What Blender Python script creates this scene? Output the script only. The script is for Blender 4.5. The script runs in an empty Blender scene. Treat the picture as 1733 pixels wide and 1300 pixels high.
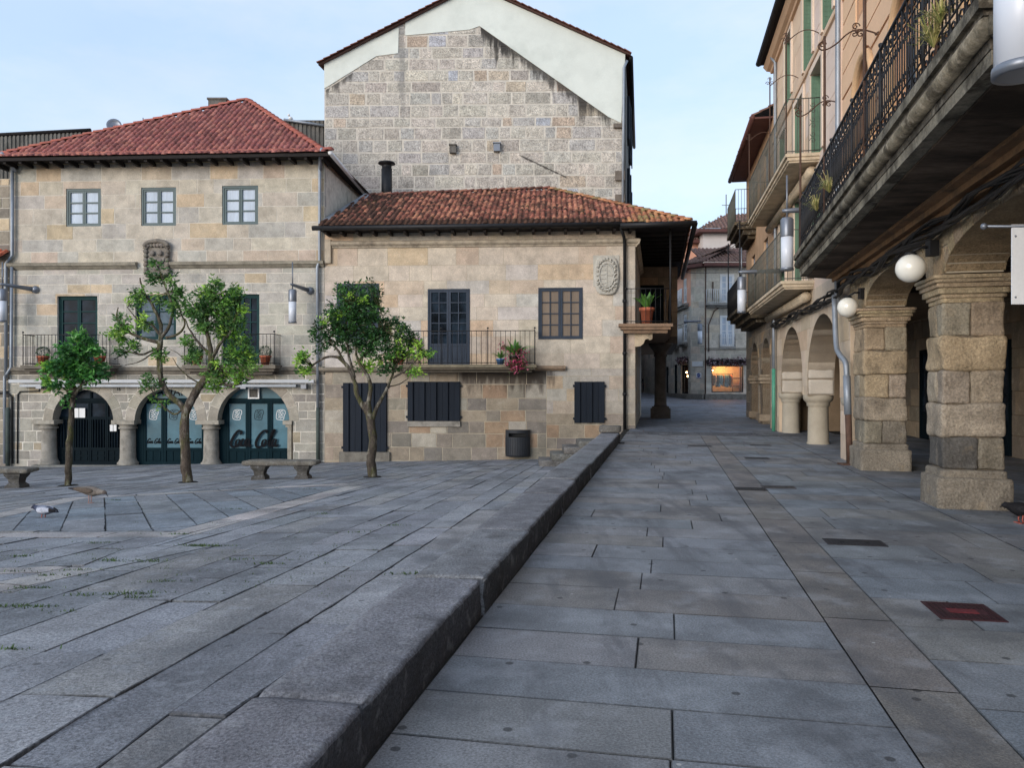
import bpy, bmesh, math, random
from mathutils import Vector, Matrix, noise
PI = math.pi
SC = bpy.context.scene
COL = SC.collection
# ---------------------------------------------------------------- camera, sky, sun, exposure
CAMZ = 1.6
FPX = 1300.0
cd = bpy.data.cameras.new('camera'); cam = bpy.data.objects.new('camera', cd); COL.objects.link(cam)
cd.sensor_width = 36.0; cd.lens = 36.0 * FPX / 1733.0; cd.clip_start = 0.05; cd.clip_end = 2000
cam.location = (0, 0, CAMZ); cam.rotation_euler = (PI / 2, 0, 0)
SC.camera = cam
W = bpy.data.worlds.new('World'); SC.world = W; W.use_nodes = True
SUN_EL, SUN_AZ = math.radians(14), math.radians(218)      # azimuth clockwise from +Y
def make_world():
    nt = W.node_tree; N = nt.nodes; L = nt.links
    N.clear()
    out = N.new('ShaderNodeOutputWorld'); bg = N.new('ShaderNodeBackground')
    sky = N.new('ShaderNodeTexSky'); sky.sky_type = 'NISHITA'; sky.sun_disc = False
    sky.sun_elevation = SUN_EL; sky.sun_rotation = SUN_AZ
    sky.air_density = 1.0; sky.dust_density = 1.0; sky.ozone_density = 1.2; sky.altitude = 0
    # faint high cloud veil, mixed into the sky by direction
    tc = N.new('ShaderNodeTexCoord'); mp = N.new('ShaderNodeMapping'); mp.inputs['Scale'].default_value = (1.2, 1.2, 3.2)
    nz = N.new('ShaderNodeTexNoise'); nz.inputs['Scale'].default_value = 1.7; nz.inputs['Detail'].default_value = 5; nz.inputs['Roughness'].default_value = .55
    mr = N.new('ShaderNodeMapRange'); mr.inputs['From Min'].default_value = .35; mr.inputs['From Max'].default_value = .8
    mr.inputs['To Min'].default_value = 0.62; mr.inputs['To Max'].default_value = .92
    mx = N.new('ShaderNodeMix'); mx.data_type = 'RGBA'
    n2 = N.new('ShaderNodeTexNoise'); n2.inputs['Scale'].default_value = 2.6; n2.inputs['Detail'].default_value = 6; n2.inputs['Roughness'].default_value = .6
    mp2 = N.new('ShaderNodeMapping'); mp2.inputs['Scale'].default_value = (1, 1, 2.6); mp2.inputs['Location'].default_value = (3.1, .4, 0)
    r2 = N.new('ShaderNodeMapRange'); r2.inputs['From Min'].default_value = .42; r2.inputs['From Max'].default_value = .62
    vm = N.new('ShaderNodeMix'); vm.data_type = 'RGBA'; vm.inputs['A'].default_value = SKY_VEIL; vm.inputs['B'].default_value = SKY_CLOUD
    L.new(tc.outputs['Generated'], mp2.inputs['Vector']); L.new(mp2.outputs[0], n2.inputs['Vector']); L.new(n2.outputs['Fac'], r2.inputs['Value']); L.new(r2.outputs[0], vm.inputs['Factor']); L.new(vm.outputs['Result'], mx.inputs['B'])
    L.new(tc.outputs['Generated'], mp.inputs['Vector']); L.new(mp.outputs[0], nz.inputs['Vector'])
    L.new(nz.outputs['Fac'], mr.inputs['Value']); L.new(mr.outputs[0], mx.inputs['Factor'])
    L.new(sky.outputs[0], mx.inputs['A']); L.new(mx.outputs['Result'], bg.inputs['Color'])
    bg.inputs['Strength'].default_value = SKY_STR
    L.new(bg.outputs[0], out.inputs['Surface'])
SKY_VEIL = (2.38, 3.02, 3.95, 1)
SKY_CLOUD = (2.95, 3.30, 3.95, 1)
SKY_STR = 0.15
make_world()
sd = bpy.data.lights.new('sun', 'SUN'); sun = bpy.data.objects.new('sun', sd); COL.objects.link(sun)
sd.energy = 1.1; sd.angle = math.radians(28); sd.color = (1.0, .94, .89)
_d = Vector((math.sin(SUN_AZ) * math.cos(SUN_EL), math.cos(SUN_AZ) * math.cos(SUN_EL), math.sin(SUN_EL)))
sd_el = math.radians(24)
sun.rotation_euler = _d.to_track_quat('Z', 'Y').to_euler()
SC.view_settings.view_transform = 'Standard'; SC.view_settings.look = 'None'
SC.view_settings.exposure = 0.95; SC.view_settings.gamma = 1.0
SC.cycles.max_bounces = 6; SC.cycles.diffuse_bounces = 4; SC.cycles.transparent_max_bounces = 8

# ---------------------------------------------------------------- helpers
def lin(r, g, b):
    f = lambda c: (c / 255 / 12.92) if c / 255 <= .04045 else ((c / 255 + .055) / 1.055) ** 2.4
    return (f(r), f(g), f(b))
def cmul(c, k): return tuple(x * k for x in c)
def cmix(a, b, t): return tuple(x * (1 - t) + y * t for x, y in zip(a, b))
def cjit(c, rng, v=.12, h=.03):
    k = 1 + rng.uniform(-v, v)
    return tuple(max(.001, x * k * (1 + rng.uniform(-h, h))) for x in c)
def wmat(o):
    m = o.matrix_basis.copy(); p = o.parent
    while p is not None:
        m = p.matrix_basis @ m; p = p.parent
    return m
def tag(o, label=None, cat=None, group=None, kind=None):
    if label: o['label'] = label
    if cat: o['category'] = cat
    if group: o['group'] = group
    if kind: o['kind'] = kind
    return o
def thing(name, label, cat, loc=(0, 0, 0), rz=0, group=None):
    o = bpy.data.objects.new(name, None); COL.objects.link(o)
    o.location = loc; o.rotation_euler = (0, 0, rz); o.empty_display_size = .3
    return tag(o, label, cat, group)
class MB:
    def __init__(s, rot=None): s.v = []; s.f = []; s.c = []; s.sm = []
    def add(s, vs, fs, col=(1, 1, 1), smooth=False):
        b = len(s.v); s.v.extend([tuple(v) for v in vs])
        for f in fs:
            s.f.append([i + b for i in f]); s.c.append(col); s.sm.append(smooth)
    def box(s, a, b, col=(1, 1, 1), M=None):
        x0, y0, z0 = a; x1, y1, z1 = b
        vs = [Vector(p) for p in ((x0,y0,z0),(x1,y0,z0),(x1,y1,z0),(x0,y1,z0),(x0,y0,z1),(x1,y0,z1),(x1,y1,z1),(x0,y1,z1))]
        if M is not None: vs = [M @ v if isinstance(M, Matrix) else M(v) for v in vs]
        s.add(vs, [(3,2,1,0),(4,5,6,7),(0,1,5,4),(1,2,6,5),(2,3,7,6),(3,0,4,7)], col)
    def tube(s, pts, r, n=6, col=(1, 1, 1), cap=True, smooth=True):
        pts = [Vector(p) for p in pts]
        if not hasattr(r, '__len__'): r = [r] * len(pts)
        vs = []; up = None
        for i, p in enumerate(pts):
            d = (pts[min(i + 1, len(pts) - 1)] - pts[max(i - 1, 0)])
            if d.length < 1e-9: d = Vector((0, 0, 1))
            d.normalize()
            if up is None:
                up = Vector((0, 0, 1)) if abs(d.z) < .9 else Vector((1, 0, 0))
            a = d.cross(up)
            if a.length < 1e-6: a = d.cross(Vector((0, 1, 0)))
            a.normalize(); b = a.cross(d).normalized(); up = b
            for k in range(n):
                t = 2 * PI * k / n
                vs.append(p + (a * math.cos(t) + b * math.sin(t)) * r[i])
        fs = []
        for i in range(len(pts) - 1):
            for k in range(n):
                fs.append((i*n + k, i*n + (k+1) % n, (i+1)*n + (k+1) % n, (i+1)*n + k))
        if cap:
            fs.append(tuple(range(n))[::-1]); fs.append(tuple((len(pts)-1)*n + k for k in range(n)))
        s.add(vs, fs, col, smooth)
    def lathe(s, c, prof, n=20, col=(1, 1, 1), smooth=True, M=None, sx=1, sy=1):
        vs = []
        for (r, z) in prof:
            for k in range(n):
                t = 2 * PI * k / n
                p = Vector((r * math.cos(t) * sx, r * math.sin(t) * sy, z))
                if M is not None: p = M @ p
                vs.append(Vector(c) + p)
        fs = []
        for i in range(len(prof) - 1):
            for k in range(n):
                fs.append((i*n + k, i*n + (k+1) % n, (i+1)*n + (k+1) % n, (i+1)*n + k))
        fs.append(tuple(range(n))[::-1]); fs.append(tuple((len(prof)-1)*n + k for k in range(n)))
        s.add(vs, fs, col, smooth)
    def ell(s, c, r, n=10, m=7, col=(1,1,1), M=None, amp=0, seed=0):
        vs = []
        for i in range(m + 1):
            th = PI * i / m
            for k in range(n):
                ph = 2 * PI * k / n
                d = Vector((math.sin(th)*math.cos(ph), math.sin(th)*math.sin(ph), math.cos(th)))
                kx = 1 + (amp * noise.noise(d * 2.3 + Vector((seed, seed * .7, 3))) if amp else 0)
                p = Vector((d.x*r[0], d.y*r[1], d.z*r[2])) * kx
                if M is not None: p = M @ p
                vs.append(Vector(c) + p)
        fs = []
        for i in range(m):
            for k in range(n):
                fs.append((i*n + k, (i+1)*n + k, (i+1)*n + (k+1) % n, i*n + (k+1) % n))
        s.add(vs, fs, col, True)
    def build(s, name, mat, parent=None, recalc=True, merge=False):
        me = bpy.data.meshes.new(name)
        inv = wmat(parent).inverted() if parent is not None else Matrix.Identity(4)
        vs = [tuple(inv @ Vector(v)) for v in s.v] if parent is not None else s.v
        me.from_pydata(vs, [], s.f)
        ca = me.color_attributes.new('Col', 'FLOAT_COLOR', 'CORNER')
        buf = []
        for f, c in zip(s.f, s.c):
            buf.extend([c[0], c[1], c[2], 1.0] * len(f))
        ca.data.foreach_set('color', buf)
        me.polygons.foreach_set('use_smooth', s.sm)
        if recalc and len(s.f) < 60000:
            bm = bmesh.new(); bm.from_mesh(me)
            if merge: bmesh.ops.remove_doubles(bm, verts=bm.verts, dist=1e-4)
            bmesh.ops.recalc_face_normals(bm, faces=bm.faces); bm.to_mesh(me); bm.free()
        me.materials.append(mat); me.update()
        o = bpy.data.objects.new(name, me); COL.objects.link(o)
        if parent is not None: o.parent = parent
        return o
# ---- materials
def nodes(name):
    m = bpy.data.materials.new(name); m.use_nodes = True
    nt = m.node_tree; b = nt.nodes['Principled BSDF']
    return m, nt, b
def mat(name, col=None, rough=.8, var=.12, scale=2.5, fvar=.1, fscale=40, bump=.4, bdist=.01, spec=.35, metal=0,
        stain=None, stain2=None, coat=0, coord='Object', bscale=None, stretch=None, masks=None, spots=None, streak=None):
    m, nt, b = nodes(name); N = nt.nodes; L = nt.links
    tc = N.new('ShaderNodeTexCoord'); src = tc.outputs[coord]
    if stretch:
        mp = N.new('ShaderNodeMapping'); mp.inputs['Scale'].default_value = stretch; L.new(src, mp.inputs['Vector']); src = mp.outputs[0]
    def nz(sc, det=5, ro=.6):
        n = N.new('ShaderNodeTexNoise'); n.inputs['Scale'].default_value = sc; n.inputs['Detail'].default_value = det
        n.inputs['Roughness'].default_value = ro; L.new(src, n.inputs['Vector']); return n.outputs['Fac']
    def rng_(v, lo, hi, a, c):
        r = N.new('ShaderNodeMapRange'); L.new(v, r.inputs['Value'])
        for k, x in zip(('From Min', 'From Max', 'To Min', 'To Max'), (lo, hi, a, c)): r.inputs[k].default_value = x
        return r.outputs[0]
    def mul(a, c):
        x = N.new('ShaderNodeMath'); x.operation = 'MULTIPLY'; L.new(a, x.inputs[0]); L.new(c, x.inputs[1]); return x.outputs[0]
    f = mul(rng_(nz(scale), .34, .66, 1 - var, 1 + var), rng_(nz(fscale, 5, .75), .36, .64, 1 - fvar, 1 + fvar))
    if col is None:
        at = N.new('ShaderNodeAttribute'); at.attribute_name = 'Col'; csrc = at.outputs['Color']
    else:
        rgb = N.new('ShaderNodeRGB'); rgb.outputs[0].default_value = (*col, 1); csrc = rgb.outputs[0]
    vm = N.new('ShaderNodeVectorMath'); vm.operation = 'SCALE'; L.new(csrc, vm.inputs[0]); L.new(f, vm.inputs['Scale'])
    c = vm.outputs[0]
    for st in (stain, stain2):
        if st:
            scol, ssc, lo, hi, amt = st
            mx = N.new('ShaderNodeMix'); mx.data_type = 'RGBA'; mx.blend_type = 'MIX'
            L.new(rng_(nz(ssc, 7, .65), lo, hi, 0, amt), mx.inputs['Factor']); L.new(c, mx.inputs['A'])
            mx.inputs['B'].default_value = (*scol, 1); c = mx.outputs['Result']
    if streak:                                              # long faint smears in one direction
        scol, sv, lo, hi, amt = streak
        mp3 = N.new('ShaderNodeMapping'); mp3.inputs['Scale'].default_value = sv; mp3.inputs['Rotation'].default_value = (0, 0, .197); L.new(tc.outputs[coord], mp3.inputs['Vector'])
        n3 = N.new('ShaderNodeTexNoise'); n3.inputs['Scale'].default_value = 1; n3.inputs['Detail'].default_value = 7; n3.inputs['Roughness'].default_value = .65; L.new(mp3.outputs[0], n3.inputs['Vector'])
        mx = N.new('ShaderNodeMix'); mx.data_type = 'RGBA'; L.new(rng_(n3.outputs['Fac'], lo, hi, 0, amt), mx.inputs['Factor']); L.new(c, mx.inputs['A']); mx.inputs['B'].default_value = (*scol, 1); c = mx.outputs['Result']
    if spots:
        for (scol, ssc, rad, amt) in spots:
            vo = N.new('ShaderNodeTexVoronoi'); vo.inputs['Scale'].default_value = ssc; vo.voronoi_dimensions = '2D'; L.new(src, vo.inputs['Vector'])
            sepc = N.new('ShaderNodeSeparateColor'); L.new(vo.outputs['Color'], sepc.inputs[0])
            mx = N.new('ShaderNodeMix'); mx.data_type = 'RGBA'
            L.new(mul(rng_(vo.outputs['Distance'], rad, rad*.75, 0, amt), rng_(sepc.outputs[0], .55, .6, 0, 1)), mx.inputs['Factor']); L.new(c, mx.inputs['A']); mx.inputs['B'].default_value = (*scol, 1); c = mx.outputs['Result']
    if masks:                                               # stains of their own shape, at fixed places on the wall
        ge = N.new('ShaderNodeNewGeometry'); sp = N.new('ShaderNodeSeparateXYZ'); L.new(ge.outputs['Position'], sp.inputs[0])
        mp2 = N.new('ShaderNodeMapping'); mp2.inputs['Scale'].default_value = (3.2, 3.2, .55); L.new(ge.outputs['Position'], mp2.inputs['Vector'])
        n2 = N.new('ShaderNodeTexNoise'); n2.inputs['Scale'].default_value = 1.6; n2.inputs['Detail'].default_value = 6; L.new(mp2.outputs[0], n2.inputs['Vector'])
        def op(o, a, c_=None, v=None):
            x = N.new('ShaderNodeMath'); x.operation = o; L.new(a, x.inputs[0])
            if c_ is not None: L.new(c_, x.inputs[1])
            elif v is not None: x.inputs[1].default_value = v
            return x.outputs[0]
        def smooth(v, lo, hi): return rng_(v, lo, hi, 0, 1)
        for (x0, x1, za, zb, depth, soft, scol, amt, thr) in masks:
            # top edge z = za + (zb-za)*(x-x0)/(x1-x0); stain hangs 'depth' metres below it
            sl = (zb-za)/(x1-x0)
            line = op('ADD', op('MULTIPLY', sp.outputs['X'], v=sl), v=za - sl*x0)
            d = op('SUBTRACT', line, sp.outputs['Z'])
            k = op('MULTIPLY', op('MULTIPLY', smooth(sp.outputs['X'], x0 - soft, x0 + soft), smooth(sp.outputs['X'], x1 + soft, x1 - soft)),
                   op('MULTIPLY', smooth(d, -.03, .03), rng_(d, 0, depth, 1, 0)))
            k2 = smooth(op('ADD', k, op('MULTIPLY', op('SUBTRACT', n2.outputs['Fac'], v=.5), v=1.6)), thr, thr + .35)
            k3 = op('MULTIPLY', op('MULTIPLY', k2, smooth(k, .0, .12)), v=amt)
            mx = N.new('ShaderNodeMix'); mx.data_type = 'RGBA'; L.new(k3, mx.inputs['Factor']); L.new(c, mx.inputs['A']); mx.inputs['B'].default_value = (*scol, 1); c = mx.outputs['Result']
    L.new(c, b.inputs['Base Color'])
    b.inputs['Roughness'].default_value = rough; b.inputs['Metallic'].default_value = metal
    b.inputs['Specular IOR Level'].default_value = spec; b.inputs['Coat Weight'].default_value = coat
    if bump:
        bp = N.new('ShaderNodeBump'); bp.inputs['Strength'].default_value = bump; bp.inputs['Distance'].default_value = bdist
        ad = N.new('ShaderNodeMath'); ad.operation = 'ADD'
        L.new(nz(bscale or fscale * .8, 6, .7), ad.inputs[0]); L.new(nz((bscale or fscale) * .15, 3), ad.inputs[1])
        L.new(ad.outputs[0], bp.inputs['Height']); L.new(bp.outputs[0], b.inputs['Normal'])
    return m
def flat(name, col, rough=.5, metal=0, spec=.5, emit=None, es=1, alpha=None, coat=0):
    m, nt, b = nodes(name)
    b.inputs['Base Color'].default_value = (*col, 1); b.inputs['Roughness'].default_value = rough
    b.inputs['Metallic'].default_value = metal; b.inputs['Specular IOR Level'].default_value = spec; b.inputs['Coat Weight'].default_value = coat
    if emit: b.inputs['Emission Color'].default_value = (*emit, 1); b.inputs['Emission Strength'].default_value = es
    return m
def glass_mat(name, tint, rough=.06, mixf=.12):
    m, nt, b = nodes(name); N = nt.nodes; L = nt.links
    out = [n for n in N if n.type == 'OUTPUT_MATERIAL'][0]
    tr = N.new('ShaderNodeBsdfTransparent'); tr.inputs[0].default_value = (*tint, 1)
    gl = N.new('ShaderNodeBsdfGlossy'); gl.inputs['Roughness'].default_value = rough
    mx = N.new('ShaderNodeMixShader'); mx.inputs[0].default_value = mixf
    L.new(tr.outputs[0], mx.inputs[1]); L.new(gl.outputs[0], mx.inputs[2]); L.new(mx.outputs[0], out.inputs[0])
    return m
def leaf_mat(name):
    m, nt, b = nodes(name); N = nt.nodes; L = nt.links
    out = [n for n in N if n.type == 'OUTPUT_MATERIAL'][0]
    at = N.new('ShaderNodeAttribute'); at.attribute_name = 'Col'
    L.new(at.outputs['Color'], b.inputs['Base Color']); b.inputs['Roughness'].default_value = .42; b.inputs['Specular IOR Level'].default_value = .5
    tl = N.new('ShaderNodeBsdfTranslucent'); L.new(at.outputs['Color'], tl.inputs[0])
    mx = N.new('ShaderNodeMixShader'); mx.inputs[0].default_value = .32
    L.new(b.outputs[0], mx.inputs[1]); L.new(tl.outputs[0], mx.inputs[2]); L.new(mx.outputs[0], out.inputs[0])
    return m
DARKST = lin(62, 58, 54)
GMASK = [(-1.40,4.35,17.22,13.21,1.15,.1,lin(58,56,54),.85,.45),(-1.40,0.10,17.17,16.07,2.2,.15,lin(58,56,54),.85,.55),(-8.16,-6.85,14.45,15.27,.9,.1,lin(58,56,54),.8,.5),(2.89,3.25,14.19,13.99,2.6,.12,lin(58,56,54),.7,.35),(-4.95,-4.64,17.14,17.14,5.5,.10,lin(120,120,118),.55,.3),(0.35,2.40,11.57,10.59,.12,.1,lin(52,50,48),.85,.25)]
MT = dict(
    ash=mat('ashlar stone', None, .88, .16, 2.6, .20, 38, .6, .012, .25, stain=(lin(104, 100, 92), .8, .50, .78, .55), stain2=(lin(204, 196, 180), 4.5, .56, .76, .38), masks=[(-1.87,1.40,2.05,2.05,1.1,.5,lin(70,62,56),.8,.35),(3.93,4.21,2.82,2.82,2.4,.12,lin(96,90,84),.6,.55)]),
    grey=mat('coarse gable stone', None, .92, .20, 4.0, .48, 22, 1.0, .02, .2, stain=(lin(88, 86, 82), .9, .56, .78, .5), stain2=(lin(104, 102, 100), 13, .535, .60, .5), masks=GMASK),
    rough=mat('weathered pillar granite', None, .9, .24, 2.6, .32, 34, 1.0, .03, .2, stain=(lin(70, 64, 58), 2.2, .54, .76, .65), stain2=(lin(190, 165, 125), 3.4, .60, .8, .35)),
    mortar=mat('lime mortar', lin(204, 199, 188), .95, .12, 6, .1, 60, .3, .01, .1, stain=(lin(120, 114, 104), 2.2, .5, .75, .5)),
    trim=mat('moulded stone trim', None, .9, .16, 3.5, .14, 40, .5, .012, .2, stain=(lin(74, 70, 64), 3.0, .48, .72, .65)),
    pave=mat('granite paving', None, .66, .15, 1.1, .42, 75, .8, .005, .4, stain=(lin(74, 76, 80), .9, .48, .62, .60), stain2=(lin(160, 164, 170), 2.2, .52, .64, .30), spots=[(lin(46, 46, 48), 2.3, .06, .75), (lin(180, 180, 178), 1.3, .016, .8)], streak=(lin(78, 80, 85), (2.6, .45, 1), .51, .63, .55)),
    plaza=mat('worn granite flags', None, .80, .20, 1.5, .50, 62, 1.0, .009, .3, stain=(lin(76, 78, 82), 1.0, .50, .64, .5), stain2=(lin(170, 174, 180), 8, .53, .66, .45), bscale=70, spots=[(lin(180, 180, 176), 1.3, .02, .8), (lin(60, 62, 62), 2.1, .05, .5)], streak=(lin(84, 87, 92), (1.3, .5, 1), .51, .64, .5)),
    joint=mat('joint dirt', lin(50, 50, 49), .95, .3, 3, .2, 50, .5, .01, .1, stain=(lin(56, 66, 44), 1.5, .58, .75, .5)),
    kerb=mat('kerb granite', None, .85, .22, 2.2, .50, 60, 1.0, .011, .25, stain=(lin(62, 60, 60), 1.8, .50, .64, .55), stain2=(lin(156, 158, 160), 9, .54, .68, .4), bscale=60),
    plaster=mat('white plaster', lin(208, 214, 208), .93, .05, 1.2, .03, 30, .15, .01, .1, stain=(lin(168, 176, 170), .8, .5, .8, .45), stain2=(lin(90, 90, 84), 2.5, .70, .85, .5)),
    peach=mat('peach render', None, .9, .05, 1.5, .04, 25, .2, .01, .15, stain=(lin(196, 158, 128), 1.6, .55, .8, .35)),
    gmortar=mat('gable mortar', lin(196, 191, 181), .95, .12, 6, .1, 60, .3, .01, .1, stain=(lin(140, 134, 124), 2.2, .5, .72, .5), masks=GMASK),
    tile=mat('clay tile', None, .8, .16, 6, .15, 50, .3, .006, .3, stain=(lin(60, 48, 42), 3.5, .58, .75, .55)),
    mosstile=mat('mossy clay tile', None, .88, .2, 5, .2, 40, .4, .008, .2, stain=(lin(48, 40, 34), 2.6, .50, .72, .75), stain2=(lin(128, 112, 62), 1.1, .58, .74, .45)),
    iron=mat('black iron', lin(34, 35, 38), .55, .2, 8, .1, 60, .2, .003, .4, metal=.3, stain=(lin(80, 60, 48), 5, .62, .8, .4)),
    rust=mat('rusty iron', lin(82, 62, 52), .8, .25, 8, .2, 60, .4, .004, .3),
    zinc=mat('zinc pipe', lin(140, 148, 158), .5, .12, 3, .06, 30, .1, .003, .4, metal=.4),
    greywood=mat('slate grey wood', lin(56, 65, 78), .65, .12, 4, .08, 40, .2, .004, .2, stretch=(1, 1, .15)),
    greenwood=mat('dark green wood', lin(16, 36, 43), .6, .12, 4, .08, 40, .2, .004, .04, stretch=(1, 1, .15)),
    tealframe=mat('teal window paint', lin(62, 84, 88), .5, .1, 4, .06, 40, .1, .003, .4),
    shutgreen=mat('faded green shutter', lin(96, 124, 104), .7, .15, 6, .1, 40, .2, .004, .3, stretch=(1, 1, .12)),
    darkwood=mat('dark eave timber', lin(34, 30, 30), .8, .2, 4, .1, 30, .3, .005, .3),
    brownwood=mat('brown fascia', lin(94, 62, 58), .7, .15, 4, .08, 30, .2, .004, .3),
    white=mat('white paint', lin(222, 224, 226), .55, .05, 3, .03, 30, .1, .003, .4),
    bark=mat('citrus bark', None, .95, .35, 9, .4, 40, 1.0, .03, .1, stain=(lin(84, 88, 46), 5, .50, .60, .6), stain2=(lin(156, 152, 142), 7, .55, .63, .55), stretch=(1, 1, .45)),
    terra=mat('terracotta', lin(170, 98, 74), .8, .12, 8, .08, 40, .2, .004, .3),
    slate=mat('grey fibre cement', lin(104, 102, 98), .9, .25, 2.5, .2, 20, .4, .01, .2, stain=(lin(60, 58, 54), 2, .5, .72, .7), stretch=(1, 1, .35)),
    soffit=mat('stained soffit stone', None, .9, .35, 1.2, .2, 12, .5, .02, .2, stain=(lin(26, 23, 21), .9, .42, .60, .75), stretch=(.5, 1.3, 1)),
    dark=mat('dark interior', lin(26, 25, 26), .95, .1, 3, .05, 20, 0),
    bin=mat('charcoal bin steel', lin(44, 48, 54), .6, .08, 4, .05, 60, .1, .002, .4),
    drain=mat('cast iron cover', None, .6, .2, 10, .15, 80, .3, .003, .4, metal=.3),
    cloth=mat('cloth', None, .9, .1, 10, .1, 80, .2, .003, .2),
    feather=mat('feather', None, .8, .15, 30, .3, 140, .3, .003, .2),
    cable=flat('cable rubber', lin(30, 28, 28), .6),
    glass=mat('dark window glass', lin(30, 40, 50), .25, .75, 1.1, .2, 5, 0, spec=.03),
    glassmid=mat('curtained window glass', lin(84, 98, 108), .3, .4, 1.3, .2, 6, 0, spec=.03),
    glasspale=mat('glass over pale curtain', lin(184, 196, 210), .5, .10, 3, .10, 30, 0, spec=.1, stretch=(1, 1, .12)),
    glassreed=mat('glass over reed blind', lin(122, 110, 98), .35, .1, 5, .12, 90, 0, spec=.15, stretch=(1, 1, .05)),
    glassteal=mat('teal frosted panel', lin(72, 108, 122), .3, .22, .9, .06, 6, 0, spec=.2),
    clear=glass_mat('clear shop glass', (.95, .96, .96), mixf=.04),
    globe=flat('opal globe', lin(238, 236, 226), .25, 0, .5, coat=.5),
    lampbody=flat('satin lamp metal', lin(120, 126, 136), .4, .5),
    lampwhite=flat('opal lamp tube', lin(206, 212, 222), .35, 0, .5),
    leaf=leaf_mat('leaf'),
    vcol=mat('painted surface', None, .6, .04, 5, .03, 40, 0),
    black=flat('black lettering', lin(12, 16, 22), .6, spec=.08),
    warm=flat('lit lamp bulb', (1, .7, .35), .5, emit=(1.0, .55, .2), es=14),
    shopwall=flat('warm shop wall', lin(214, 124, 44), .8),
)
# ---- 2-D polygon tools (CCW convex polygons)
def area(p): return sum(p[i][0]*p[(i+1) % len(p)][1] - p[(i+1) % len(p)][0]*p[i][1] for i in range(len(p))) / 2
def ccw(p): return list(p) if area(p) > 0 else list(p)[::-1]
def clip(poly, a, b, c):                                   # keep a*x + b*y <= c
    out = []
    n = len(poly)
    for i in range(n):
        p, q = poly[i], poly[(i+1) % n]
        dp, dq = a*p[0] + b*p[1] - c, a*q[0] + b*q[1] - c
        if dp <= 0: out.append(p)
        if (dp < 0 < dq) or (dq < 0 < dp):
            t = dp / (dp - dq); out.append((p[0] + (q[0]-p[0])*t, p[1] + (q[1]-p[1])*t))
    return out
def edges_of(hole):
    for i in range(len(hole)):
        p, q = hole[i], hole[(i+1) % len(hole)]
        a, b = q[1]-p[1], -(q[0]-p[0])                     # outward normal of a CCW polygon
        l = math.hypot(a, b)
        if l < 1e-9: continue
        yield a/l, b/l, (a*p[0] + b*p[1])/l
def clip_convex(poly, conv, d=0):
    for a, b, c in edges_of(conv):
        poly = clip(poly, a, b, c + d)
        if len(poly) < 3: return []
    return poly
def subtract(poly, hole):
    if len(clip_convex(poly, hole)) < 3 or abs(area(clip_convex(poly, hole))) < 1e-6: return [poly]
    out = []; rest = poly
    for a, b, c in edges_of(hole):
        o = clip(rest, -a, -b, -c)
        if len(o) >= 3 and abs(area(o)) > 2e-4: out.append(o)
        rest = clip(rest, a, b, c)
        if len(rest) < 3: break
    return out
def inset(poly, d):
    r = poly
    for a, b, c in edges_of(poly):
        r = clip(r, a, b, c - d)
        if len(r) < 3: return []
    return r
def rect(u0, z0, u1, z1): return [(u0, z0), (u1, z0), (u1, z1), (u0, z1)]
def arch_poly(u0, u1, z0, zs, rise, n=18):                 # jambs to zs, half ellipse above
    c, r = (u0 + u1)/2, (u1 - u0)/2
    p = [(u0, z0), (u1, z0)]
    for i in range(n + 1):
        t = PI * i / n
        p.append((c + r*math.cos(t), zs + rise*math.sin(t)))
    return p
def pslab(mb, mp, poly, n0, n1, ch, col, smooth=False, ecol=None):
    """prism of a convex polygon between n0 and n1 with a chamfered top rim"""
    k = len(poly)
    top = inset(poly, ch) if ch > 0 else poly
    if len(top) != k: ch = 0; top = poly
    else:
        # match vertex order
        j = min(range(k), key=lambda i: (top[i][0]-poly[0][0])**2 + (top[i][1]-poly[0][1])**2)
        top = top[j:] + top[:j]
    if n0 > n1: n0, n1 = n1, n0
    vs = [mp(x, y, n0) for x, y in poly]
    fs = []
    if ch > 0:
        vs += [mp(x, y, n1 - ch*.6) for x, y in poly]; vs += [mp(x, y, n1) for x, y in top]
        for i in range(k):
            j = (i+1) % k
            fs += [(i, j, k+j, k+i), (k+i, k+j, 2*k+j, 2*k+i)]
        if ecol: b0 = len(mb.v); mb.add(vs, fs, ecol); mb.add(vs[2*k:], [tuple(range(k))], col); return
        fs.append(tuple(range(2*k, 3*k)))
    else:
        vs += [mp(x, y, n1) for x, y in top]
        for i in range(k):
            j = (i+1) % k; fs.append((i, j, k+j, k+i))
        fs.append(tuple(range(k, 2*k)))
    mb.add(vs, fs, col, smooth)
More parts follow.
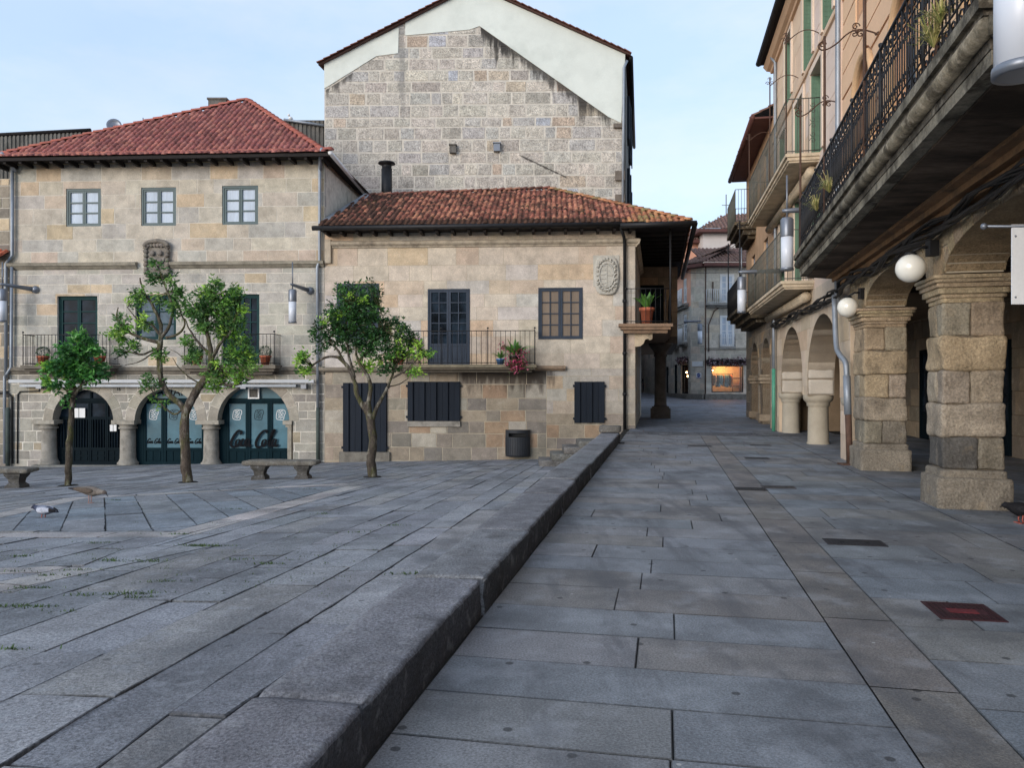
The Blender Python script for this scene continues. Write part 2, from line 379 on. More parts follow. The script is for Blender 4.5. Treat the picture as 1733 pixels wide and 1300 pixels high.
def wslab(mb, mp, poly, n0, n1, ch, col, amp=.006, seg=.14):
    """slab with a worn, wandering outline"""
    pts = []; nrm = []; k = len(poly); sd_ = (poly[0][0]*7.3 + poly[0][1]*3.1) % 50
    for i in range(k):
        p, q = poly[i], poly[(i+1) % k]; L = math.hypot(q[0]-p[0], q[1]-p[1]); m = max(1, int(L/seg)); nx, ny = (q[1]-p[1])/L, -(q[0]-p[0])/L
        pp = poly[i-1]; l0 = math.hypot(p[0]-pp[0], p[1]-pp[1]); mx, my = (p[1]-pp[1])/l0, -(p[0]-pp[0])/l0
        for j in range(m):
            t = j/m; x, y = p[0] + (q[0]-p[0])*t, p[1] + (q[1]-p[1])*t
            a, b = (nx, ny) if j else ((nx+mx)*.75, (ny+my)*.75)
            w = noise.noise(Vector((x*3.5, y*3.5, sd_)))*amp*1.6 + noise.noise(Vector((x*13, y*13, sd_)))*amp - (0 if j else amp*1.2)
            pts.append((x + a*w, y + b*w)); nrm.append((a, b))
    m = len(pts); c2 = [ch*(1 + 1.4*abs(noise.noise(Vector((x*9, y*9, sd_+5))))) for x, y in pts]
    top = [(x - a*c, y - b*c) for (x, y), (a, b), c in zip(pts, nrm, c2)]
    vs = [mp(x, y, n0) for x, y in pts] + [mp(x, y, n1 - ch*.7) for x, y in pts] + [mp(x, y, n1) for x, y in top]
    fs = []
    for i in range(m):
        j = (i+1) % m; fs += [(i, j, m+j, m+i), (m+i, m+j, 2*m+j, 2*m+i)]
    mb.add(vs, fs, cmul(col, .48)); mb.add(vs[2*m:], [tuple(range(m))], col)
class Frame:
    """vertical wall plane: origin (x, y), unit u along the wall, unit n out of the wall"""
    def __init__(s, ox, oy, ux, uy, nx=None, ny=None):
        l = math.hypot(ux, uy); s.o = Vector((ox, oy, 0)); s.u = Vector((ux/l, uy/l, 0))
        s.n = Vector((s.u.y, -s.u.x, 0))
        if nx is not None and s.n.x*nx + s.n.y*ny < 0: s.n = -s.n
    def p(s, u, z, n=0): return s.o + s.u*u + s.n*n + Vector((0, 0, z))
    def __call__(s, u, z, n=0): return s.p(u, z, n)
    def px(s, px, py, n=0):
        d = Vector(((px - 866.5)/FPX, 1, (650 - py)/FPX)); c = Vector((0, 0, CAMZ))
        o = s.o + s.n*n; t = (o - c).dot(s.n) / d.dot(s.n); q = c + d*t
        return ((q - s.o).dot(s.u), q.z)
    def rot(s): return math.atan2(s.u.y, s.u.x)
def fbox(mb, F, u0, u1, z0, z1, n0, n1, col=(1, 1, 1)):
    vs = [F(u, z, n) for n in (n0, n1) for z in (z0, z1) for u in (u0, u1)]
    mb.add(vs, [(0,1,3,2),(4,5,7,6),(0,1,5,4),(2,3,7,6),(0,2,6,4),(1,3,7,5)], col)
def courses(u0, u1, z0, z1, hr, wr, rng, minw=.2):
    z = z0; out = []
    while z < z1 - .02:
        h = rng.uniform(*hr)
        if z + h > z1 - hr[0]*.6: h = z1 - z
        u = u0 - rng.uniform(0, wr[0])
        while u < u1:
            w = rng.uniform(*wr)
            a, b = max(u, u0), min(u + w, u1)
            if u1 - b < minw: b = u1; w = u1 - u
            if b - a > .04: out.append((a, z, b, z + h))
            u += w
            if b >= u1: break
        z += h
    return out
def masonry(mb, F, rects, holes, gap, proud, ch, pal, rng, region=None, jit=0):
    """stone blocks over a wall plane; blocks are clipped by convex holes"""
    for (a, z0, b, z1) in rects:
        pieces = [rect(a + gap/2, z0 + gap/2, b - gap/2, z1 - gap/2)]
        if region is not None: pieces = [q for q in (clip_convex(p, region) for p in pieces) if len(q) >= 3]
        for h in holes:
            hb = (min(p[0] for p in h), min(p[1] for p in h), max(p[0] for p in h), max(p[1] for p in h))
            if b < hb[0] or a > hb[2] or z1 < hb[1] or z0 > hb[3]: continue
            pieces = [q for p in pieces for q in subtract(p, h)]
        col = pal((a + b)/2, (z0 + z1)/2)
        pr = proud * rng.uniform(.5, 1.4)
        one = len(pieces) == 1
        for p in pieces:
            if abs(area(p)) < 4e-3: continue
            p = ccw(p)
            if jit and one and len(p) == 4: p = ccw([(x + rng.uniform(-jit, jit), y + rng.uniform(-jit, jit)) for x, y in p])
            pslab(mb, F, p, -.01, pr, ch if one else 0, col)
def wall_core(mb, F, u0, u1, z0, z1, holes, t, col=(1,1,1), region=None):
    pieces = [rect(u0, z0, u1, z1)] if region is None else [ccw(region)]
    for h in holes: pieces = [q for p in pieces for q in subtract(p, h)]
    for p in pieces: pslab(mb, F, ccw(p), -t, 0, 0, col)
def palette(opts, rng, v=.08):
    tot = sum(w for w, c in opts)
    def f(u, z):
        r = rng.uniform(0, tot)
        for w, c in opts:
            r -= w
            if r <= 0: return cjit(c, rng, v, .02)
        return opts[0][1]
    return f
def voussoirs(mb, F, c, zs, r0, w, proud, pal, rise=None, n=9, gap=.02):
    rz = rise or r0
    for i in range(n):
        t0, t1 = PI*i/n, PI*(i+1)/n
        g = gap/2/r0
        sub = 3; inn = []; out = []
        for k in range(sub + 1):
            t = t0 + g + (t1 - t0 - 2*g)*k/sub
            inn.append((c + r0*math.cos(t), zs + rz*math.sin(t)))
            out.append((c + (r0+w)*math.cos(t), zs + (rz+w)*math.sin(t)))
        col = pal(c, zs)
        for k in range(sub):
            pslab(mb, F, ccw([inn[k], inn[k+1], out[k+1], out[k]]), -.02, proud, 0, col)
def moulding(mb, F, u0, u1, z, prof, col, ret0=0, ret1=0):
    """prof: list of (n, dz); extruded along u, end faces closed"""
    k = len(prof)
    vs = [F(u0 - prof[i][0]*ret0, z + prof[i][1], prof[i][0]) for i in range(k)] + [F(u1 + prof[i][0]*ret1, z + prof[i][1], prof[i][0]) for i in range(k)]
    fs = [(i, (i+1) % k, k + (i+1) % k, k + i) for i in range(k)] + [tuple(range(k))[::-1], tuple(range(k, 2*k))]
    mb.add(vs, fs, col)
CORN = [(0, 0), (.05, 0), (.06, .05), (.10, .07), (.12, .12), (.17, .14), (.17, .20), (0, .22)]
def window(F, parent, u0, u1, z0, z1, fm, gm, leaves=2, cols=1, rows=3, n=-.08, fw=.06, st=.05, bw=.03, panel=0, name='window', lab=None, hollow=.0):
    fr = MB(); W_ = (1, 1, 1)
    fbox(fr, F, u0, u0+fw, z0, z1, n-.05, n+.03); fbox(fr, F, u1-fw, u1, z0, z1, n-.05, n+.03)
    fbox(fr, F, u0+fw, u1-fw, z1-fw, z1, n-.05, n+.03); fbox(fr, F, u0+fw, u1-fw, z0, z0+fw*.8, n-.05, n+.03)
    iu0, iu1, iz0, iz1 = u0+fw, u1-fw, z0+fw*.8, z1-fw
    lw = (iu1-iu0)/leaves
    for l in range(leaves):
        a, b = iu0 + l*lw + .004, iu0 + (l+1)*lw - .004
        fbox(fr, F, a, a+st, iz0, iz1, n-.04, n+.012); fbox(fr, F, b-st, b, iz0, iz1, n-.04, n+.012)
        pz = iz0 + (iz1-iz0)*panel
        fbox(fr, F, a+st, b-st, iz1-st, iz1, n-.04, n+.01); fbox(fr, F, a+st, b-st, iz0, iz0+st, n-.04, n+.01)
        if panel:
            fbox(fr, F, a+st, b-st, iz0+st, pz-st, n-.045, n-.012); fbox(fr, F, a+st, b-st, pz-st, pz, n-.04, n+.008)
            fbox(fr, F, a+st*2, b-st*2, iz0+st*2.2, pz-st*2.2, n-.03, n+.002)
        z_lo = pz if panel else iz0+st
        for r in range(1, rows):
            z = z_lo + (iz1-st-z_lo)*r/rows; fbox(fr, F, a+st, b-st, z-bw/2, z+bw/2, n-.035, n+.004)
        for c in range(1, cols):
            u = a+st + (b-a-2*st)*c/cols; fbox(fr, F, u-bw/2, u+bw/2, z_lo, iz1-st, n-.035, n+.006)
    w = fr.build(name, fm, parent)
    if lab: w['label'] = lab
    g = MB()
    fbox(g, F, u0+fw, u1-fw, (iz0 + (iz1-iz0)*panel) if panel else iz0, iz1, n-.045, n-.03); g.build('pane', gm, w)
    return w
def plank_shutter(F, parent, u0, u1, z0, z1, m, n=-.03, k=7, name='shutter'):
    mb = MB(); fbox(mb, F, u0, u1, z0, z1, n-.05, n-.01)
    w = (u1-u0)/k
    for i in range(k):
        d = .06 if i % 2 == 0 else .0
        fbox(mb, F, u0+i*w+.012, u0+(i+1)*w-.012, z0+.01, z1-.01, n-.012, n+d)
    for z in (z0+.15, z1-.15):
        for u in (u0, u1): fbox(mb, F, u-.05, u+.05, z-.04, z+.04, n, n+.05)
    return mb.build(name, m, parent)
def railing(F, parent, u0, u1, z0, z1, n, m, step=.13, ends=(True, True), r=.009, balls=0, name='railing', nb=0):
    mb = MB()
    def bar(a, b, rr): mb.tube([a, b], rr, 5)
    segs = [((u0, n), (u1, n))]
    if ends[0]: segs.append(((u0, nb), (u0, n)))
    if ends[1]: segs.append(((u1, nb), (u1, n)))
    for (a, b) in segs:
        for z in (z0+.06, z1): bar(F(a[0], z, a[1]), F(b[0], z, b[1]), .014)
        L = math.hypot(b[0]-a[0], b[1]-a[1]); k = max(2, round(L/step))
        for i in range(k+1):
            t = i/k; u = a[0] + (b[0]-a[0])*t; nn = a[1] + (b[1]-a[1])*t
            bar(F(u, z0, nn), F(u, z1, nn), r)
    if balls:
        for i in range(balls):
            u = u0 + (u1-u0)*i/(balls-1) if balls > 1 else u1
            bar(F(u, z0, n), F(u, z1+.04, n), .017); mb.ell(F(u, z1+.09, n), (.035,)*3, 8, 6)
    return mb.build(name, m, parent)
def tiles(mb, P0, ea, eb, poly, pitch, course, colf, rng, lift=.0):
    """clay barrel tiles over a roof plane; poly in (a, b) metres along eave / up slope"""
    ea = Vector(ea).normalized(); eb = Vector(eb).normalized(); nn = ea.cross(eb).normalized()
    if nn.z < 0: nn = -nn
    P0 = Vector(P0)
    a1 = max(p[0] for p in poly); b1 = max(p[1] for p in poly); a0 = min(p[0] for p in poly); b0 = min(p[1] for p in poly)
    mb.add([P0 + ea*a + eb*b for a, b in poly] , [tuple(range(len(poly)))], colf(0, 0, True))
    na = int((a1-a0)/pitch)+1; nb_ = int((b1-b0)/course)+1
    es = list(edges_of(ccw(poly)))
    for j in range(nb_):
        for i in range(na):
            ca, cb = a0 + (i+.5)*pitch, b0 + (j+.5)*course
            if any(a*ca + b*cb > c + .02 for a, b, c in es): continue
            dz = rng.uniform(-.012, .014); da = rng.uniform(-.014, .014); db = rng.uniform(-.02, .02)
            # hump
            vs = []
            for (bb, r, h) in ((cb - course*.62, pitch*.36, .035), (cb + course*.5, pitch*.30, .012)):
                for k in range(6):
                    t = PI*k/5
                    vs.append(P0 + ea*(ca + da + r*math.cos(t)) + eb*(bb + db) + nn*(h + dz + lift + r*1.0*math.sin(t)))
            fs = [(k, k+1, 7+k, 6+k) for k in range(5)] + [(0, 5, 4, 3, 2, 1)]
            mb.add(vs, fs, colf(ca, cb, False), True)
            # channel
            r = pitch*.24; vs = []
            for (bb, h) in ((cb - course*.6, .03), (cb + course*.5, .014)):
                for k in range(4):
                    t = PI*k/3
                    vs.append(P0 + ea*(ca + pitch/2 - r*math.cos(t)) + eb*bb + nn*(h + lift + .02 - r*.35*math.sin(t)))
            mb.add(vs, [(k, k+1, 5+k, 4+k) for k in range(3)], colf(ca, cb, False), True)
def ridge_tiles(mb, A, B, r, colf, rng, step=.36):
    A, B = Vector(A), Vector(B); L = (B-A).length; k = max(1, int(L/step)); d = (B-A)/k
    side = d.cross(Vector((0, 0, 1))).normalized(); up = side.cross(d).normalized()
    for i in range(k):
        vs = []
        for (t, rr, h) in ((-.08, r*1.08, .03), (1.0, r*.95, .0)):
            p = A + d*(i+t)
            for q in range(6):
                th = PI*q/5; vs.append(p + side*rr*math.cos(th) + up*(rr*math.sin(th)*.8 + h))
        mb.add(vs, [(q, q+1, 7+q, 6+q) for q in range(5)] + [(5, 4, 3, 2, 1, 0)], colf(0, 0, False), True)
def rock(mb, M, sx, sy, sz, r=.06, amp=.02, col=(1,1,1), n=7, seed=0, nfreq=3.0):
    """rounded rough block centred on M's origin"""
    idx = {}; vs = []; fs = []
    h = Vector((sx/2, sy/2, sz/2))
    def vert(a, b, c):
        key = (a, b, c)
        if key in idx: return idx[key]
        q = []
        for t, hh in zip((a, b, c), h):
            x = (t/n*2 - 1); x = math.copysign(abs(x)**.8, x); q.append(x*hh)
        p = Vector(q); core = Vector([max(-hh + r, min(hh - r, x)) for x, hh in zip(p, h)])
        d = p - core
        if d.length > 1e-6: p = core + d.normalized()*r
        w = M @ p
        k = noise.noise(w*nfreq + Vector((seed, 0, 0)))*amp + noise.noise(w*nfreq*3.1 + Vector((0, seed, 0)))*amp*.4
        dirn = (p - core).normalized() if (p - core).length > 1e-6 else p.normalized()
        w = w + (M.to_3x3() @ dirn)*k
        idx[key] = len(vs); vs.append(w); return idx[key]
    for i in range(n):
        for j in range(n):
            for lo in (0, n):
                fs.append((vert(lo, i, j), vert(lo, i+1, j), vert(lo, i+1, j+1), vert(lo, i, j+1)))
                fs.append((vert(i, lo, j), vert(i+1, lo, j), vert(i+1, lo, j+1), vert(i, lo, j+1)))
                fs.append((vert(i, j, lo), vert(i+1, j, lo), vert(i+1, j+1, lo), vert(i, j+1, lo)))
    mb.add(vs, fs, col, True)
def text_obj(body, size, F, u, z, n, m, parent, name='lettering', ext=.003, shear=0, sx=1):
    cu = bpy.data.curves.new('t', 'FONT'); cu.body = body; cu.size = size; cu.extrude = ext; cu.align_x = 'CENTER'; cu.align_y = 'CENTER'; cu.shear = shear
    ob = bpy.data.objects.new('t', cu); COL.objects.link(ob)
    dg = bpy.context.evaluated_depsgraph_get(); me = bpy.data.meshes.new_from_object(ob.evaluated_get(dg))
    bpy.data.objects.remove(ob); bpy.data.curves.remove(cu)
    right = F.u if F.n.dot(Vector((F.u.y, -F.u.x, 0))) > 0 else -F.u
    mb = MB(); mb.add([F(u, z, n) + right*v.co.x*sx + Vector((0, 0, v.co.y)) + F.n*v.co.z for v in me.vertices], [tuple(p.vertices) for p in me.polygons])
    bpy.data.meshes.remove(me)
    return mb.build(name, m, parent)
def spline(pts, n=8):
    out = []; P = [Vector(p) for p in pts]; P = [P[0]*2-P[1]] + P + [P[-1]*2-P[-2]]
    for i in range(1, len(P)-2):
        for k in range(n):
            t = k/n; a, b, c, d = P[i-1:i+3]
            out.append(.5*((2*b) + (c-a)*t + (2*a-5*b+4*c-d)*t*t + (3*b-a-3*c+d)*t**3))
    out.append(P[-2]); return out
def ribbon(mb, F, pts, w, n0, n1, col=(1,1,1)):
    """flat stroke in (u, z); w constant or list"""
    k = len(pts)
    if not hasattr(w, '__len__'): w = [w]*k
    L = []; R = []
    for i, p in enumerate(pts):
        a = pts[max(0, i-1)]; b = pts[min(k-1, i+1)]
        dx, dy = b[0]-a[0], b[1]-a[1]; l = math.hypot(dx, dy) or 1
        L.append((p[0] - dy/l*w[i]/2, p[1] + dx/l*w[i]/2)); R.append((p[0] + dy/l*w[i]/2, p[1] - dx/l*w[i]/2))
    vs = [F(x, y, n1) for x, y in L] + [F(x, y, n1) for x, y in R]
    mb.add(vs, [(i, i+1, k+i+1, k+i) for i in range(k-1)], col)
# ---- ground height functions
KD = Vector((.196, .981)); KE = Vector((.981, -.196))          # along / across the street
def ST(s, t): return (KD.x*s + KE.x*t, KD.y*s + KE.y*t)
def zst(x, y): return 0.0 if y < 22 else .0125*(y-22)
def zpl(x, y): return min(.235, .44 - .055*y + .018*x)
def plz(px, py):                                               # pixel of the photograph -> point of the plaza
    a, b = (px-866.5)/FPX, (650-py)/FPX
    y = (.44 - CAMZ)/(b + .055 - .018*a)
    return (a*y, y)
def stz(px, py): y = CAMZ*FPX/(py-650); return ((px-866.5)/FPX*y, y)
def P3(px, py, y): return Vector(((px-866.5)/FPX*y, y, CAMZ + (650-py)/FPX*y))
# ================================================================ GROUND
R = random.Random(7)
def ground_all():
    mb = MB(); mb.add([(-400, -300, -2.2), (400, -300, -2.2), (400, 600, -2.2), (-400, 600, -2.2)], [(0, 1, 2, 3)], lin(90, 90, 88))
    tag(mb.build('ground', MT['pave']), kind='structure')
    # beds under the joints
    mb = MB(); N_ = 33
    xs = [-34 + i*1.15 for i in range(N_)]; ys = [-4 + j*1.1 for j in range(31)]
    def kx(y): return ST((y + .196*1.4)/.981, -1.5)[0]
    for j in range(30):
        for i in range(N_-1):
            x0, x1 = xs[i], min(xs[i+1], kx(ys[j]))
            if x0 > kx(ys[j]): continue
            q = [(x0, ys[j]), (min(xs[i+1], kx(ys[j])), ys[j]), (min(xs[i+1], kx(ys[j+1])), ys[j+1]), (x0, ys[j+1])]
            mb.add([(x, y, zpl(x, y) - .016) for x, y in q], [(0, 1, 2, 3)])
    tag(mb.build('plaza_bed', MT['joint']), kind='structure')
    mb = MB()
    q = [ST(-5, -1.4), ST(-5, 9), ST(22.4, 9), ST(22.4, -1.4)]; mb.add([(x, y, -.014) for x, y in q], [(0, 1, 2, 3)])
    def far(x, y): return (x, y, zst(x, y) - .016)
    for s in range(44):
        a = 22.4 + s*2; t0, t1 = (-1.4 if s < 3 else -6), (9 if s < 6 else 22)
        q = [ST(a, t0), ST(a, t1), ST(a+2, t1), ST(a+2, t0)]
        mb.add([far(*p) for p in q], [(0, 1, 2, 3)])
    tag(mb.build('street_bed', MT['joint']), kind='structure')
    # ---- street slabs
    mb = MB(); rg = random.Random(3)
    blue, brn, gry = lin(123, 127, 132), lin(126, 124, 122), lin(129, 130, 132)
    def smap(s, t, n): x, y = ST(s, t); return Vector((x, y, zst(x, y) + n))
    def field(s0, s1, t0, t1, hr, wr, cols, gap=.006, jit=.002, ch=.005, dz=.0015, skew=0):
        s = s0
        while s < s1:
            h = rg.uniform(*hr); e = min(s + h, s1); t = t0 - rg.uniform(0, wr[0])
            while t < t1:
                w = rg.uniform(*wr); a, b = max(t, t0), min(t + w, t1)
                if t1 - b < .3: b = t1
                if b - a > .15:
                    g = gap/2; P = [(s+g, a+g), (e-g, a+g), (e-g, b-g), (s+g, b-g)]
                    P = [(x + rg.uniform(-jit, jit), y + rg.uniform(-jit, jit)) for x, y in P]
                    x, y = ST(s, (a+b)/2)
                    if abs(x) < .72*max(y, 0) + 3 and y > -1.5:
                        c = cjit(rg.choice(cols), rg, .07, .01)
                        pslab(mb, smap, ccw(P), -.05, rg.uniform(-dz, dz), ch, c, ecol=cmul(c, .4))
                t += w
                if b >= t1: break
            s = e
    field(-1, 24.2, -1.235, 1.055, (.50, .60), (1.0, 2.1), [blue, blue, brn, gry])
    field(-1, 24.2, 1.50, 3.36, (.55, .85), (.9, 1.7), [lin(119, 125, 131), lin(122, 126, 129), lin(126, 125, 123)])
    field(-1, 24.2, 3.372, 8.8, (.55, .8), (1.0, 1.9), [lin(114, 120, 127), lin(119, 120, 122)])
    field(24.2, 25.5, -1.235, 9, (.14, .17), (.25, .45), [lin(78, 82, 88), lin(92, 94, 98)], gap=.016, dz=.004)
    field(25.5, 37, -1.2, 5.2, (.7, 1.0), (1.2, 2.4), [lin(100, 108, 120), lin(106, 110, 118)])
    field(37, 88, -6, 20, (.9, 1.2), (1.6, 3.0), [lin(100, 108, 120), lin(106, 110, 118)])
    tag(mb.build('street_paving', MT['pave']), kind='structure')
    mb = MB(); s = -1                                                     # gutter strip
    while s < 24.2:
        e = min(s + rg.uniform(1.1, 1.6), 24.2); c = cjit(lin(122, 117, 113), rg, .08, .015)
        for (a, b, za, zb) in ((1.060, 1.494, -.002, -.004),):
            vs = []
            for (ss, tt, zz) in ((s+.006, a, za), (e-.006, a, za), (e-.006, b, zb), (s+.006, b, zb)):
                x, y = ST(ss, tt); vs.append((x, y, zst(x, y) + zz + .001))
            mb.add(vs, [(0, 1, 2, 3)], c)
        s = e
    tag(mb.build('gutter', MT['pave']), kind='structure')
    # ---- plaza flags
    mb = MB(); rg = random.Random(11)
    PD = (.125, .992); PE = (.992, -.125)
    def PT(s, t): return (PD[0]*s + PE[0]*t, PD[1]*s + PE[1]*t)
    def pmap(x, y, n): return Vector((x, y, zpl(x, y) + n))
    ka, kb = ST(-6, -1.765), ST(30, -1.765)
    region = clip(rect(-30, -2, 8, 28.4), (kb[1]-ka[1])/40, -(kb[0]-ka[0])/40, ((kb[1]-ka[1])*ka[0] - (kb[0]-ka[0])*ka[1])/40)
    def chull(P):
        P = sorted(P); 
        def half(Q):
            o = []
            for p in Q:
                while len(o) > 1 and (o[-1][0]-o[-2][0])*(p[1]-o[-2][1]) - (o[-1][1]-o[-2][1])*(p[0]-o[-2][0]) <= 0: o.pop()
                o.append(p)
            return o
        return half(P)[:-1] + half(P[::-1])[:-1]
    fan = ccw([plz(-160, 899), plz(307, 899), plz(455, 862), plz(585, 826), plz(420, 824), plz(132, 842), plz(-160, 893)])
    hull = chull([plz(-160, 899), plz(307, 899), plz(588, 824), plz(430, 823), plz(128, 844), plz(-160, 892)])
    def strip(p, q, w):                                                    # light kerb-like band between two pixels
        a, b = Vector((*plz(*p), 0)), Vector((*plz(*q), 0)); d = (b-a).normalized(); nn = Vector((-d.y, d.x, 0))*w/2
        return ccw([(a-nn)[:2], (b-nn)[:2], (b+nn)[:2], (a+nn)[:2]])
    bands = [strip((-160, 905), (312, 905), .42), strip((300, 906), (600, 823), .42), strip((-160, 908), (128, 843), .42), strip((120, 844), (588, 819), .40),
             strip((-250, 1045), (150, 962), .40), strip((-160, 973), (130, 962), .3), strip((40, 852), (500, 830), .02)]
    def emit(poly, c, gap, jit, dz, ch=.009):
        p = ccw(poly)
        if abs(area(p)) < .01: return
        p = inset(p, gap/2)
        if len(p) < 3: return
        if jit and len(p) == 4: p = ccw([(x + rg.uniform(-jit, jit), y + rg.uniform(-jit, jit)) for x, y in p])
        cx = sum(q[0] for q in p)/len(p); cy = sum(q[1] for q in p)/len(p)
        tx, ty = rg.uniform(-dz, dz)*1.2, rg.uniform(-dz, dz)*1.2; d0 = rg.uniform(-dz, dz)
        if abs(area(p)) < .06: ch = 0
        mpf = lambda x, y, n: Vector((x, y, zpl(x, y) + n + (d0 + tx*(x-cx) + ty*(y-cy) if n > -.03 else 0)))
        if len(p) == 4 and area(p) > .25 and cy < 14: wslab(mb, mpf, p, -.06, 0, .004, c, .008)
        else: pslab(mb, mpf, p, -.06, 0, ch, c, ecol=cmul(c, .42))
    base = [lin(134, 137, 142), lin(143, 145, 149), lin(125, 128, 132), lin(136, 136, 136)]
    def rows(s0, s1, t0, t1, fr, hr, wr, cuts, keep, gap, jit, dz, cols):
        t = t0
        while t < t1:
            h = rg.uniform(*hr); s = s0 + rg.uniform(-1, 0)
            while s < s1:
                w = rg.uniform(*wr)
                P = [fr(s, t), fr(s+w, t), fr(s+w, t+h), fr(s, t+h)]; s += w
                cx, cy = P[0]
                if cx < -.72*max(cy, 0) - 3.2 or cy < -1.8: continue
                ps = [ccw(P)]
                for kp in keep: ps = [q for q in (clip_convex(p, kp) for p in ps) if len(q) >= 3]
                one = len(ps) == 1
                for c_ in cuts: ps = [q for p in ps for q in subtract(p, c_)]
                c = cjit(rg.choice(cols), rg, .11, .012)
                for p in ps: emit(p, c, gap, jit if one else 0, dz)
            t += h
    rows(-3, 30, -34, 6, PT, (.32, .48), (.7, 2.0), [hull] + bands[:6], [region], .007, .006, .005, base)
    FD = (-.47, .88); FE = (.88, .47)
    rows(-30, 60, -60, 30, lambda s, t: (FD[0]*s + FE[0]*t, FD[1]*s + FE[1]*t), (.44, .56), (1.6, 3.0), [b for b in bands[:4]], [region, hull], .010, .006, .004, [lin(126, 133, 140), lin(120, 128, 135), lin(132, 135, 138)])
    lite = [lin(176, 169, 165), lin(167, 163, 160)]
    for bi, bpoly in enumerate(bands[:6]):
        # chop the band into stones
        a, b = Vector(bpoly[0]), Vector(bpoly[1]); 
        if (b-a).length < (Vector(bpoly[2])-b).length: a, b = Vector(bpoly[1]), Vector(bpoly[2])
        d = (b-a).normalized(); L = (b-a).length; x = 0
        while x < L:
            w = rg.uniform(.9, 1.5)
            p = clip(clip(ccw(bpoly), -d.x, -d.y, -(d.dot(a) + x)), d.x, d.y, d.dot(a) + min(x+w, L))
            ps = [p] if len(p) >= 3 else []
            for c_ in bands[:bi]: ps = [q for pp in ps for q in subtract(ccw(pp), c_)]
            for pp in ps:
                if len(pp) >= 3: emit(pp, cjit(rg.choice(lite), rg, .06, .01), .016, 0, .003)
            x += w
    tag(mb.build('plaza_paving', MT['plaza']), kind='structure')
ground_all()
# ---------------------------------------------------------------- low kerb wall between plaza and street
def kerb_wall():
    t = thing('low_stone_wall', 'long low kerb wall of worn granite blocks dividing the plaza from the street', 'low wall', (*ST(9, -1.5), 0))
    mb = MB(); rg = random.Random(5); s = -3.0; W_ = .50; H = .25
    while s < 21.5:
        L = rg.uniform(1.5, 2.5)
        if s + L > 20.8: L = 21.5 - s
        dt = rg.uniform(-.010, .010); dz = rg.uniform(-.006, .006); c = cjit(lin(120, 121, 125), rg, .08, .015); sd_ = rg.uniform(0, 50)
        prof = [(-1.245 + .0, -.30), (-1.245 + .0, .05), (-1.242, .13), (-1.240, .215)]
        for k in range(6):
            a = PI/2*k/5; prof.append((-1.245 - .022 + .024*math.cos(a), H - .024 + .024*math.sin(a)))
        prof += [(-1.30, H + .001), (-1.40, H + .002), (-1.53, H + .002), (-1.66, H), (-1.745, H - .008), (-1.765, H - .03), (-1.765, -.35)]
        ns = max(3, int(L/.045)); vs = []; fs = []; k = len(prof)
        for i in range(ns+1):
            ss = s + .006 + (L - .012)*i/ns
            e = 1.0 if 0 < i < ns else 0
            for j, (tt, z) in enumerate(prof):
                q = Vector((ss, tt, z)); nz1 = noise.noise(Vector((ss*1.3 + sd_, tt*3, z*3))); nz2 = noise.noise(Vector((ss*7, tt*9 + sd_, z*9)))
                edge = 1.0 if 3 <= j <= 10 else .35
                tt2 = tt + dt + (nz1*.018 + nz2*.024)*edge; z2 = z + dz + (nz1*.008 + nz2*.012)*(edge if z > 0 else 0)
                if i in (0, ns) and j < k-1: tt2 -= .018 if 2 <= j < 8 else 0; z2 -= .012 if z > .1 else 0
                x, y = ST(ss, tt2); vs.append((x, y, z2 + zst(x, y)))
        for i in range(ns):
            for j in range(k-1): fs.append((i*k+j, i*k+j+1, (i+1)*k+j+1, (i+1)*k+j))
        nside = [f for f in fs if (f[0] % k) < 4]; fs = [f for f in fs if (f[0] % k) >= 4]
        mb.add(vs, nside, cmul(c, .36), True); fs += [tuple(range(k)), tuple(ns*k+j for j in range(k))[::-1]]  # street-side face painted darker: its shade is put into the stone colour
        mb.add(vs, fs, c, True); s += L
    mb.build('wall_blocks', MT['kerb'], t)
    mb = MB(); x, y = ST(21.35, -1.5)
    M = Matrix.Translation((x, y, .355)) @ Matrix.Rotation(-.197, 4, 'Z')
    rock(mb, M, .58, .42, .20, .05, .012, lin(104, 102, 98)); mb.build('end_stone', MT['kerb'], t)
    # steps beside the wall
    st = thing('stone_steps', 'short flight of worn stone steps between the low wall and the house', 'steps', (1.6, 24, -.5))
    mb = MB(); rg = random.Random(9)
    for k, (x0, zt) in enumerate(((.78, -.56), (1.12, -.37), (1.48, -.18), (1.9, -.006))):
        y = 21.7
        while y < 22.9:
            w = 1.25
            M = Matrix.Translation(((x0 + 3.1)/2, y + w/2, zt - .11))
            rock(mb, M, 3.1 - x0, w - .01, .21, .035, .008, cjit(lin(104, 103, 100), rg, .1, .02), n=6); y += w
    mb.build('step_blocks', MT['kerb'], st)
kerb_wall()
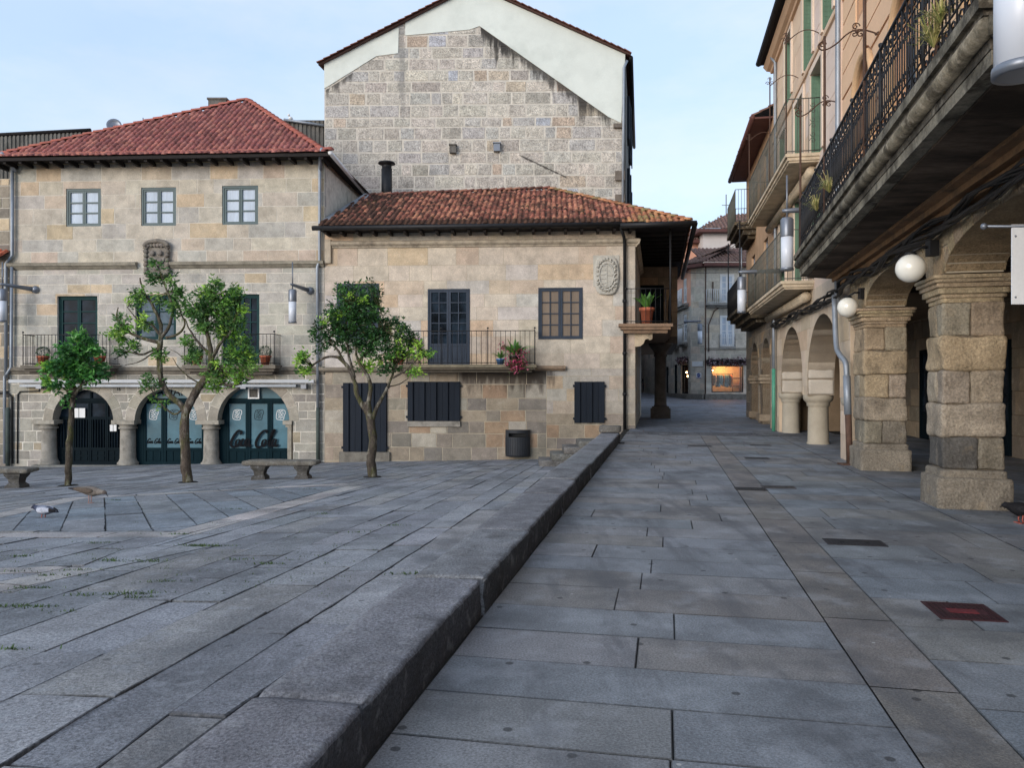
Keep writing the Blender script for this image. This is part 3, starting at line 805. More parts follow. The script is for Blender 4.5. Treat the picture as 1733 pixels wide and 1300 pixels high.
# ---------------------------------------------------------------- covers in the street
def cover(px, py, w, d, label, col, text=False, slot=False):
    x, y = stz(px, py); rz = -.197
    o = thing('drain_cover', label, 'drain cover', (x, y, 0), rz, 'drain and inspection covers in the street')
    Mx = Matrix.Translation((x, y, .0)) @ Matrix.Rotation(rz, 4, 'Z')
    mb = MB(); f = .025
    for a, b in (((-w/2, -d/2, 0), (w/2, -d/2+f, .007)), ((-w/2, d/2-f, 0), (w/2, d/2, .007)), ((-w/2, -d/2+f, 0), (-w/2+f, d/2-f, .007)), ((w/2-f, -d/2+f, 0), (w/2, d/2-f, .007))):
        mb.box(a, b, cmul(col, .8), Mx)
    mb.build('frame', MT['drain'], o)
    mb = MB()
    if slot:
        mb.box((-w/2+f, -d/2+f, .001), (w/2-f, d/2-f, .0025), lin(14, 14, 15), Mx)
        k = 9
        for i in range(k): a = -w/2+f + (w-2*f)*(i+.25)/k; mb.box((a, -d/2+f, .0026), (a+.012, d/2-f, .006), col, Mx)
    else:
        mb.box((-w/2+f, -d/2+f, .001), (w/2-f, d/2-f, .004), col, Mx)
        k = int(w/.035)
        for i in range(k):
            a = -w/2+f + (w-2*f)*(i+.2)/k
            if text and .3*w > abs(a): 
                mb.box((a, -d/2+f*1.4, .0041), (a+.018, -d*.16, .0075), cmul(col, .5), Mx); mb.box((a, d*.16, .0041), (a+.018, d/2-f*1.4, .0075), cmul(col, .5), Mx)
            else: mb.box((a, -d/2+f*1.4, .0041), (a+.018, d/2-f*1.4, .0075), cmul(col, .5), Mx)
        if text: mb.box((-w*.22, -d*.11, .0041), (w*.22, d*.11, .008), lin(112, 44, 50), Mx)
        else:
            for sx in (-.12, .12): mb.box((sx-.02, -.03, .0078), (sx+.02, .03, .0092), lin(18, 18, 18), Mx)
    mb.build('grate' if slot else 'lid', MT['drain'], o)
cover(1629, 1036, .42, .42, 'dark red ribbed square cover at the right edge of the street', lin(70, 38, 44), True)
cover(1446, 919, .56, .30, 'dark ribbed rectangular cover in the street left of the nearest pillar', lin(54, 52, 56))
cover(1270, 828, .46, .30, 'open barred drain grating set in the gutter strip', lin(48, 46, 48), slot=True)
cover(1317, 825, .50, .28, 'brown grey flat cover right beside the open gutter grating', lin(78, 74, 74))
cover(1281, 776, .50, .34, 'flat dark cover midway up the street, right of the gutter', lin(60, 60, 64))
cover(1287, 754, .52, .34, 'farther flat dark cover right of the gutter, near the green pipe', lin(66, 64, 66))
cover(1184, 755, .60, .34, 'small dark cover left of the gutter near the end of the low wall', lin(62, 60, 62))
# ================================================================ LEFT HOUSES (facade line)
FH = Frame(4.2, 26.5, 1, -.052, 0, -1)
U = lambda x, n=0: FH.px(x, 600, n)[0]
def UZ(x, y, n=0): return FH.px(x, y, n)
def Z(x, y, n=0): return FH.px(x, y, n)[1]
def rc(x0, y0, x1, y1, n=0):                                  # pixel rectangle on the facade -> u0,u1,z0,z1
    xm, ym = (x0+x1)/2, (y0+y1)/2
    return U(x0, n), U(x1, n), Z(xm, y1, n), Z(xm, y0, n)
def hole(r, m=0): return rect(r[0]+m, r[2]+m, r[1]-m, r[3]-m)
BEI, GRY, OCH, PIN, DRK = lin(184, 176, 162), lin(176, 172, 164), lin(188, 171, 146), lin(184, 169, 153), lin(142, 139, 132)
def shell(mb, F, u0, u1, z0, z1, n0, n1, col=DARKST): fbox(mb, F, u0, u1, z0, z1, n0, n1, col)
def small_pot(F, u, z, n, parent=None, r=.16, h=.3, mt='terra', label='', kind='ball', group=None, seed=1, name='potted_plant', fl=None):
    c = F(u, z, n)
    o = thing(name, label, 'potted plant', tuple(c), 0, group)
    mb = MB(); mb.lathe(c, [(r*.68, 0), (r*.95, h*.8), (r*1.08, h*.8), (r*1.1, h), (r*.95, h), (r*.9, h*.9)], 14); mb.build('pot', MT[mt], o)
    lf = MB(); rg = random.Random(seed)
    if kind == 'ball':
        for i in range(520):
            d = Vector((rg.gauss(0, 1), rg.gauss(0, 1), rg.gauss(0, 1))).normalized()
            p = c + Vector((0, 0, h + r*.75)) + Vector((d.x*r*1.05, d.y*r*1.05, d.z*r*.95))*rg.uniform(.82, 1.05)
            leaf(lf, p, d + Vector((rg.uniform(-.6, .6), rg.uniform(-.6, .6), rg.uniform(-.4, .6))), .045, .025, cjit(lin(44, 82, 56), rg, .35), rg)
    else:
        for i in range(30 if kind == 'strap' else 40):
            a = rg.uniform(0, 2*PI); ln = rg.uniform(.4, .8) if kind == 'strap' else rg.uniform(.15, .4); bend = rg.uniform(.3, 1.0)
            pts = []
            for k in range(6):
                t = k/5; pts.append(c + Vector((math.cos(a)*ln*t*bend, math.sin(a)*ln*t*bend*.6, h*.9 + ln*(t - .55*bend*t*t))))
            wd = .13 if kind == 'strap' else .05
            sd2 = Vector((-math.sin(a), math.cos(a), 0))
            vs = []
            for k, p in enumerate(pts):
                w = wd*math.sin(PI*min(.98, (k/5)*.85 + .12))/2; vs += [p - sd2*w, p + sd2*w + Vector((0, 0, .01))]
            lf.add(vs, [(2*k, 2*k+1, 2*k+3, 2*k+2) for k in range(5)], cjit(lin(98, 148, 70), rg, .3))
        if fl:
            for fe in fl:
                dx, dz, nn_, sp = fe[:4]; no = fe[4] if len(fe) > 4 else .08
                for i in range(nn_):
                    p = c + F.u*(dx + rg.gauss(0, sp)) + F.n*(no + rg.gauss(0, .06)) + Vector((0, 0, dz + rg.gauss(0, sp)))
                    leaf(lf, p, F.n + Vector((rg.uniform(-1, 1), rg.uniform(-1, 1), rg.uniform(-1, 1))), .085, .07, cjit(rg.choice([lin(214, 84, 132), lin(190, 70, 110), lin(226, 130, 160)]) if rg.random() < .62 else lin(84, 104, 60), rg, .2), rg)
    lf.build('foliage', MT['leaf'], o, recalc=False)
    return o
def leaf(mb, p, d, L, w, col, rg):
    d = Vector(d)
    if d.length < 1e-6: d = Vector((0, 0, 1))
    d.normalize(); s = d.cross(Vector((rg.uniform(-1, 1), rg.uniform(-1, 1), rg.uniform(-.3, 1)))); 
    if s.length < 1e-4: s = Vector((1, 0, 0))
    s.normalize(); nn = s.cross(d)
    p = Vector(p); tip = p + d*L - nn*L*.15
    a = p + d*L*.45 + s*w/2 + nn*w*.18; b = p + d*L*.45 - s*w/2 + nn*w*.18; m = p + d*L*.5
    mb.add([p, a, tip, m, b], [(0, 1, 2, 3), (0, 3, 2, 4)], col)
def strokes(name, parent, F, u, z, sc, n, paths, m, w, nn=6):
    mb = MB()
    for i, path in enumerate(paths):
        pts = [(q.x, q.y) for q in spline([(a, b, 0) for a, b in path], nn)]
        L = len(pts); ws = [w*sc*(.45 + .75*math.sin(PI*(k+.5)/L)) for k in range(L)] if w > 0 else [-w*sc]*L
        ribbon(mb, F, [(u + a*sc, z + b*sc) for a, b in pts], ws, n, n + i*.0004)
    return mb.build(name, m, parent, recalc=False)
# Script word, unit: total length about 3.3
COCA = [
 [(.78, .95), (.70, 1.02), (.52, .90), (.28, .55), (.14, .18), (.22, -.02), (.45, .0), (.75, .12)],          # C
 [(.78, 1.0), (.84, .9), (.74, .74)],
 [(.62, .45), (.50, .34), (.46, .12), (.56, .04), (.68, .16), (.72, .38), (.62, .46)],                       # o
 [(1.02, .40), (.92, .44), (.80, .24), (.82, .06), (.94, .04), (1.06, .16)],                                # c
 [(1.34, .46), (1.18, .46), (1.08, .24), (1.12, .06), (1.22, .08), (1.34, .30)],                            # a
 [(1.38, .46), (1.30, .16), (1.36, .04), (1.50, .10)],
 [(2.42, .98), (2.30, 1.0), (2.02, .72), (1.80, .30), (1.82, .0), (2.02, -.04), (2.28, .14)],                 # C
 [(2.34, 1.0), (2.46, 1.0), (2.48, .84)],
 [(2.34, .44), (2.22, .34), (2.18, .12), (2.28, .04), (2.40, .18), (2.44, .38), (2.34, .46)],                 # o
 [(2.52, .10), (2.66, .40), (2.92, .86), (3.0, 1.02), (2.90, .98), (2.72, .56), (2.62, .14), (2.72, .02), (2.82, .12)],  # l
 [(3.08, .46), (2.96, .44), (2.84, .22), (2.88, .05), (2.98, .08), (3.10, .32)],                            # a
 [(3.14, .48), (3.04, .16), (3.10, .03), (3.26, .12)]]
BADGE = [[(.1, .95), (0, .55), (.02, .1), (.35, 0), (.75, .02), (.82, .4), (.95, .7), (.85, 1.0), (.4, 1.05), (.1, .95)],
 [(.2, .8), (.35, .92), (.45, .75), (.55, .92), (.75, .85)], [(.2, .62), (.35, .7), (.5, .55), (.65, .7), (.8, .62)],
 [(.15, .42), (.3, .5), (.42, .35), (.58, .5), (.7, .4)], [(.15, .2), (.32, .3), (.45, .15), (.6, .28), (.72, .2)]]
# ---------------------------------------------------------------- H1: long three-storey house on the left
def house_left():
    H = thing('arcaded_stone_house', 'three-storey ashlar house with red hipped tile roof and three arched dark doors', 'house', (-12, 27.2, -1.3))
    rg = random.Random(21)
    uL, uR = U(17), U(549); zT, zB = Z(300, 275), -1.75
    wins = [rc(112, 319, 171, 383), rc(239, 317, 298, 382), rc(376, 314, 437, 380)]
    doors = [rc(97, 501, 165, 616), rc(229, 499, 298, 575), rc(376, 498, 439, 616)]
    arches = []
    for (a, b) in ((89, 192), (228, 334), (368, 490)):
        u0, u1 = U(a), U(b); zs = Z(300, 713); arches.append((u0, u1, zs, (u1-u0)/2))
    low = []                                                   # lower parts between columns are wider
    cu = [U(76), U(211), U(353), U(496)]
    zc = Z(300, 713)
    for i in range(3): low.append(rect(cu[i] if i else cu[0]-.1, zB-.2, cu[i+1], zc + .002))
    holes = [hole(w) for w in wins + doors] + [arch_poly(a, b, zs-.02, zs, r) for a, b, zs, r in arches] + low
    core = MB()
    wall_core(core, FH, uL, uR, zB, zT, holes, .45)
    shell(core, FH, uL, uR, 1.9, zT, -6.8, -.46)               # body of the house behind the front wall
    shell(core, FH, uL, uR, zB, 1.9, -6.8, -3.0)
    fbox(core, FH, uL, uL+.45, zB, 1.9, -3.0, -.46); fbox(core, FH, uR-.45, uR, zB, 1.9, -3.0, -.46)
    core.build('wall', MT['mortar'], H)
    mb = MB()
    up = palette([(6, BEI), (3, GRY), (1.8, OCH), (1.2, PIN)], rg, .06); lo = palette([(5, GRY), (3, lin(174, 171, 161)), (.4, OCH), (2, lin(160, 158, 151))], rg, .06)
    dn = palette([(4, lin(160, 156, 147)), (3, lin(144, 141, 133)), (.5, lin(164, 152, 132)), (1, DRK)], rg)
    zc1, zc2 = Z(300, 452), Z(300, 445); zs1, zs2 = Z(300, 634), Z(300, 620)
    hh = holes + [arch_poly(a-.36, b+.36, zs, zs, r+.36) for a, b, zs, r in arches]
    masonry(mb, FH, courses(uL, uR, zc2, zT, (.40, .58), (.55, 1.5), rg), hh[:6], .022, .006, .006, up, rg, jit=.006)
    masonry(mb, FH, courses(uL, uR, zs2, zc1, (.30, .52), (.45, 1.4), rg), hh[:6], .026, .006, .006, lo, rg, jit=.008)
    masonry(mb, FH, courses(uL, uR, zB, zs1, (.28, .5), (.35, .9), rg), hh, .035, .008, .008, dn, rg, jit=.012)
    vp = palette([(1, lin(166, 160, 148)), (1, lin(150, 145, 134))], rg)
    for a, b, zs, r in arches: voussoirs(mb, FH, (a+b)/2, zs, r, .34, .012, vp, n=9)
    # right-hand side wall rising over the neighbour's roof
    FS = Frame(*FH(uR, 0)[:2], .02, 1, 1, 0)
    side = [(0, 5), (5.9, 5), (5.9, 9.28), (0, 9.28)]
    masonry(mb, FS, courses(0, 5.9, 5, 9.3, (.35, .5), (.5, 1.2), rg), [], .02, .006, .006, lo, rg)
    # reveals of the arches
    for a, b, zs, r in arches:
        c = (a+b)/2; N_ = 18
        for i in range(N_):
            t0, t1 = PI*i/N_, PI*(i+1)/N_
            P_ = [(c + r*math.cos(t0), zs + r*math.sin(t0)), (c + r*math.cos(t1), zs + r*math.sin(t1))]
            q = .012
            vs = [FH(P_[0][0], P_[0][1] - 0, .011), FH(P_[1][0], P_[1][1], .011), FH(c + (r-q)*math.cos(t1), zs + (r-q)*math.sin(t1), -.44), FH(c + (r-q)*math.cos(t0), zs + (r-q)*math.sin(t0), -.44)]
            mb.add(vs, [(0, 1, 2, 3)], lin(150, 146, 136))
    mb.build('stonework', MT['ash'], H)
    # mouldings
    mb = MB(); tr = lin(156, 150, 136)
    nxt = lambda nm: mb.build(nm, MT['trim'], H)
    moulding(mb, FH, uL-.05, uR+.05, zT-.02, [(0, 0), (.06, 0), (.09, .06), (.16, .1), (.16, .2), (.24, .22), (.24, .30), (0, .32)], lin(172, 156, 126), 1, 1)
    nxt('cornice')
    for (a, b) in ((16, 233), (290, 549)):
        mb = MB()
        moulding(mb, FH, U(a), U(b), Z(300, 452), [(0, -.06), (.05, -.05), (.12, .03), (.17, .06), (.19, .16), (0, .20)], cmul(tr, .85), 0, 0); mb.build('moulding', MT['trim'], H)
    mb = MB()
    moulding(mb, FH, uL, uR, Z(300, 634), [(0, 0), (.05, .02), (.08, .1), (.14, .14), (.16, .24), (.12, .27), (0, .28)], lin(120, 114, 104)); mb.build('string_course', MT['trim'], H); mb = MB()
    moulding(mb, FH, U(60), U(545), zB + .18, [(0, 0), (.22, 0), (.25, .10), (.22, .27), (0, .28)], lin(120, 120, 116))
    mb.build('plinth', MT['trim'], H)
    # columns
    for k, (uc, half) in enumerate(zip(cu, (0, 0, 0, 0))):
        mb = MB(); zb_ = Z(300, 788); r = .27; top = zc
        c = FH(uc, 0, -.22)
        if k < 3:
            mb.lathe(c, [(.36, zb_-.1), (.36, zb_+.08), (.31, zb_+.12), (.29, zb_+.18), (r, zb_+.24), (r*.95, top-.34), (r*.95, top-.30), (r+.05, top-.28), (r+.05, top-.23), (r, top-.21), (r+.03, top-.14), (r+.12, top-.10)], 24, lin(146, 142, 134))
            fbox(mb, FH, uc-.42, uc+.42, top-.11, top+.03, -.62, .14, lin(156, 151, 140))
        else:
            fbox(mb, FH, U(486), U(486)+.14, zb_-.3, top-.3, -.40, -.02, lin(150, 145, 134))
            fbox(mb, FH, uc-.34, uc-.02, top-.11, top+.03, -.42, .10, lin(156, 151, 140)); fbox(mb, FH, uc-.26, uc-.05, top-.2, top-.11, -.42, .04, lin(150, 145, 134))
            fbox(mb, FH, uc-.20, uc-.06, top-.30, top-.2, -.42, .0, lin(146, 140, 130))
        mb.build('column' if k < 3 else 'corbel', MT['trim'], H)
    # arched doors, recessed
    nd = -.36
    def doorset(i, style):
        a, b, zs, r = arches[i]; a0, b0 = (cu[i]+.2, cu[i+1]-.2) if i < 2 else (cu[2]+.2, U(490)); zb_ = Z(300, 789); zt = zs + r
        d = MB(); c = (a+b)/2; W0, W1 = a0-.15, b0+.1; zt_ = Z(300, 677)      # transom height
        fbox(d, FH, W0, W1, zb_, zb_+.12, nd-.05, nd+.03)
        fbox(d, FH, W0, W1, zt_-.07, zt_+.05, nd-.05, nd+.04)
        n_ = 3 if style else 4
        L0, L1 = (U(234), U(338)) if i == 1 else ((U(376), U(488)) if i == 2 else (U(84), U(200)))
        fbox(d, FH, W0, L0, zb_, zt_, nd-.05, nd+.02); fbox(d, FH, L1, W1, zb_, zt_, nd-.05, nd+.02)
        lw = (L1-L0)/n_; pz = Z(300, 762)
        g = MB(); pan = []
        for l in range(n_):
            x0, x1 = L0 + l*lw, L0 + (l+1)*lw; st = .09 if style else .06
            fbox(d, FH, x0+.004, x0+st, zb_, zt_, nd-.04, nd+.015); fbox(d, FH, x1-st, x1-.004, zb_, zt_, nd-.04, nd+.015)
            fbox(d, FH, x0+st, x1-st, pz-.05, pz+.05, nd-.04, nd+.01); fbox(d, FH, x0+st, x1-st, zt_-.14, zt_-.07, nd-.04, nd+.01)
            fbox(d, FH, x0+st, x1-st, zb_+.1, pz-.05, nd-.045, nd-.015)
            for q in range(2):
                w = (x1-x0-2*st)/2; 
                for r2 in range(1 if style else 2):
                    hz = (pz-.05-zb_-.12)/(1 if style else 2)
                    fbox(d, FH, x0+st+q*w+.03, x0+st+(q+1)*w-.03, zb_+.15+r2*hz, zb_+.09+(r2+1)*hz, nd-.03, nd+.005)
            pan.append((x0+st, x1-st))
            if not style:
                zm = Z(300, 709); fbox(d, FH, x0+st, x1-st, zm-.05, zm+.05, nd-.04, nd+.01)
                k = 5
                for q in range(k): uu = x0+st + (x1-x0-2*st)*(q+.5)/k; fbox(d, FH, uu-.015, uu+.015, pz+.05, zm-.05, nd-.03, nd+.03)
        dd = d.build('arched_door', MT['greenwood'] if style else flatwood, H)
        for (x0, x1) in pan: fbox(g, FH, x0, x1, pz, zt_-.1, nd-.04, nd-.03)
        g.build('pane', MT['glassteal'] if style else MT['glass'], dd)
        # lunette over the transom
        g = MB(); lun = clip(arch_poly(a+.0, b-.0, zs-.1, zs, r), 0, -1, -(zt_+.05)); pslab(g, FH, ccw(lun), nd-.05, nd-.03, 0, (1,1,1))
        g.build('lunette', MT['glassteal'] if style else MT['glass'], dd)
        if not style:
            b_ = MB(); fbox(b_, FH, c+.05, c+.11, zt_, zt-.1, nd-.03, nd+.03); b_.build('glazing_bar', flatwood, dd)
        return dd, pan, pz, zt_, (L0, L1)
    flatwood = MT['greenwood_d']
    d0, pan0, *_ = doorset(0, 0); d1, pan1, pz1, zt1, _ = doorset(1, 1); d2, pan2, pz2, zt2, _ = doorset(2, 1)
    # paper notices
    for (r_, par) in ((rc(124, 691, 134, 707, nd), d0), (rc(135, 691, 145, 707, nd), d0), (rc(187, 719, 192, 730, nd), d0), (rc(193, 719, 198, 730, nd), d0)):
        mb = MB(); fbox(mb, FH, *r_, nd+.035, nd+.038); mb.build('paper_notice', MT['white'], par)
    # badges and script on the panels
    for pans, par, cols in ((pan1, d1, 'wdw'), (pan2, d2, 'wdw')):
        for (x0, x1), cc in zip(pans, cols):
            strokes('badge', par, FH, (x0+x1)/2-.17, Z(300, 711), .34, nd-.024, BADGE, MT['white'] if cc == 'w' else MT['black'], -.055, 4)
    for (x0, x1) in pan1: strokes('script_lettering', par if False else d1, FH, x0+.01, Z(300, 752), (x1-x0-.02)/3.3, nd-.022, COCA, MT['black'], .20, 4)
    strokes('script_lettering', d2, FH, U(388, nd), Z(300, 755, nd), (U(472, nd)-U(388, nd))/3.25, nd+.045, COCA, MT['black'], .15, 8)
    text_obj('BANANA', .42, FH, U(293, nd), Z(300, 664, nd), nd-.022, MT['black'], d1, 'lettering')
    text_obj('16', .17, FH, U(201), Z(201, 659), .016, MT['black'], H, 'house_number')
    # extractor box in the third lunette
    mb = MB(); r_ = rc(421, 656, 440, 675, nd); w = .05
    fbox(mb, FH, r_[0], r_[1], r_[2], r_[2]+w, nd, nd+.08); fbox(mb, FH, r_[0], r_[1], r_[3]-w, r_[3], nd, nd+.08)
    fbox(mb, FH, r_[0], r_[0]+w, r_[2]+w, r_[3]-w, nd, nd+.08); fbox(mb, FH, r_[1]-w, r_[1], r_[2]+w, r_[3]-w, nd, nd+.08)
    v = mb.build('air_vent', MT['white'], d2); mb = MB(); fbox(mb, FH, r_[0]+w, r_[1]-w, r_[2]+w, r_[3]-w, nd+.0, nd+.04); mb.build('vent_panel', MT['slate'], v)
    # windows
    for w in wins: window(FH, H, *w, MT['tealframe'], MT['glasspale'], 2, 1, 3, n=-.05, fw=.07, st=.06, bw=.05)
    for i, w in enumerate(doors):
        window(FH, H, *w, MT['tealframe_d'], MT['glass'] if i != 1 else MT['glassmid'], 2, 1 if i < 2 else 2, 4 if i != 1 else 3, n=-.12, fw=.07, st=.06, bw=.04, panel=.25 if i != 1 else 0, name='balcony_door' if i != 1 else 'window')
    # coat of arms
    mb = MB(); r_ = rc(246, 408, 290, 470); cu_, du = (r_[0]+r_[1])/2, (r_[1]-r_[0])/2; st_ = lin(128, 122, 114)
    pslab(mb, FH, ccw(arch_poly(r_[0]+.06, r_[1]-.1, r_[2]+.12, r_[3]-.45, .4)), 0, .10, .03, st_)
    mb2 = [(.0, .12)]
    for i in range(26):
        t = 2*PI*i/26; mb.ell(FH(cu_ + (du-.08)*max(-1, min(1, 1.35*math.cos(t))), (r_[2]+r_[3])/2 - .04 + (r_[3]-r_[2])*.41*max(-1, min(1, 1.25*math.sin(t))), .13), (.085, .06, .085), 7, 5, cjit(st_, rg, .15), amp=.5, seed=i)
    pslab(mb, FH, ccw([(cu_-.3, r_[3]-.62), (cu_-.3, r_[2]+.6), (cu_, r_[2]+.32), (cu_+.3, r_[2]+.6), (cu_+.3, r_[3]-.62)]), .08, .16, .03, lin(126, 120, 114))
    for (du_, dz_) in ((-.14, .2), (.14, .2), (-.14, -.1), (.14, -.1), (0, -.32)): mb.ell(FH(cu_+du_, (r_[2]+r_[3])/2+dz_, .17), (.09, .03, .1), 8, 5, lin(120, 114, 108), amp=.5)
    v = []
    for i in range(13):
        t = PI*i/12; v.append(FH(cu_ + .42*math.cos(t), r_[3]-.22 + .20*math.sin(t), .16))
    mb.tube(v, .08, 8, st_); mb.build('coat_of_arms', MT['trim'], H)
    # balconies
    for (a, b, pl_) in ((39, 186, 0), (312, 464, 1)):
        n_ = .62; u0, u1 = U(a, n_), U(b, n_); zt_ = Z(300, 618, n_); zb_ = Z(300, 632, n_)
        mb = MB(); moulding(mb, FH, u0-.08+.6, u1+.08-.6, zb_-.02, [(0, 0), (.42, .02), (.50, .10), (.60, .14), (.70, .16), (.70, .26), (0, .28)], lin(112, 106, 96), 1, 1) if False else None
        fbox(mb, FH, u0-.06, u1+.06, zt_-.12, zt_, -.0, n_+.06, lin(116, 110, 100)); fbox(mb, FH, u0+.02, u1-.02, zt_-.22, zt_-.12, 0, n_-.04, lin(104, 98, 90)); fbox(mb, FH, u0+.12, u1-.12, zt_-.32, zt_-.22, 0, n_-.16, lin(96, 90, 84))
        B = mb.build('balcony', MT['trim'], H)
        railing(FH, B, u0, u1, zt_, Z(300, 566, n_), n_, MT['iron'], .13, balls=2)
    # awning cassette with folded canopy, hood lamps
    mb = MB(); fbox(mb, FH, U(15, .4), U(531, .4), Z(300, 648, .4), Z(300, 642.5, .4), .30, .42)
    A = mb.build('awning_cassette', MT['palealu'], H)
    mb = MB(); fbox(mb, FH, U(32, .3), U(500, .3), Z(300, 655, .3), Z(300, 650.5, .3), .06, .27); mb.build('folded_canopy', MT['zinc'], A)
    for px_ in (66, 412, 514):
        mb = MB(); fbox(mb, FH, U(px_-4.5, .2), U(px_+4.5, .2), Z(300, 658, .2), Z(300, 650, .2), .02, .24); mb.build('hood_lamp', MT['lampbody'], H)
    # pipes
    mb = MB()
    for (pts, r) in (([(21, 270), (21, 432), (10, 446), (10, 640)], .06), ([(20, 452), (19, 622), (8, 638), (8, 785)], .055)):
        mb.tube([FH(*UZ(x, y, .12), .12) for x, y in pts], r, 10)
    mb.build('downpipe', MT['zinc'], H); mb = MB()
    mb.tube([FH(*UZ(x, y, .12), .12) for x, y in ((539, 262), (541, 275), (541, 440), (537, 452), (538, 690))], .055, 10)
    mb.tube([FH(*UZ(x, y, .3), n) for x, y, n in ((549, 255, .6), (543, 268, .4), (540, 285, .12))], .055, 10)
    mb.build('downpipe', MT['zinc'], H); mb = MB(); mb.tube([FH(*UZ(x, y, .3), n) for x, y, n in ((12, 262, .6), (15, 275, .3), (21, 288, .12))], .055, 10)
    mb.build('downpipe', MT['zinc'], H)
    mb = MB(); mb.tube([FH(*UZ(x, y, .12), .12) for x, y in ((538, 690), (538, 787))], .065, 10); mb.build('pipe_foot', MT['pipegreen'], H); mb = MB(); mb.tube([FH(*UZ(x, y, .12), .12) for x, y in ((13, 690), (13, 790))], .07, 10)
    mb.build('pipe_foot', MT['pipegreen'], H)
    mb = MB(); mb.tube([FH(*UZ(x, y, .04), .04) for x, y in ((67, 655), (66, 662), (34, 663), (30, 668), (29, 785))], .025, 6)
    mb.tube([FH(*UZ(x, y, .06), .06) for x, y in ((-5, 666), (12, 664), (20, 672), (21, 785))], .035, 6); mb.build('conduit', MT['iron'], H)
    # roof
    ez = Z(300, 262, .7) ; e = .75
    A_ = FH(uL-.7, ez, e); B_ = FH(uR+.42, ez, e); hw = (uR-uL+1.12); dp = 8.2
    C_ = FH(uR+.42, ez, e-dp-.5); D_ = FH(uL-.7, ez, e-dp-.5)
    ap = P3(418, 171, FH(U(418), 0, 0).y + 4.0)
    # kick: lower strip of flatter tiles
    def ab(P, O, ea, eb): return ((P-O).dot(ea), (P-O).dot(eb))
    redc = lambda a, b, base: cmul(lin(92, 58, 50), .6) if base else cjit(rg.choice([lin(148, 92, 86), lin(136, 84, 80), lin(160, 106, 96), lin(126, 80, 76)]), rg, .14, .04)
    rf = MB()
    ea = (B_-A_).normalized(); k1 = FH(uL-.7+.42, ez+.17, e-.5); k2 = FH(uR+.42-.42, ez+.17, e-.5)
    eb = (k1-A_); eb = (eb - ea*eb.dot(ea)).normalized()
    tiles(rf, A_, ea, eb, [ab(A_, A_, ea, eb), ab(B_, A_, ea, eb), ab(k2, A_, ea, eb), ab(k1, A_, ea, eb)], .215, .3, redc, rg)
    lift = Vector((0, 0, .06))
    O = k1 + lift*.5; pb = ap; eb = (pb-O); eb = (eb - ea*eb.dot(ea)).normalized()
    tiles(rf, O, ea, eb, [ab(O, O, ea, eb), ab(k2+lift*.5, O, ea, eb), ab(ap, O, ea, eb)], .215, .3, redc, rg)
    bb = [FH(uL-.28, ez+.17, e-dp), FH(uR, ez+.17, e-dp)]
    rf.add([k1, k2, ap, bb[0], bb[1]], [(1, 4, 2), (4, 3, 2), (3, 0, 2)], lin(120, 70, 62))
    rf.add([B_, k2, bb[1], C_], [(0, 1, 2, 3)], lin(120, 70, 62)); rf.add([A_, k1, bb[0], D_], [(0, 1, 2, 3)], lin(120, 70, 62))
    for a, b in ((k1, ap), (k2, ap), (A_, k1), (B_, k2)): ridge_tiles(rf, a + Vector((0, 0, .05)), b + Vector((0, 0, .05)), .12, lambda a, b, c: cjit(lin(156, 92, 80), rg, .12, .03), rg)
    ridge_tiles(rf, k1 + Vector((0, 0, .06)), k2 + Vector((0, 0, .06)), .07, lambda a, b, c: cjit(lin(150, 90, 76), rg, .1, .03), rg)
    # tile ends along the eaves
    Rf = rf.build('roof', MT['tile'], H, recalc=False)
    mb = MB(); fbox(mb, FH, uL-.66, uR+.38, ez-.06, ez-.02, -dp+.2, e-.04)
    for i in range(22):
        u = uL - .3 + i*(uR-uL+.4)/21; fbox(mb, FH, u-.05, u+.05, ez-.2, ez-.06, -.3, e-.1)
    fbox(mb, FH, uL-.66, uR+.38, ez-.12, ez-.0, e-.07, e-.03); fbox(mb, FH, uL, uR, ez-.22, ez-.06, -6.8, -.02)
    mb.build('soffit', MT['darkwood'], Rf)
    mb = MB(); g0 = FH(uR+.42, ez-.02, e); g1 = FH(uR+.2, ez-.02, -5.9); mb.tube([g0, g1], .075, 8); mb.build('side_gutter', MT['white'], Rf)
    mb = MB(); a = P3(373, 178, 31.2); mb.box(a-Vector((.38, .3, 1.2)), a+Vector((.34, .3, .12))); mb.box(a+Vector((-.42, -.34, .125)), a+Vector((.38, .34, .2))); mb.build('chimney', MT['slate'], Rf)
    mb = MB(); mb.tube([P3(242, 226, 29.5), P3(242, 199, 29.5)], .02, 5); mb.build('antenna', MT['zinc'], Rf)
    dc = P3(193, 212, 29.3); mb = MB(); M = Matrix.Rotation(math.radians(80), 4, 'X') @ Matrix.Rotation(.3, 4, 'Y')
    mb.lathe(dc, [(.0, -.08), (.12, -.07), (.22, -.03), (.27, .02), (.26, .03), (.2, -.01), (.0, -.05)], 18, (1,1,1), True, M); mb.tube([dc, dc - Vector((0, -.1, .6))], .025, 6)
    mb.build('satellite_dish', MT['lampbody'], Rf)
    # plants on the left balconies
    gp = 'potted box balls on the balconies'
    for (px_, py_, lab) in ((73, 618, 'clipped round bush in terracotta pot at the left end of the left balcony'), (169, 618, 'terracotta pot half hidden behind the slim young tree on the left balcony'), (449, 618, 'clipped round bush in terracotta pot at the right end of the right balcony'), (333, 618, 'clipped round bush in pot behind the branches at the left end of the right balcony')):
        u, z = UZ(px_, py_, .42); small_pot(FH, u, Z(300, 618, .62), .42, r=.19, h=.33, label=lab, group=gp, seed=px_)
MT['greenwood_d'] = mat('blackish green wood', lin(16, 27, 33), .6, .12, 4, .08, 40, .2, .004, .04, stretch=(1, 1, .15))
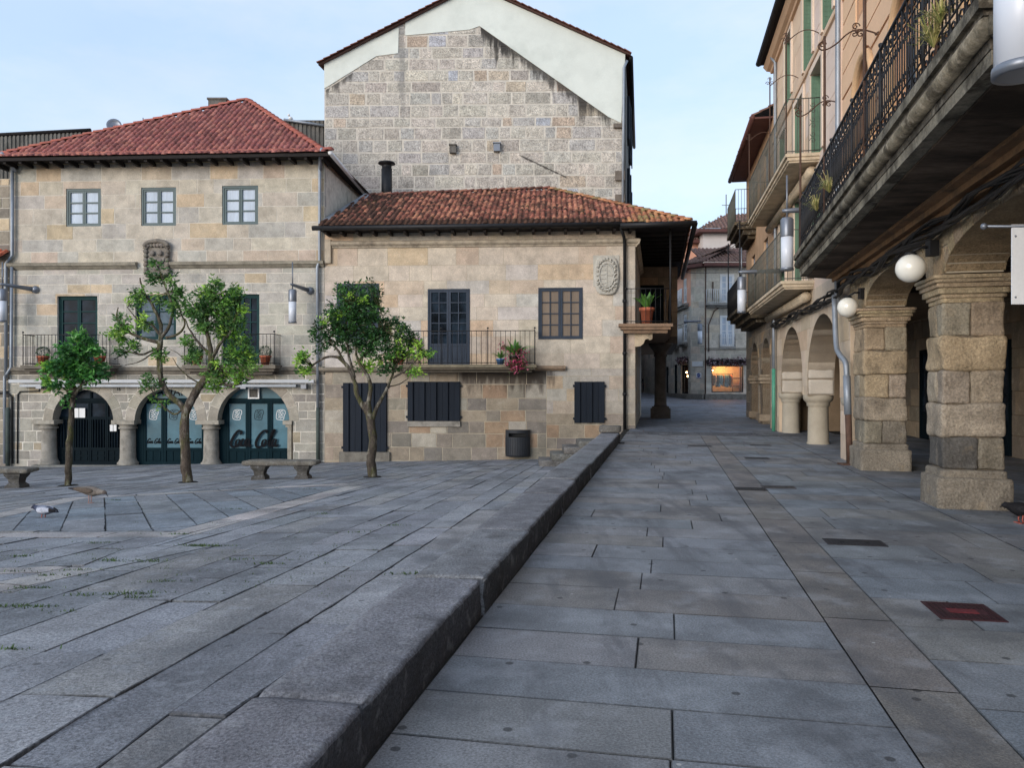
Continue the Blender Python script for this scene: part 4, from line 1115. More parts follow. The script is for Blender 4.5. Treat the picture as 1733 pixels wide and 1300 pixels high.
MT['tealframe_d'] = mat('deep teal window paint', lin(32, 60, 62), .6, .1, 4, .06, 40, .1, .003, .08)
MT['pipegreen'] = mat('old green grey pipe', lin(72, 82, 78), .7, .2, 6, .1, 40, .3, .004, .3, stain=(lin(60, 54, 50), 4, .5, .7, .6))
MT['palealu'] = mat('pale aluminium', lin(176, 180, 184), .5, .05, 3, .03, 30, .1)
house_left()
# ---------------------------------------------------------------- H2: lower house with balcony and corner porch
def house_corner():
    H = thing('corner_stone_house', 'low two-storey ashlar house with mossy tile roof, carved shield and dark corner porch', 'house', (-1, 26.6, -1))
    rg = random.Random(33)
    uL, uR = U(549)+.01, U(1075); zT, zB = Z(800, 384), -1.5
    door = rc(724, 489, 795, 617); win = rc(911, 487, 986, 574); winl = rc(570, 480, 641, 575)
    sh = [rc(581, 648, 655, 765), rc(690, 646, 779, 713), rc(972, 646, 1023, 716)]
    holes = [hole(r) for r in [door, win, winl] + sh]
    core = MB(); wall_core(core, FH, uL, uR, zB, zT, holes, .45)
    for h in (door, win, winl, *sh): fbox(core, FH, h[0]-.1, h[1]+.1, h[2]-.1, h[3]+.1, -.56, -.462)
    core.build('wall', MT['mortar2'], H)
    mb = MB()
    up = palette([(7, lin(194, 183, 168)), (3, lin(186, 181, 174)), (1.1, lin(196, 175, 151)), (1, lin(190, 173, 156))], rg, .04)
    dn = palette([(3, lin(156, 144, 128)), (3, lin(142, 135, 124)), (1.4, lin(160, 138, 116)), (1.4, lin(126, 121, 114)), (1, lin(168, 162, 150))], rg, .08)
    md = palette([(4, lin(174, 168, 158)), (1.2, lin(184, 166, 142)), (2, lin(168, 166, 162)), (1, lin(178, 166, 150))], rg, .06)
    zs = Z(800, 624); zm = Z(800, 700); zc = Z(800, 418)
    masonry(mb, FH, courses(uL, uR, zs, zc, (.42, .60), (.7, 1.6), rg), holes, .012, .005, .004, up, rg, jit=.004)
    masonry(mb, FH, courses(uL, uR, zc, zT, (.5, .6), (1.0, 2.2), rg), holes, .012, .005, .004, up, rg)
    um = U(690); ur = U(925)
    masonry(mb, FH, courses(uL, ur, zB, zs, (.36, .52), (.5, 1.2), rg), holes, .022, .010, .010, dn, rg, jit=.010)
    masonry(mb, FH, courses(ur, uR, zm, zs, (.38, .5), (.5, 1.2), rg), holes, .016, .006, .006, md, rg, jit=.006)
    masonry(mb, FH, courses(ur, uR, zB, zm, (.36, .5), (.5, 1.1), rg), holes, .02, .010, .008, dn, rg, jit=.008)
    # side wall towards the alley, and the inner wall at the back of the loggia
    FS = Frame(*FH(uR, 0)[:2], .19, 1, 1, -.19)
    masonry(mb, FS, courses(0, 9.2, -.1, 6.9, (.42, .55), (.6, 1.3), rg), [], .012, .005, .004, md, rg)
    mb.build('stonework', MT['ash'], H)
    mb = MB(); fbox(mb, FS, 0, 9.2, -.2, 6.9, -.42, -.012); fbox(mb, FH, uL, uR-.46, 5.5, 6.7, -6, -.6); mb.build('side_wall', MT['mortar2'], H)
    # mouldings
    mb = MB(); tr = lin(176, 165, 148)
    P_ = [(0, 0), (.05, 0), (.07, .05), (.12, .08), (.16, .12), (.16, .2), (.1, .24), (0, .25)]
    moulding(mb, FH, U(562), uR, Z(800, 418), P_, tr, 0, 1)
    fbox(mb, FH, U(551), U(561), Z(550, 446), Z(550, 406), 0, .11, tr)
    ps = [(0, 0), (.1, .02), (.16, .08), (.16, .16), (0, .18)]
    mb.build('cornice', MT['trim'], H); mb = MB(); moulding(mb, FH, U(541), U(656), Z(800, 630), ps, lin(130, 122, 110)); mb.build('string_course', MT['trim'], H); mb = MB(); moulding(mb, FH, U(905), U(957), Z(800, 628), ps, lin(150, 130, 110))
    mb.build('string_course', MT['trim'], H); mb = MB()
    moulding(mb, FS, 0, 8, Z(1050, 418), P_, tr, 1, 0)
    mb.build('porch_cornice', MT['trim'], H); mb = MB()
    fbox(mb, FH, U(690), U(779), Z(730, 722), Z(730, 713), 0, .08, lin(150, 146, 138)); mb.build('window_sill', MT['trim'], H); mb = MB(); fbox(mb, FH, U(575), U(660), zB+.3, Z(620, 765), 0, .10, lin(124, 120, 112))
    mb.build('doorstep', MT['trim'], H)
    # joinery
    window(FH, H, *door, MT['greywood'], MT['glass'], 2, 2, 5, n=.0, fw=.05, st=.07, bw=.035, panel=.27, name='balcony_door')
    window(FH, H, *win, MT['greywood'], MT['glassreed'], 2, 2, 4, n=.0, fw=.05, st=.07, bw=.035)
    window(FH, H, *winl, MT['greywood'], MT['glass'], 2, 2, 4, n=.0, fw=.05, st=.07, bw=.035)
    for r_, k in zip(sh, (7, 9, 5)): plank_shutter(FH, H, *r_, MT['slatewood'], n=.03, k=k)
    # carved shield
    r_ = rc(1004, 432, 1048, 500); c, w, zc_, h = (r_[0]+r_[1])/2, (r_[1]-r_[0])/2, (r_[2]+r_[3])/2, (r_[3]-r_[2])/2; st_ = lin(182, 180, 172)
    mb = MB(); fbox(mb, FH, r_[0], r_[1], r_[2]+.3, r_[3], .0, .03, st_)
    pslab(mb, FH, ccw([(c + w*.98*math.cos(t)*(abs(math.cos(t))**-.5 if abs(math.cos(t)) > .2 else 1)*.97, zc_ + h*.98*math.sin(t)) for t in [2*PI*i/24 for i in range(24)]]), .02, .12, .04, st_)
    for i in range(22):
        t = 2*PI*i/22; s = [(c + (w-.14)*max(-1, min(1, 1.2*math.cos(t))) + .05*math.cos(t+a)*a/4, zc_ + (h-.14)*math.sin(t) + .05*math.sin(t+a)*a/4) for a in (0, 1.2, 2.4, 3.6, 4.8)]
        mb.tube([FH(x, z, .14) for x, z in s], [.045, .05, .045, .035, .02], 6, cjit(st_, rg, .05))
    mb.tube([FH(c + w*.56*math.cos(t), zc_ - .02 + h*.60*math.sin(t), .15) for t in [2*PI*i/28 for i in range(29)]], .025, 6, st_)
    pslab(mb, FH, ccw([(c + w*.52*math.cos(t), zc_-.02 + h*.56*math.sin(t)) for t in [2*PI*i/24 for i in range(24)]]), .1, .14, .01, lin(170, 168, 160))
    fbox(mb, FH, c-.015, c+.015, zc_-h*.55, zc_+h*.52, .14, .165, st_)
    for i in range(5): z = zc_ - .3 + i*.15; fbox(mb, FH, c-w*.42, c-.04, z, z+.035, .14, .165, st_)
    for i in range(5):
        z = zc_ + .34 - i*.17; ribbon(mb, FH, [(c+.03, z), (c+.17, z-.17 if i != 2 else z-.02), (c+w*.45, z-.2 if i != 2 else z)], .03, .14, .165, st_)
    mb.build('coat_of_arms', MT['shield'], H)
    # long balcony
    n_ = .72; u0, u1 = U(668, n_), U(905, n_); zt = Z(800, 617, n_)
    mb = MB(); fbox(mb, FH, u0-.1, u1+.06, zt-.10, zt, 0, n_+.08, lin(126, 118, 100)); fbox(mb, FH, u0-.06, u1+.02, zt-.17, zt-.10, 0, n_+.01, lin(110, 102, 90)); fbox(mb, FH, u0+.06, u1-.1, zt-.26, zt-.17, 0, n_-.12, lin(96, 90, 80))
    B = mb.build('balcony', MT['trim'], H); railing(FH, B, u0, u1, zt, Z(800, 560, n_), n_, MT['iron'], .165, balls=4)
    # porch: slab, ceiling, column, upper room
    n_ = .35; zt = 3.66; uE = U(1139, n_)
    mb = MB(); stc = lin(142, 118, 98)
    k = Vector((.19, 1, 0)).normalized()
    def slabp(du, z0, z1, nf, uoff, col):
        a = FH(U(1048, n_)+uoff, 0, nf); b = FH(uE-uoff, 0, nf); b2 = b + k*19; a2 = FH(uR-.3, 0, -.2); a3 = a2 + k*19
        for pts in ([a, b, FH(uE-uoff, 0, -.25), FH(U(1048, n_)+uoff, 0, -.0)],):
            pass
        P = [a, b, b2, a3, a2, FH(U(1048, n_)+uoff, 0, .005)]
        vs = [Vector((q.x, q.y, z0)) for q in P] + [Vector((q.x, q.y, z1)) for q in P]; m_ = len(P)
        mb.add(vs, [tuple(range(m_))[::-1], tuple(range(m_, 2*m_))] + [(i, (i+1) % m_, m_+(i+1) % m_, m_+i) for i in range(m_)], col)
    slabp(0, zt-.1, zt, n_, 0, stc); slabp(0, zt-.2, zt-.1, n_-.06, .07, cmul(stc, .9)); slabp(0, zt-.32, zt-.2, n_-.14, .16, cmul(stc, .8))
    B = mb.build('porch_balcony', MT['trim'], H)
    mb = MB(); r0, r1 = zt, Z(1100, 488, n_); 
    pa, pb, pc = FH(U(1060, n_), 0, n_-.06), FH(uE-.08, 0, n_-.06), FH(uE-.08, 0, n_-.06) + k*6.2
    for z in (r0+.08, r1): 
        mb.tube([pa+Vector((0,0,z)), pb+Vector((0,0,z)), pc+Vector((0,0,z))], .016, 5); mb.tube([pa+Vector((0,0,z)), FH(U(1060, n_), z, 0.01)], .016, 5)
    for i in range(10): q = pa.lerp(pb, i/9); mb.tube([q+Vector((0,0,r0)), q+Vector((0,0,r1))], .010, 5)
    for i in range(38): q = pb.lerp(pc, i/37); mb.tube([q+Vector((0,0,r0)), q+Vector((0,0,r1))], .010, 5)
    mb.tube([pb+Vector((0,0,r0)), pb+Vector((0,0,7.0))], .035, 8); mb.ell(pa+Vector((0,0,r1)), (.05,)*3, 8, 6)
    mb.build('porch_railing', MT['iron'], B)
    # corbel
    cb = MB(); pts = [(0, 0), (.62, 0), (.60, -.18), (.52, -.22), (.46, -.16), (.36, -.2), (.30, -.34), (.2, -.42), (.08, -.44), (0, -.44)]
    q = uR - .02; vs = []
    for nn in (.02, -.42): vs += [FH(q + a, zt-.33 + b, nn) for a, b in pts]
    m_ = len(pts); cb.add(vs, [tuple(range(m_)), tuple(range(m_, 2*m_))[::-1]] + [(i, (i+1) % m_, m_+(i+1) % m_, m_+i) for i in range(m_)], lin(186, 170, 146)); cb.build('corbel', MT['trim'], H)
    # column
    mb = MB(); cx, cy = 6.38, 33.0; zb_ = zst(cx, cy); M = Matrix.Translation((cx, cy, 0)) @ Matrix.Rotation(-.19, 4, 'Z'); cc = lin(96, 90, 86)
    mb.box((-.42, -.42, zb_-.1), (.42, .42, zb_+.42), cc, M); mb.box((-.36, -.36, zb_+.42), (.36, .36, zb_+.5), cc, M)
    prof = [(.30, zb_+.5), (.26, zb_+.58), (.25, 2.75), (.29, 2.8), (.29, 2.86), (.26, 2.9), (.34, 3.05), (.46, 3.2), (.52, 3.28), (.52, 3.34)]
    mb.lathe((cx, cy, 0), prof, 20, cc); mb.build('porch_column', MT['trim'], H)
    # upper room at the back of the loggia and the mass over the passage
    a2 = FH(uR-.3, 0, -.2) + k*6.9
    FB = Frame(a2.x, a2.y, 1, -.05, 0, -1); mb = MB(); wd = 1.95
    bd = rect(.35, 3.66, 1.35, 5.9)
    masonry(mb, FB, courses(0, wd, 3.66, 6.7, (.45, .55), (.6, 1.0), rg), [bd], .015, .005, .004, palette([(1, lin(150, 130, 110)), (1, lin(128, 116, 104))], rg), rg)
    mb.build('loggia_wall', MT['ash'], H)
    mb = MB(); vs = []
    for z in (3.36, 6.72):
        for q in (a2 + Vector((.0, .02, 0)), FB(wd, 0, -.02), FB(wd, 0, -.02) + k*13, a2 + k*13): vs.append(Vector((q.x, q.y, z)))
    mb.add(vs, [(3,2,1,0),(4,5,6,7),(0,1,5,4),(1,2,6,5),(2,3,7,6),(3,0,4,7)]); mb.build('upper_room', MT['darkstone'], H)
    window(FB, H, .35, 1.35, 3.68, 5.9, MT['greenwood_d'], MT['glass'], 2, 1, 3, n=.03, panel=.3, name='loggia_door')
    # black downpipe and gutter
    mb = MB(); ez = 7.02; e = .75
    mb.tube([FH(U(540), ez-.08, e+.02), FH(U(1046), ez-.06, e+.02)], .085, 8)
    mb.tube([FH(U(1046), ez-.1, e+.02), FH(U(1172), ez-.05, e+.02)], .095, 8)
    q0 = FH(U(1172)-.05, ez-.05, e); mb.tube([q0, q0 + k*13.5 + Vector((0, 0, 0))], .09, 8)
    mb.tube([FH(U(1049, .5), ez-.1, .7), FH(U(1056, .3), ez-.4, .3), FH(U(1057, .1), ez-.6, .12), FH(U(1057, .1), .0, .12)], .055, 10)
    for z in (1.2, 2.6, 4.4): mb.lathe(FH(U(1057, .1), 0, .12), [(.075, z), (.075, z+.1)], 10)
    mb.build('gutter_and_downpipe', MT['iron'], H)
    # roof
    rr = MB(); c1 = [lin(146, 94, 80), lin(160, 108, 90), lin(122, 78, 68), lin(104, 72, 62), lin(172, 122, 100)]; c2 = [lin(170, 118, 88), lin(176, 130, 96), lin(156, 106, 82), lin(138, 118, 84)]
    A_ = FH(U(538, e), ez, e); B_ = FH(U(1168, e), ez, e)
    R0 = P3(622, 333, 30.4); R1 = P3(930, 321, 30.6)
    L_ = (B_-A_).length
    def rc_(a, b, base):
        if base: return lin(64, 44, 36)
        if a > L_*.82 + b*.3 and rg.random() < .85: return cjit(rg.choice(c2), rg, .15)
        if b < .5: return cjit(lin(82, 60, 50), rg, .3)
        if (a < 2.5 and rg.random() < .6) or rg.random() < .12: return cjit(lin(84, 62, 54), rg, .25)
        return cjit(rg.choice(c1), rg, .14)
    def ab(P, O, ea, eb): return ((P-O).dot(ea), (P-O).dot(eb))
    ea = (B_-A_).normalized(); eb = (R1-A_); eb = (eb - ea*eb.dot(ea)).normalized()
    tiles(rr, A_, ea, eb, ccw([ab(p, A_, ea, eb) for p in (A_, B_, R1, R0)]), .195, .27, rc_, rg)
    R2 = R1 + k*9; Bk = B_ + k*13.6
    eb2 = (R2-B_); ea2 = (Bk-B_).normalized(); eb2 = (eb2 - ea2*eb2.dot(ea2)).normalized()
    tiles(rr, B_, ea2, eb2, ccw([ab(p, B_, ea2, eb2) for p in (B_, Bk, R2, R1)]), .195, .27, lambda a, b, c: lin(70, 50, 40) if c else cjit(rg.choice(c2), rg, .15), rg)
    ridge_tiles(rr, B_ + Vector((0, 0, .04)), R1 + Vector((0, 0, .04)), .10, lambda a, b, c: cjit(rg.choice(c2), rg, .15), rg, .3)
    ridge_tiles(rr, R1 + Vector((0, 0, .04)), R0 + Vector((0, 0, .04)), .11, lambda a, b, c: cjit(rg.choice(c1), rg, .15), rg, .3)
    # rear slope and lead flashing by the taller neighbour
    rr.add([R0, R1, R1 + Vector((0, 2.2, -1.0)), R0 + Vector((0, 2.2, -1.0))], [(0, 1, 2, 3)], c1[2])
    Rf = rr.build('roof', MT['mosstile'], H, recalc=False)
    mb = MB(); mb.add([A_ + Vector((.02, .5, .32)), R0 + Vector((-.1, 0, .14)), R0 + Vector((.16, 0, .1)), A_ + Vector((.3, .5, .26))], [(0, 1, 2, 3)]); mb.build('lead_flashing', MT['zinc'], Rf)
    mb = MB(); P = [FH(U(538, e), 0, e-.05), FH(U(1168, e)-.04, 0, e-.05), FH(U(1168, e)-.04, 0, e-.05)+k*13.4, FH(uR-.6, 0, -.2)+k*13.4, FH(uR-.6, 0, -.0), FH(uL, 0, -.0)]
    vs = [Vector((q.x, q.y, ez-.12)) for q in P] + [Vector((q.x, q.y, ez-.02)) for q in P]; m_ = 6
    mb.add(vs, [tuple(range(m_))[::-1], tuple(range(m_, 2*m_))] + [(i, (i+1) % m_, m_+(i+1) % m_, m_+i) for i in range(m_)])
    for i in range(20): u = uL+.2 + i*(uR-uL-.4)/19; fbox(mb, FH, u-.045, u+.045, ez-.24, ez-.12, 0, e-.12)
    for i in range(9): q = FH(uR, ez-.24, .1) + k*(.6 + i*.75); M = Matrix.Translation(q) @ Matrix.Rotation(-.19, 4, 'Z'); mb.box((0, -.05, 0), (1.72, .05, .12), (1,1,1), M)
    mb.build('soffit', MT['darkwood'], Rf)
    # flue
    f0 = P3(654.5, 333, 30.8); mb = MB(); r = .215
    mb.lathe((f0.x, f0.y, 0), [(r, f0.z-.6), (r, f0.z+1.12), (r*.9, f0.z+1.12), (r*.9, f0.z+1.3), (r*1.6, f0.z+1.32), (r*1.5, f0.z+1.38), (.02, f0.z+1.44)], 20); mb.build('flue', MT['iron'], Rf)
    # plants and chair on the balconies
    zt = Z(800, 617, .72)
    small_pot(FH, U(872, .4), zt, .40, r=.22, h=.30, mt='iron', label='leafy plant with pink flowers hanging over the right end of the long balcony', kind='strap', seed=4, name='flowering_plant',
              fl=[(.05, .30, 60, .10), (-.42, .62, 40, .06), (.0, -.02, 360, .12, .42), (.25, .02, 120, .10, .40), (.2, .35, 60, .12), (-.1, .25, 60, .16)])
    small_pot(FH, U(847, .45), zt, .5, r=.15, h=.2, mt='bluepot', label='small blue pot beside the pink flowers on the long balcony', kind='tuft', seed=6)
    small_pot(FH, U(678, .4), zt, .45, r=.14, h=.22, mt='terra', label='red flowers in a pot behind the middle citrus tree on the long balcony', kind='tuft', seed=8, name='flowering_plant', fl=[(0, .35, 80, .12)])
    small_pot(FH, U(1095, .1), 3.665, .02, r=.245, h=.56, label='broad-leaved plant in a large terracotta pot on the corner porch balcony', kind='strap', seed=12)
    ch = thing('balcony_chair', 'mauve folding chair half hidden by the tree at the left of the long balcony', 'chair', tuple(FH(U(700, .3), zt, .3)))
    mb = MB(); u = U(700, .3)
    for du in (-.22, .22):
        mb.tube([FH(u+du, zt, .5), FH(u+du, zt+.45, .15)], .015, 5); mb.tube([FH(u+du, zt, .12), FH(u+du, zt+.45, .5)], .015, 5); mb.tube([FH(u+du, zt+.45, .15), FH(u+du, zt+.95, .06)], .015, 5)
    mb.build('chair_frame', MT['iron'], ch)
    mb = MB(); fbox(mb, FH, u-.22, u+.22, zt+.45, zt+.48, .12, .52, lin(150, 124, 146)); mb.build('seat', MT['cloth'], ch)
    mb = MB(); fbox(mb, FH, u-.22, u+.22, zt+.6, zt+.95, .05, .08, lin(150, 124, 146)); mb.build('backrest', MT['cloth'], ch)
MT['mortar2'] = mat('warm mortar', lin(176, 166, 148), .95, .12, 6, .1, 60, .3, .01, .1, stain=(lin(120, 112, 100), 2.2, .5, .75, .5))
MT['slatewood'] = mat('blue black planks', lin(31, 38, 48), .65, .12, 4, .08, 40, .2, .004, .15, stretch=(1, 1, .15))
MT['shield'] = mat('carved pale stone', lin(178, 176, 168), .9, .1, 6, .1, 50, .4, .008, .2)
MT['darkstone'] = mat('passage stone', lin(96, 88, 80), .9, .2, 3, .1, 40, .4, .01, .2)
MT['bluepot'] = flat('blue plastic', lin(92, 132, 184), .4)
house_corner()
# ---------------------------------------------------------------- H3: tall gabled house behind
def gable_house():
    H = thing('tall_gabled_house', 'tall rear house with a big stone gable wall and white plaster under its roof edge', 'house', (-1.5, 33, 0))
    rg = random.Random(44); FG = Frame(0, 33.4, 1, -.02, 0, -1)
    def g(x, y): return FG.px(x, y, 0)
    outline = [g(549, 400), g(1056, 400), g(1058, 92), g(803, -22), g(549, 108)]
    outline[0] = (outline[0][0], -1); outline[1] = (outline[1][0], -1)
    core = MB(); wall_core(core, FG, 0, 0, 0, 0, [], .5, region=outline)
    k = Vector((.17, 1, 0)).normalized(); back = 13
    oc = ccw(outline); n_ = len(oc)
    vs = [FG(x, z, -.5) for x, z in oc] + [FG(x, z, -.5) + k*back for x, z in oc]
    core.add(vs, [(i, (i+1) % n_, n_+(i+1) % n_, n_+i) for i in range(n_)] + [tuple(range(n_, 2*n_))])
    core.build('wall', MT['gmortar'], H)
    # rubble blocks
    zb = g(800, 400)[1]; zt = g(800, 40)[1]; x0, x1 = outline[0][0], outline[1][0]
    pal = palette([(5, lin(178, 173, 164)), (3, lin(172, 170, 166)), (2.0, lin(188, 182, 171)), (.9, lin(171, 175, 181)), (.4, lin(180, 168, 152)), (.8, lin(162, 157, 149)), (.3, lin(176, 160, 145))], rg, .06)
    mb = MB(); masonry(mb, FG, courses(x0, x1, zb-1, zt, (.42, .56), (.45, 1.35), rg), [], .07, .012, .012, pal, rg, region=ccw(outline), jit=.02)
    mb.build('stonework', MT['grey'], H)
    # plaster: two areas of irregular outline, slightly proud of the stone
    mb = MB()
    left = [g(549, 150), g(637, 95), g(674, 90), g(675, 46), g(549, 108)]
    right = [[g(686, 60), g(686, 38), g(803, -22), g(812, 44), g(795, 50)], [g(812, 44), g(803, -22), g(1058, 92), g(1051, 208), g(1030, 198)], ]
    for P in [left[:2] + [g(637, 63), g(549, 108)], [g(637, 95), g(674, 90), g(675, 46), g(637, 64)]] + right: pslab(mb, FG, ccw(P), .0, .035, .0, (1,1,1))
    mb.build('plaster', MT['plaster'], H)
    # crack lines / parapet stones
    # roof verge and slopes
    A, T, B = FG(*outline[4], .18), FG(*outline[3], .18), FG(*outline[2], .18)
    A = A + (A-T).normalized()*.25; B = B + (B-T).normalized()*.25
    mb = MB(); th = Vector((0, 0, .09))
    for (a, b) in ((A, T), (T, B)):
        vs = [a, b, b + k*back, a + k*back]; vs += [v + th for v in vs]; mb.add(vs, [(3,2,1,0),(4,5,6,7),(0,1,5,4),(1,2,6,5),(2,3,7,6),(3,0,4,7)], lin(84, 60, 54))
        ridge_tiles(mb, a + th + k*.12, b + th + k*.12, .10, lambda *q: cjit(lin(128, 78, 64), rg, .2), rg, .32); ridge_tiles(mb, a + th*.6 - k*.05, b + th*.6 - k*.05, .075, lambda *q: cjit(lin(112, 74, 62), rg, .25), rg, .32)
    R_ = mb.build('roof', MT['tile'], H, recalc=False)
    # right side: slate-hung wall with pipes and shutters
    FSd = Frame(*FG(x1, 0)[:2], k.x, k.y, 1, -.1)
    mb = MB(); z1 = outline[2][1]; fbox(mb, FSd, .0, back, 4, z1-.1, .01, .07); mb.build('slate_cladding', MT['slate'], H)
    mb = MB(); mb.tube([FSd(0.1, z1-.1, .3), FSd(back, z1-.1, .3)], .09, 8); mb.build('eave_gutter', MT['iron'], R_)
    mb = MB(); mb.tube([FG(x1+.12, z1-.3, .1), FG(x1-.02, z1-.6, .12), FG(x1-.1, 6, .12)], .055, 8); mb.build('downpipe', MT['zinc'], H)
    for (a, b, z0_, z1_) in ((3.0, 4.2, 13.2, 15.2), (6.4, 7.6, 13.2, 15.2), (3.0, 4.2, 9.6, 11.8), (6.4, 7.6, 9.6, 11.8)):
        mb = MB(); fbox(mb, FSd, a, b, z0_, z1_, .07, .2); mb.build('shutter', MT['slatewood'], H); mb = MB(); fbox(mb, FSd, b+.02, b+.6, z0_, z1_, .2, .26); mb.build('shutter', MT['slatewood'], H)
    for (x, y, c) in ((767, 254, 'slate'), (841, 251, 'lampbody')):
        a = g(x, y); mb = MB(); fbox(mb, FG, a[0]-.14, a[0]+.14, a[1]-.16, a[1]+.16, .0, .22); fbox(mb, FG, a[0]-.17, a[0]+.17, a[1]+.165, a[1]+.2, .0, .27); mb.build('wall_box', MT[c], H)
    for (x, y, w, h) in ((1050, 210, 12, 7), (1050, 290, 9, 16), (1050, 330, 9, 12)):
        mb = MB(); a, b = g(x-w, y+h), g(x+3, y); fbox(mb, FG, a[0], b[0]+.1, a[1], b[1], .0, .14, lin(112, 104, 96)); mb.build('quoin', MT['trim'], H)
gable_house()
def rear_roofs():
    o = thing('corrugated_building', 'weathered grey corrugated building showing over the left end of the red roof', 'building', (-25, 36, 0))
    F_ = Frame(-30, 36, 1, .03, 0, -1); mb = MB(); a = F_.px(-60, 233); b = F_.px(154, 222)
    vs = [F_(a[0]-4, -1, 0), F_(b[0], -1, 0), F_(b[0], b[1], 0), F_(a[0], a[1], 0), F_(a[0]-4, a[1], 0)]; mb.add(vs + [v + Vector((0, 8, 0)) for v in vs], [(0,1,2,3,4), (9,8,7,6,5)] + [(i, (i+1) % 5, 5+(i+1) % 5, 5+i) for i in range(5)])
    q = a[0]-4
    while q < b[0]:
        z = a[1] + (b[1]-a[1])*max(0, (q-a[0])/(b[0]-a[0])); fbox(mb, F_, q, q+.09, 3, z+.02, .0, .05); q += .19
    mb.build('corrugated_wall', MT['slate'], o)
    mb = MB(); fbox(mb, F_, a[0]-4, b[0]+.15, b[1]-.02, b[1]+.1, -8, .12) if False else mb.tube([F_(a[0]-4, a[1]+.05, .02), F_(a[0], a[1]+.05, .02), F_(b[0], b[1]+.05, .02)], .09, 6); mb.build('coping', MT['darkwood'], o)
    o = thing('corrugated_lean_to', 'dark grey corrugated wall between the red roof and the tall gable', 'building', (-10, 34, 0))
    F_ = Frame(-10, 34.5, 1, 0, 0, -1); mb = MB(); a = F_.px(478, 203); b = F_.px(549, 202); c = F_.px(540, 300)
    fbox(mb, F_, a[0]-3, b[0]+.1, -1, a[1], -4, 0); q = a[0]-3
    while q < b[0]: fbox(mb, F_, q, q+.09, 6, a[1]-.02, .0, .05); q += .19
    mb.build('corrugated_wall', MT['slate'], o)
    mb = MB(); mb.tube([F_(*F_.px(482, 204), .15), F_(*F_.px(549, 214), .15)], .06, 6); mb.build('roof_edge_pipe', MT['zinc'], o)
    mb = MB(); p = F_(*F_.px(493, 202), .1); mb.ell(p, (.1, .14, .1), 8, 6); mb.ell(p + Vector((-.06, -.08, .14)), (.06, .07, .06), 8, 6); mb.tube([p + Vector((0, 0, -.04)), p + Vector((.16, .05, -.06))], [.06, .02], 6)
    g = mb.build('seagull', MT['white']); tag(g, 'small pale gull perched on the dark roof edge beside the tall gable', 'gull')
    # far-left neighbour
    o = thing('stone_house', 'sliver of a rough stone house with an orange tile roof beyond the zinc downpipes', 'house', (-19.5, 27.5, -1))
    rg = random.Random(3); u1 = U(17)-.02; u0 = u1-6; zt = Z(5, 440); mb = MB(); masonry(mb, FH, courses(u0, u1, -1.8, 9, (.3, .5), (.4, 1.0), rg), [], .03, .01, .01, palette([(2, lin(150, 142, 128)), (2, lin(126, 120, 110)), (1, OCH)], rg), rg); mb.build('stonework', MT['ash'], o)
    mb = MB(); fbox(mb, FH, u0, u1, -1.8, 9, -6, -.012); mb.build('wall', MT['mortar'], o)
    mb = MB(); P0 = FH(u0, zt, .5); tiles(mb, P0, FH.u, Vector((0, .86, .5)), [(0, 0), (u1-u0, 0), (u1-u0, 1.6), (0, 1.6)], .2, .3, lambda a, b, c: lin(80, 50, 44) if c else cjit(lin(172, 98, 72), rg, .2), rg)
    mb.build('roof', MT['tile'], o, recalc=False)
rear_roofs()
# ================================================================ RIGHT SIDE: arcaded houses
FA = Frame(3.335, 0, .226, 1, -1, .226); NA = math.hypot(.226, 1)
FB_ = Frame(7.7 - .19*19.8, 0, .19, 1, -1, .19); NB = math.hypot(.19, 1)
def Yu(F, px_, n=0): return F.px(px_, 650, n)[0]
OC1, OC2, OC3 = lin(170, 152, 126), lin(156, 140, 118), lin(142, 128, 110)
def iron_scroll(mb, mp, c, r, turns=1.4, d=1, ph=0, th=.012, k=16):
    pts = []
    for i in range(k+1):
        t = i/k; rr = r*(1-.86*t); a = ph + d*t*turns*2*PI; pts.append(mp(c[0] + rr*math.cos(a), c[1] + rr*math.sin(a)))
    mb.tube(pts, th, 4, cap=False)
def scroll_arm(name, m, parent, P, dirv, L, up=Vector((0, 0, 1)), r=.014):
    """S-shaped wrought arm from a post top to the wall with a knot in the middle"""
    mb = MB(); mp = lambda x, z: P + dirv*x + up*z
    pts = [mp(x, z) for x, z in ((.02, .02), (-.06, .0), (-.10, -.06), (-.05, -.13), (.06, -.12), (.2, -.04), (.36, .10), (.5, .16), (.66, .14), (.84, .06), (L-.1, .05), (L, .12))]
    mb.tube(spline(pts, 4), r, 5)
    iron_scroll(mb, mp, (.5, .22), .07, 1.2, 1, 0, r*.8); iron_scroll(mb, mp, (.48, .09), .06, 1.2, -1, 2, r*.8); iron_scroll(mb, mp, (.58, .08), .06, 1.2, 1, 1, r*.8)
    mb.ell(mp(.52, .13), (.035,)*3, 6, 5); iron_scroll(mb, mp, (-.03, -.04), .06, 1.3, 1, 0, r*.8)
    return mb.build(name, m, parent)
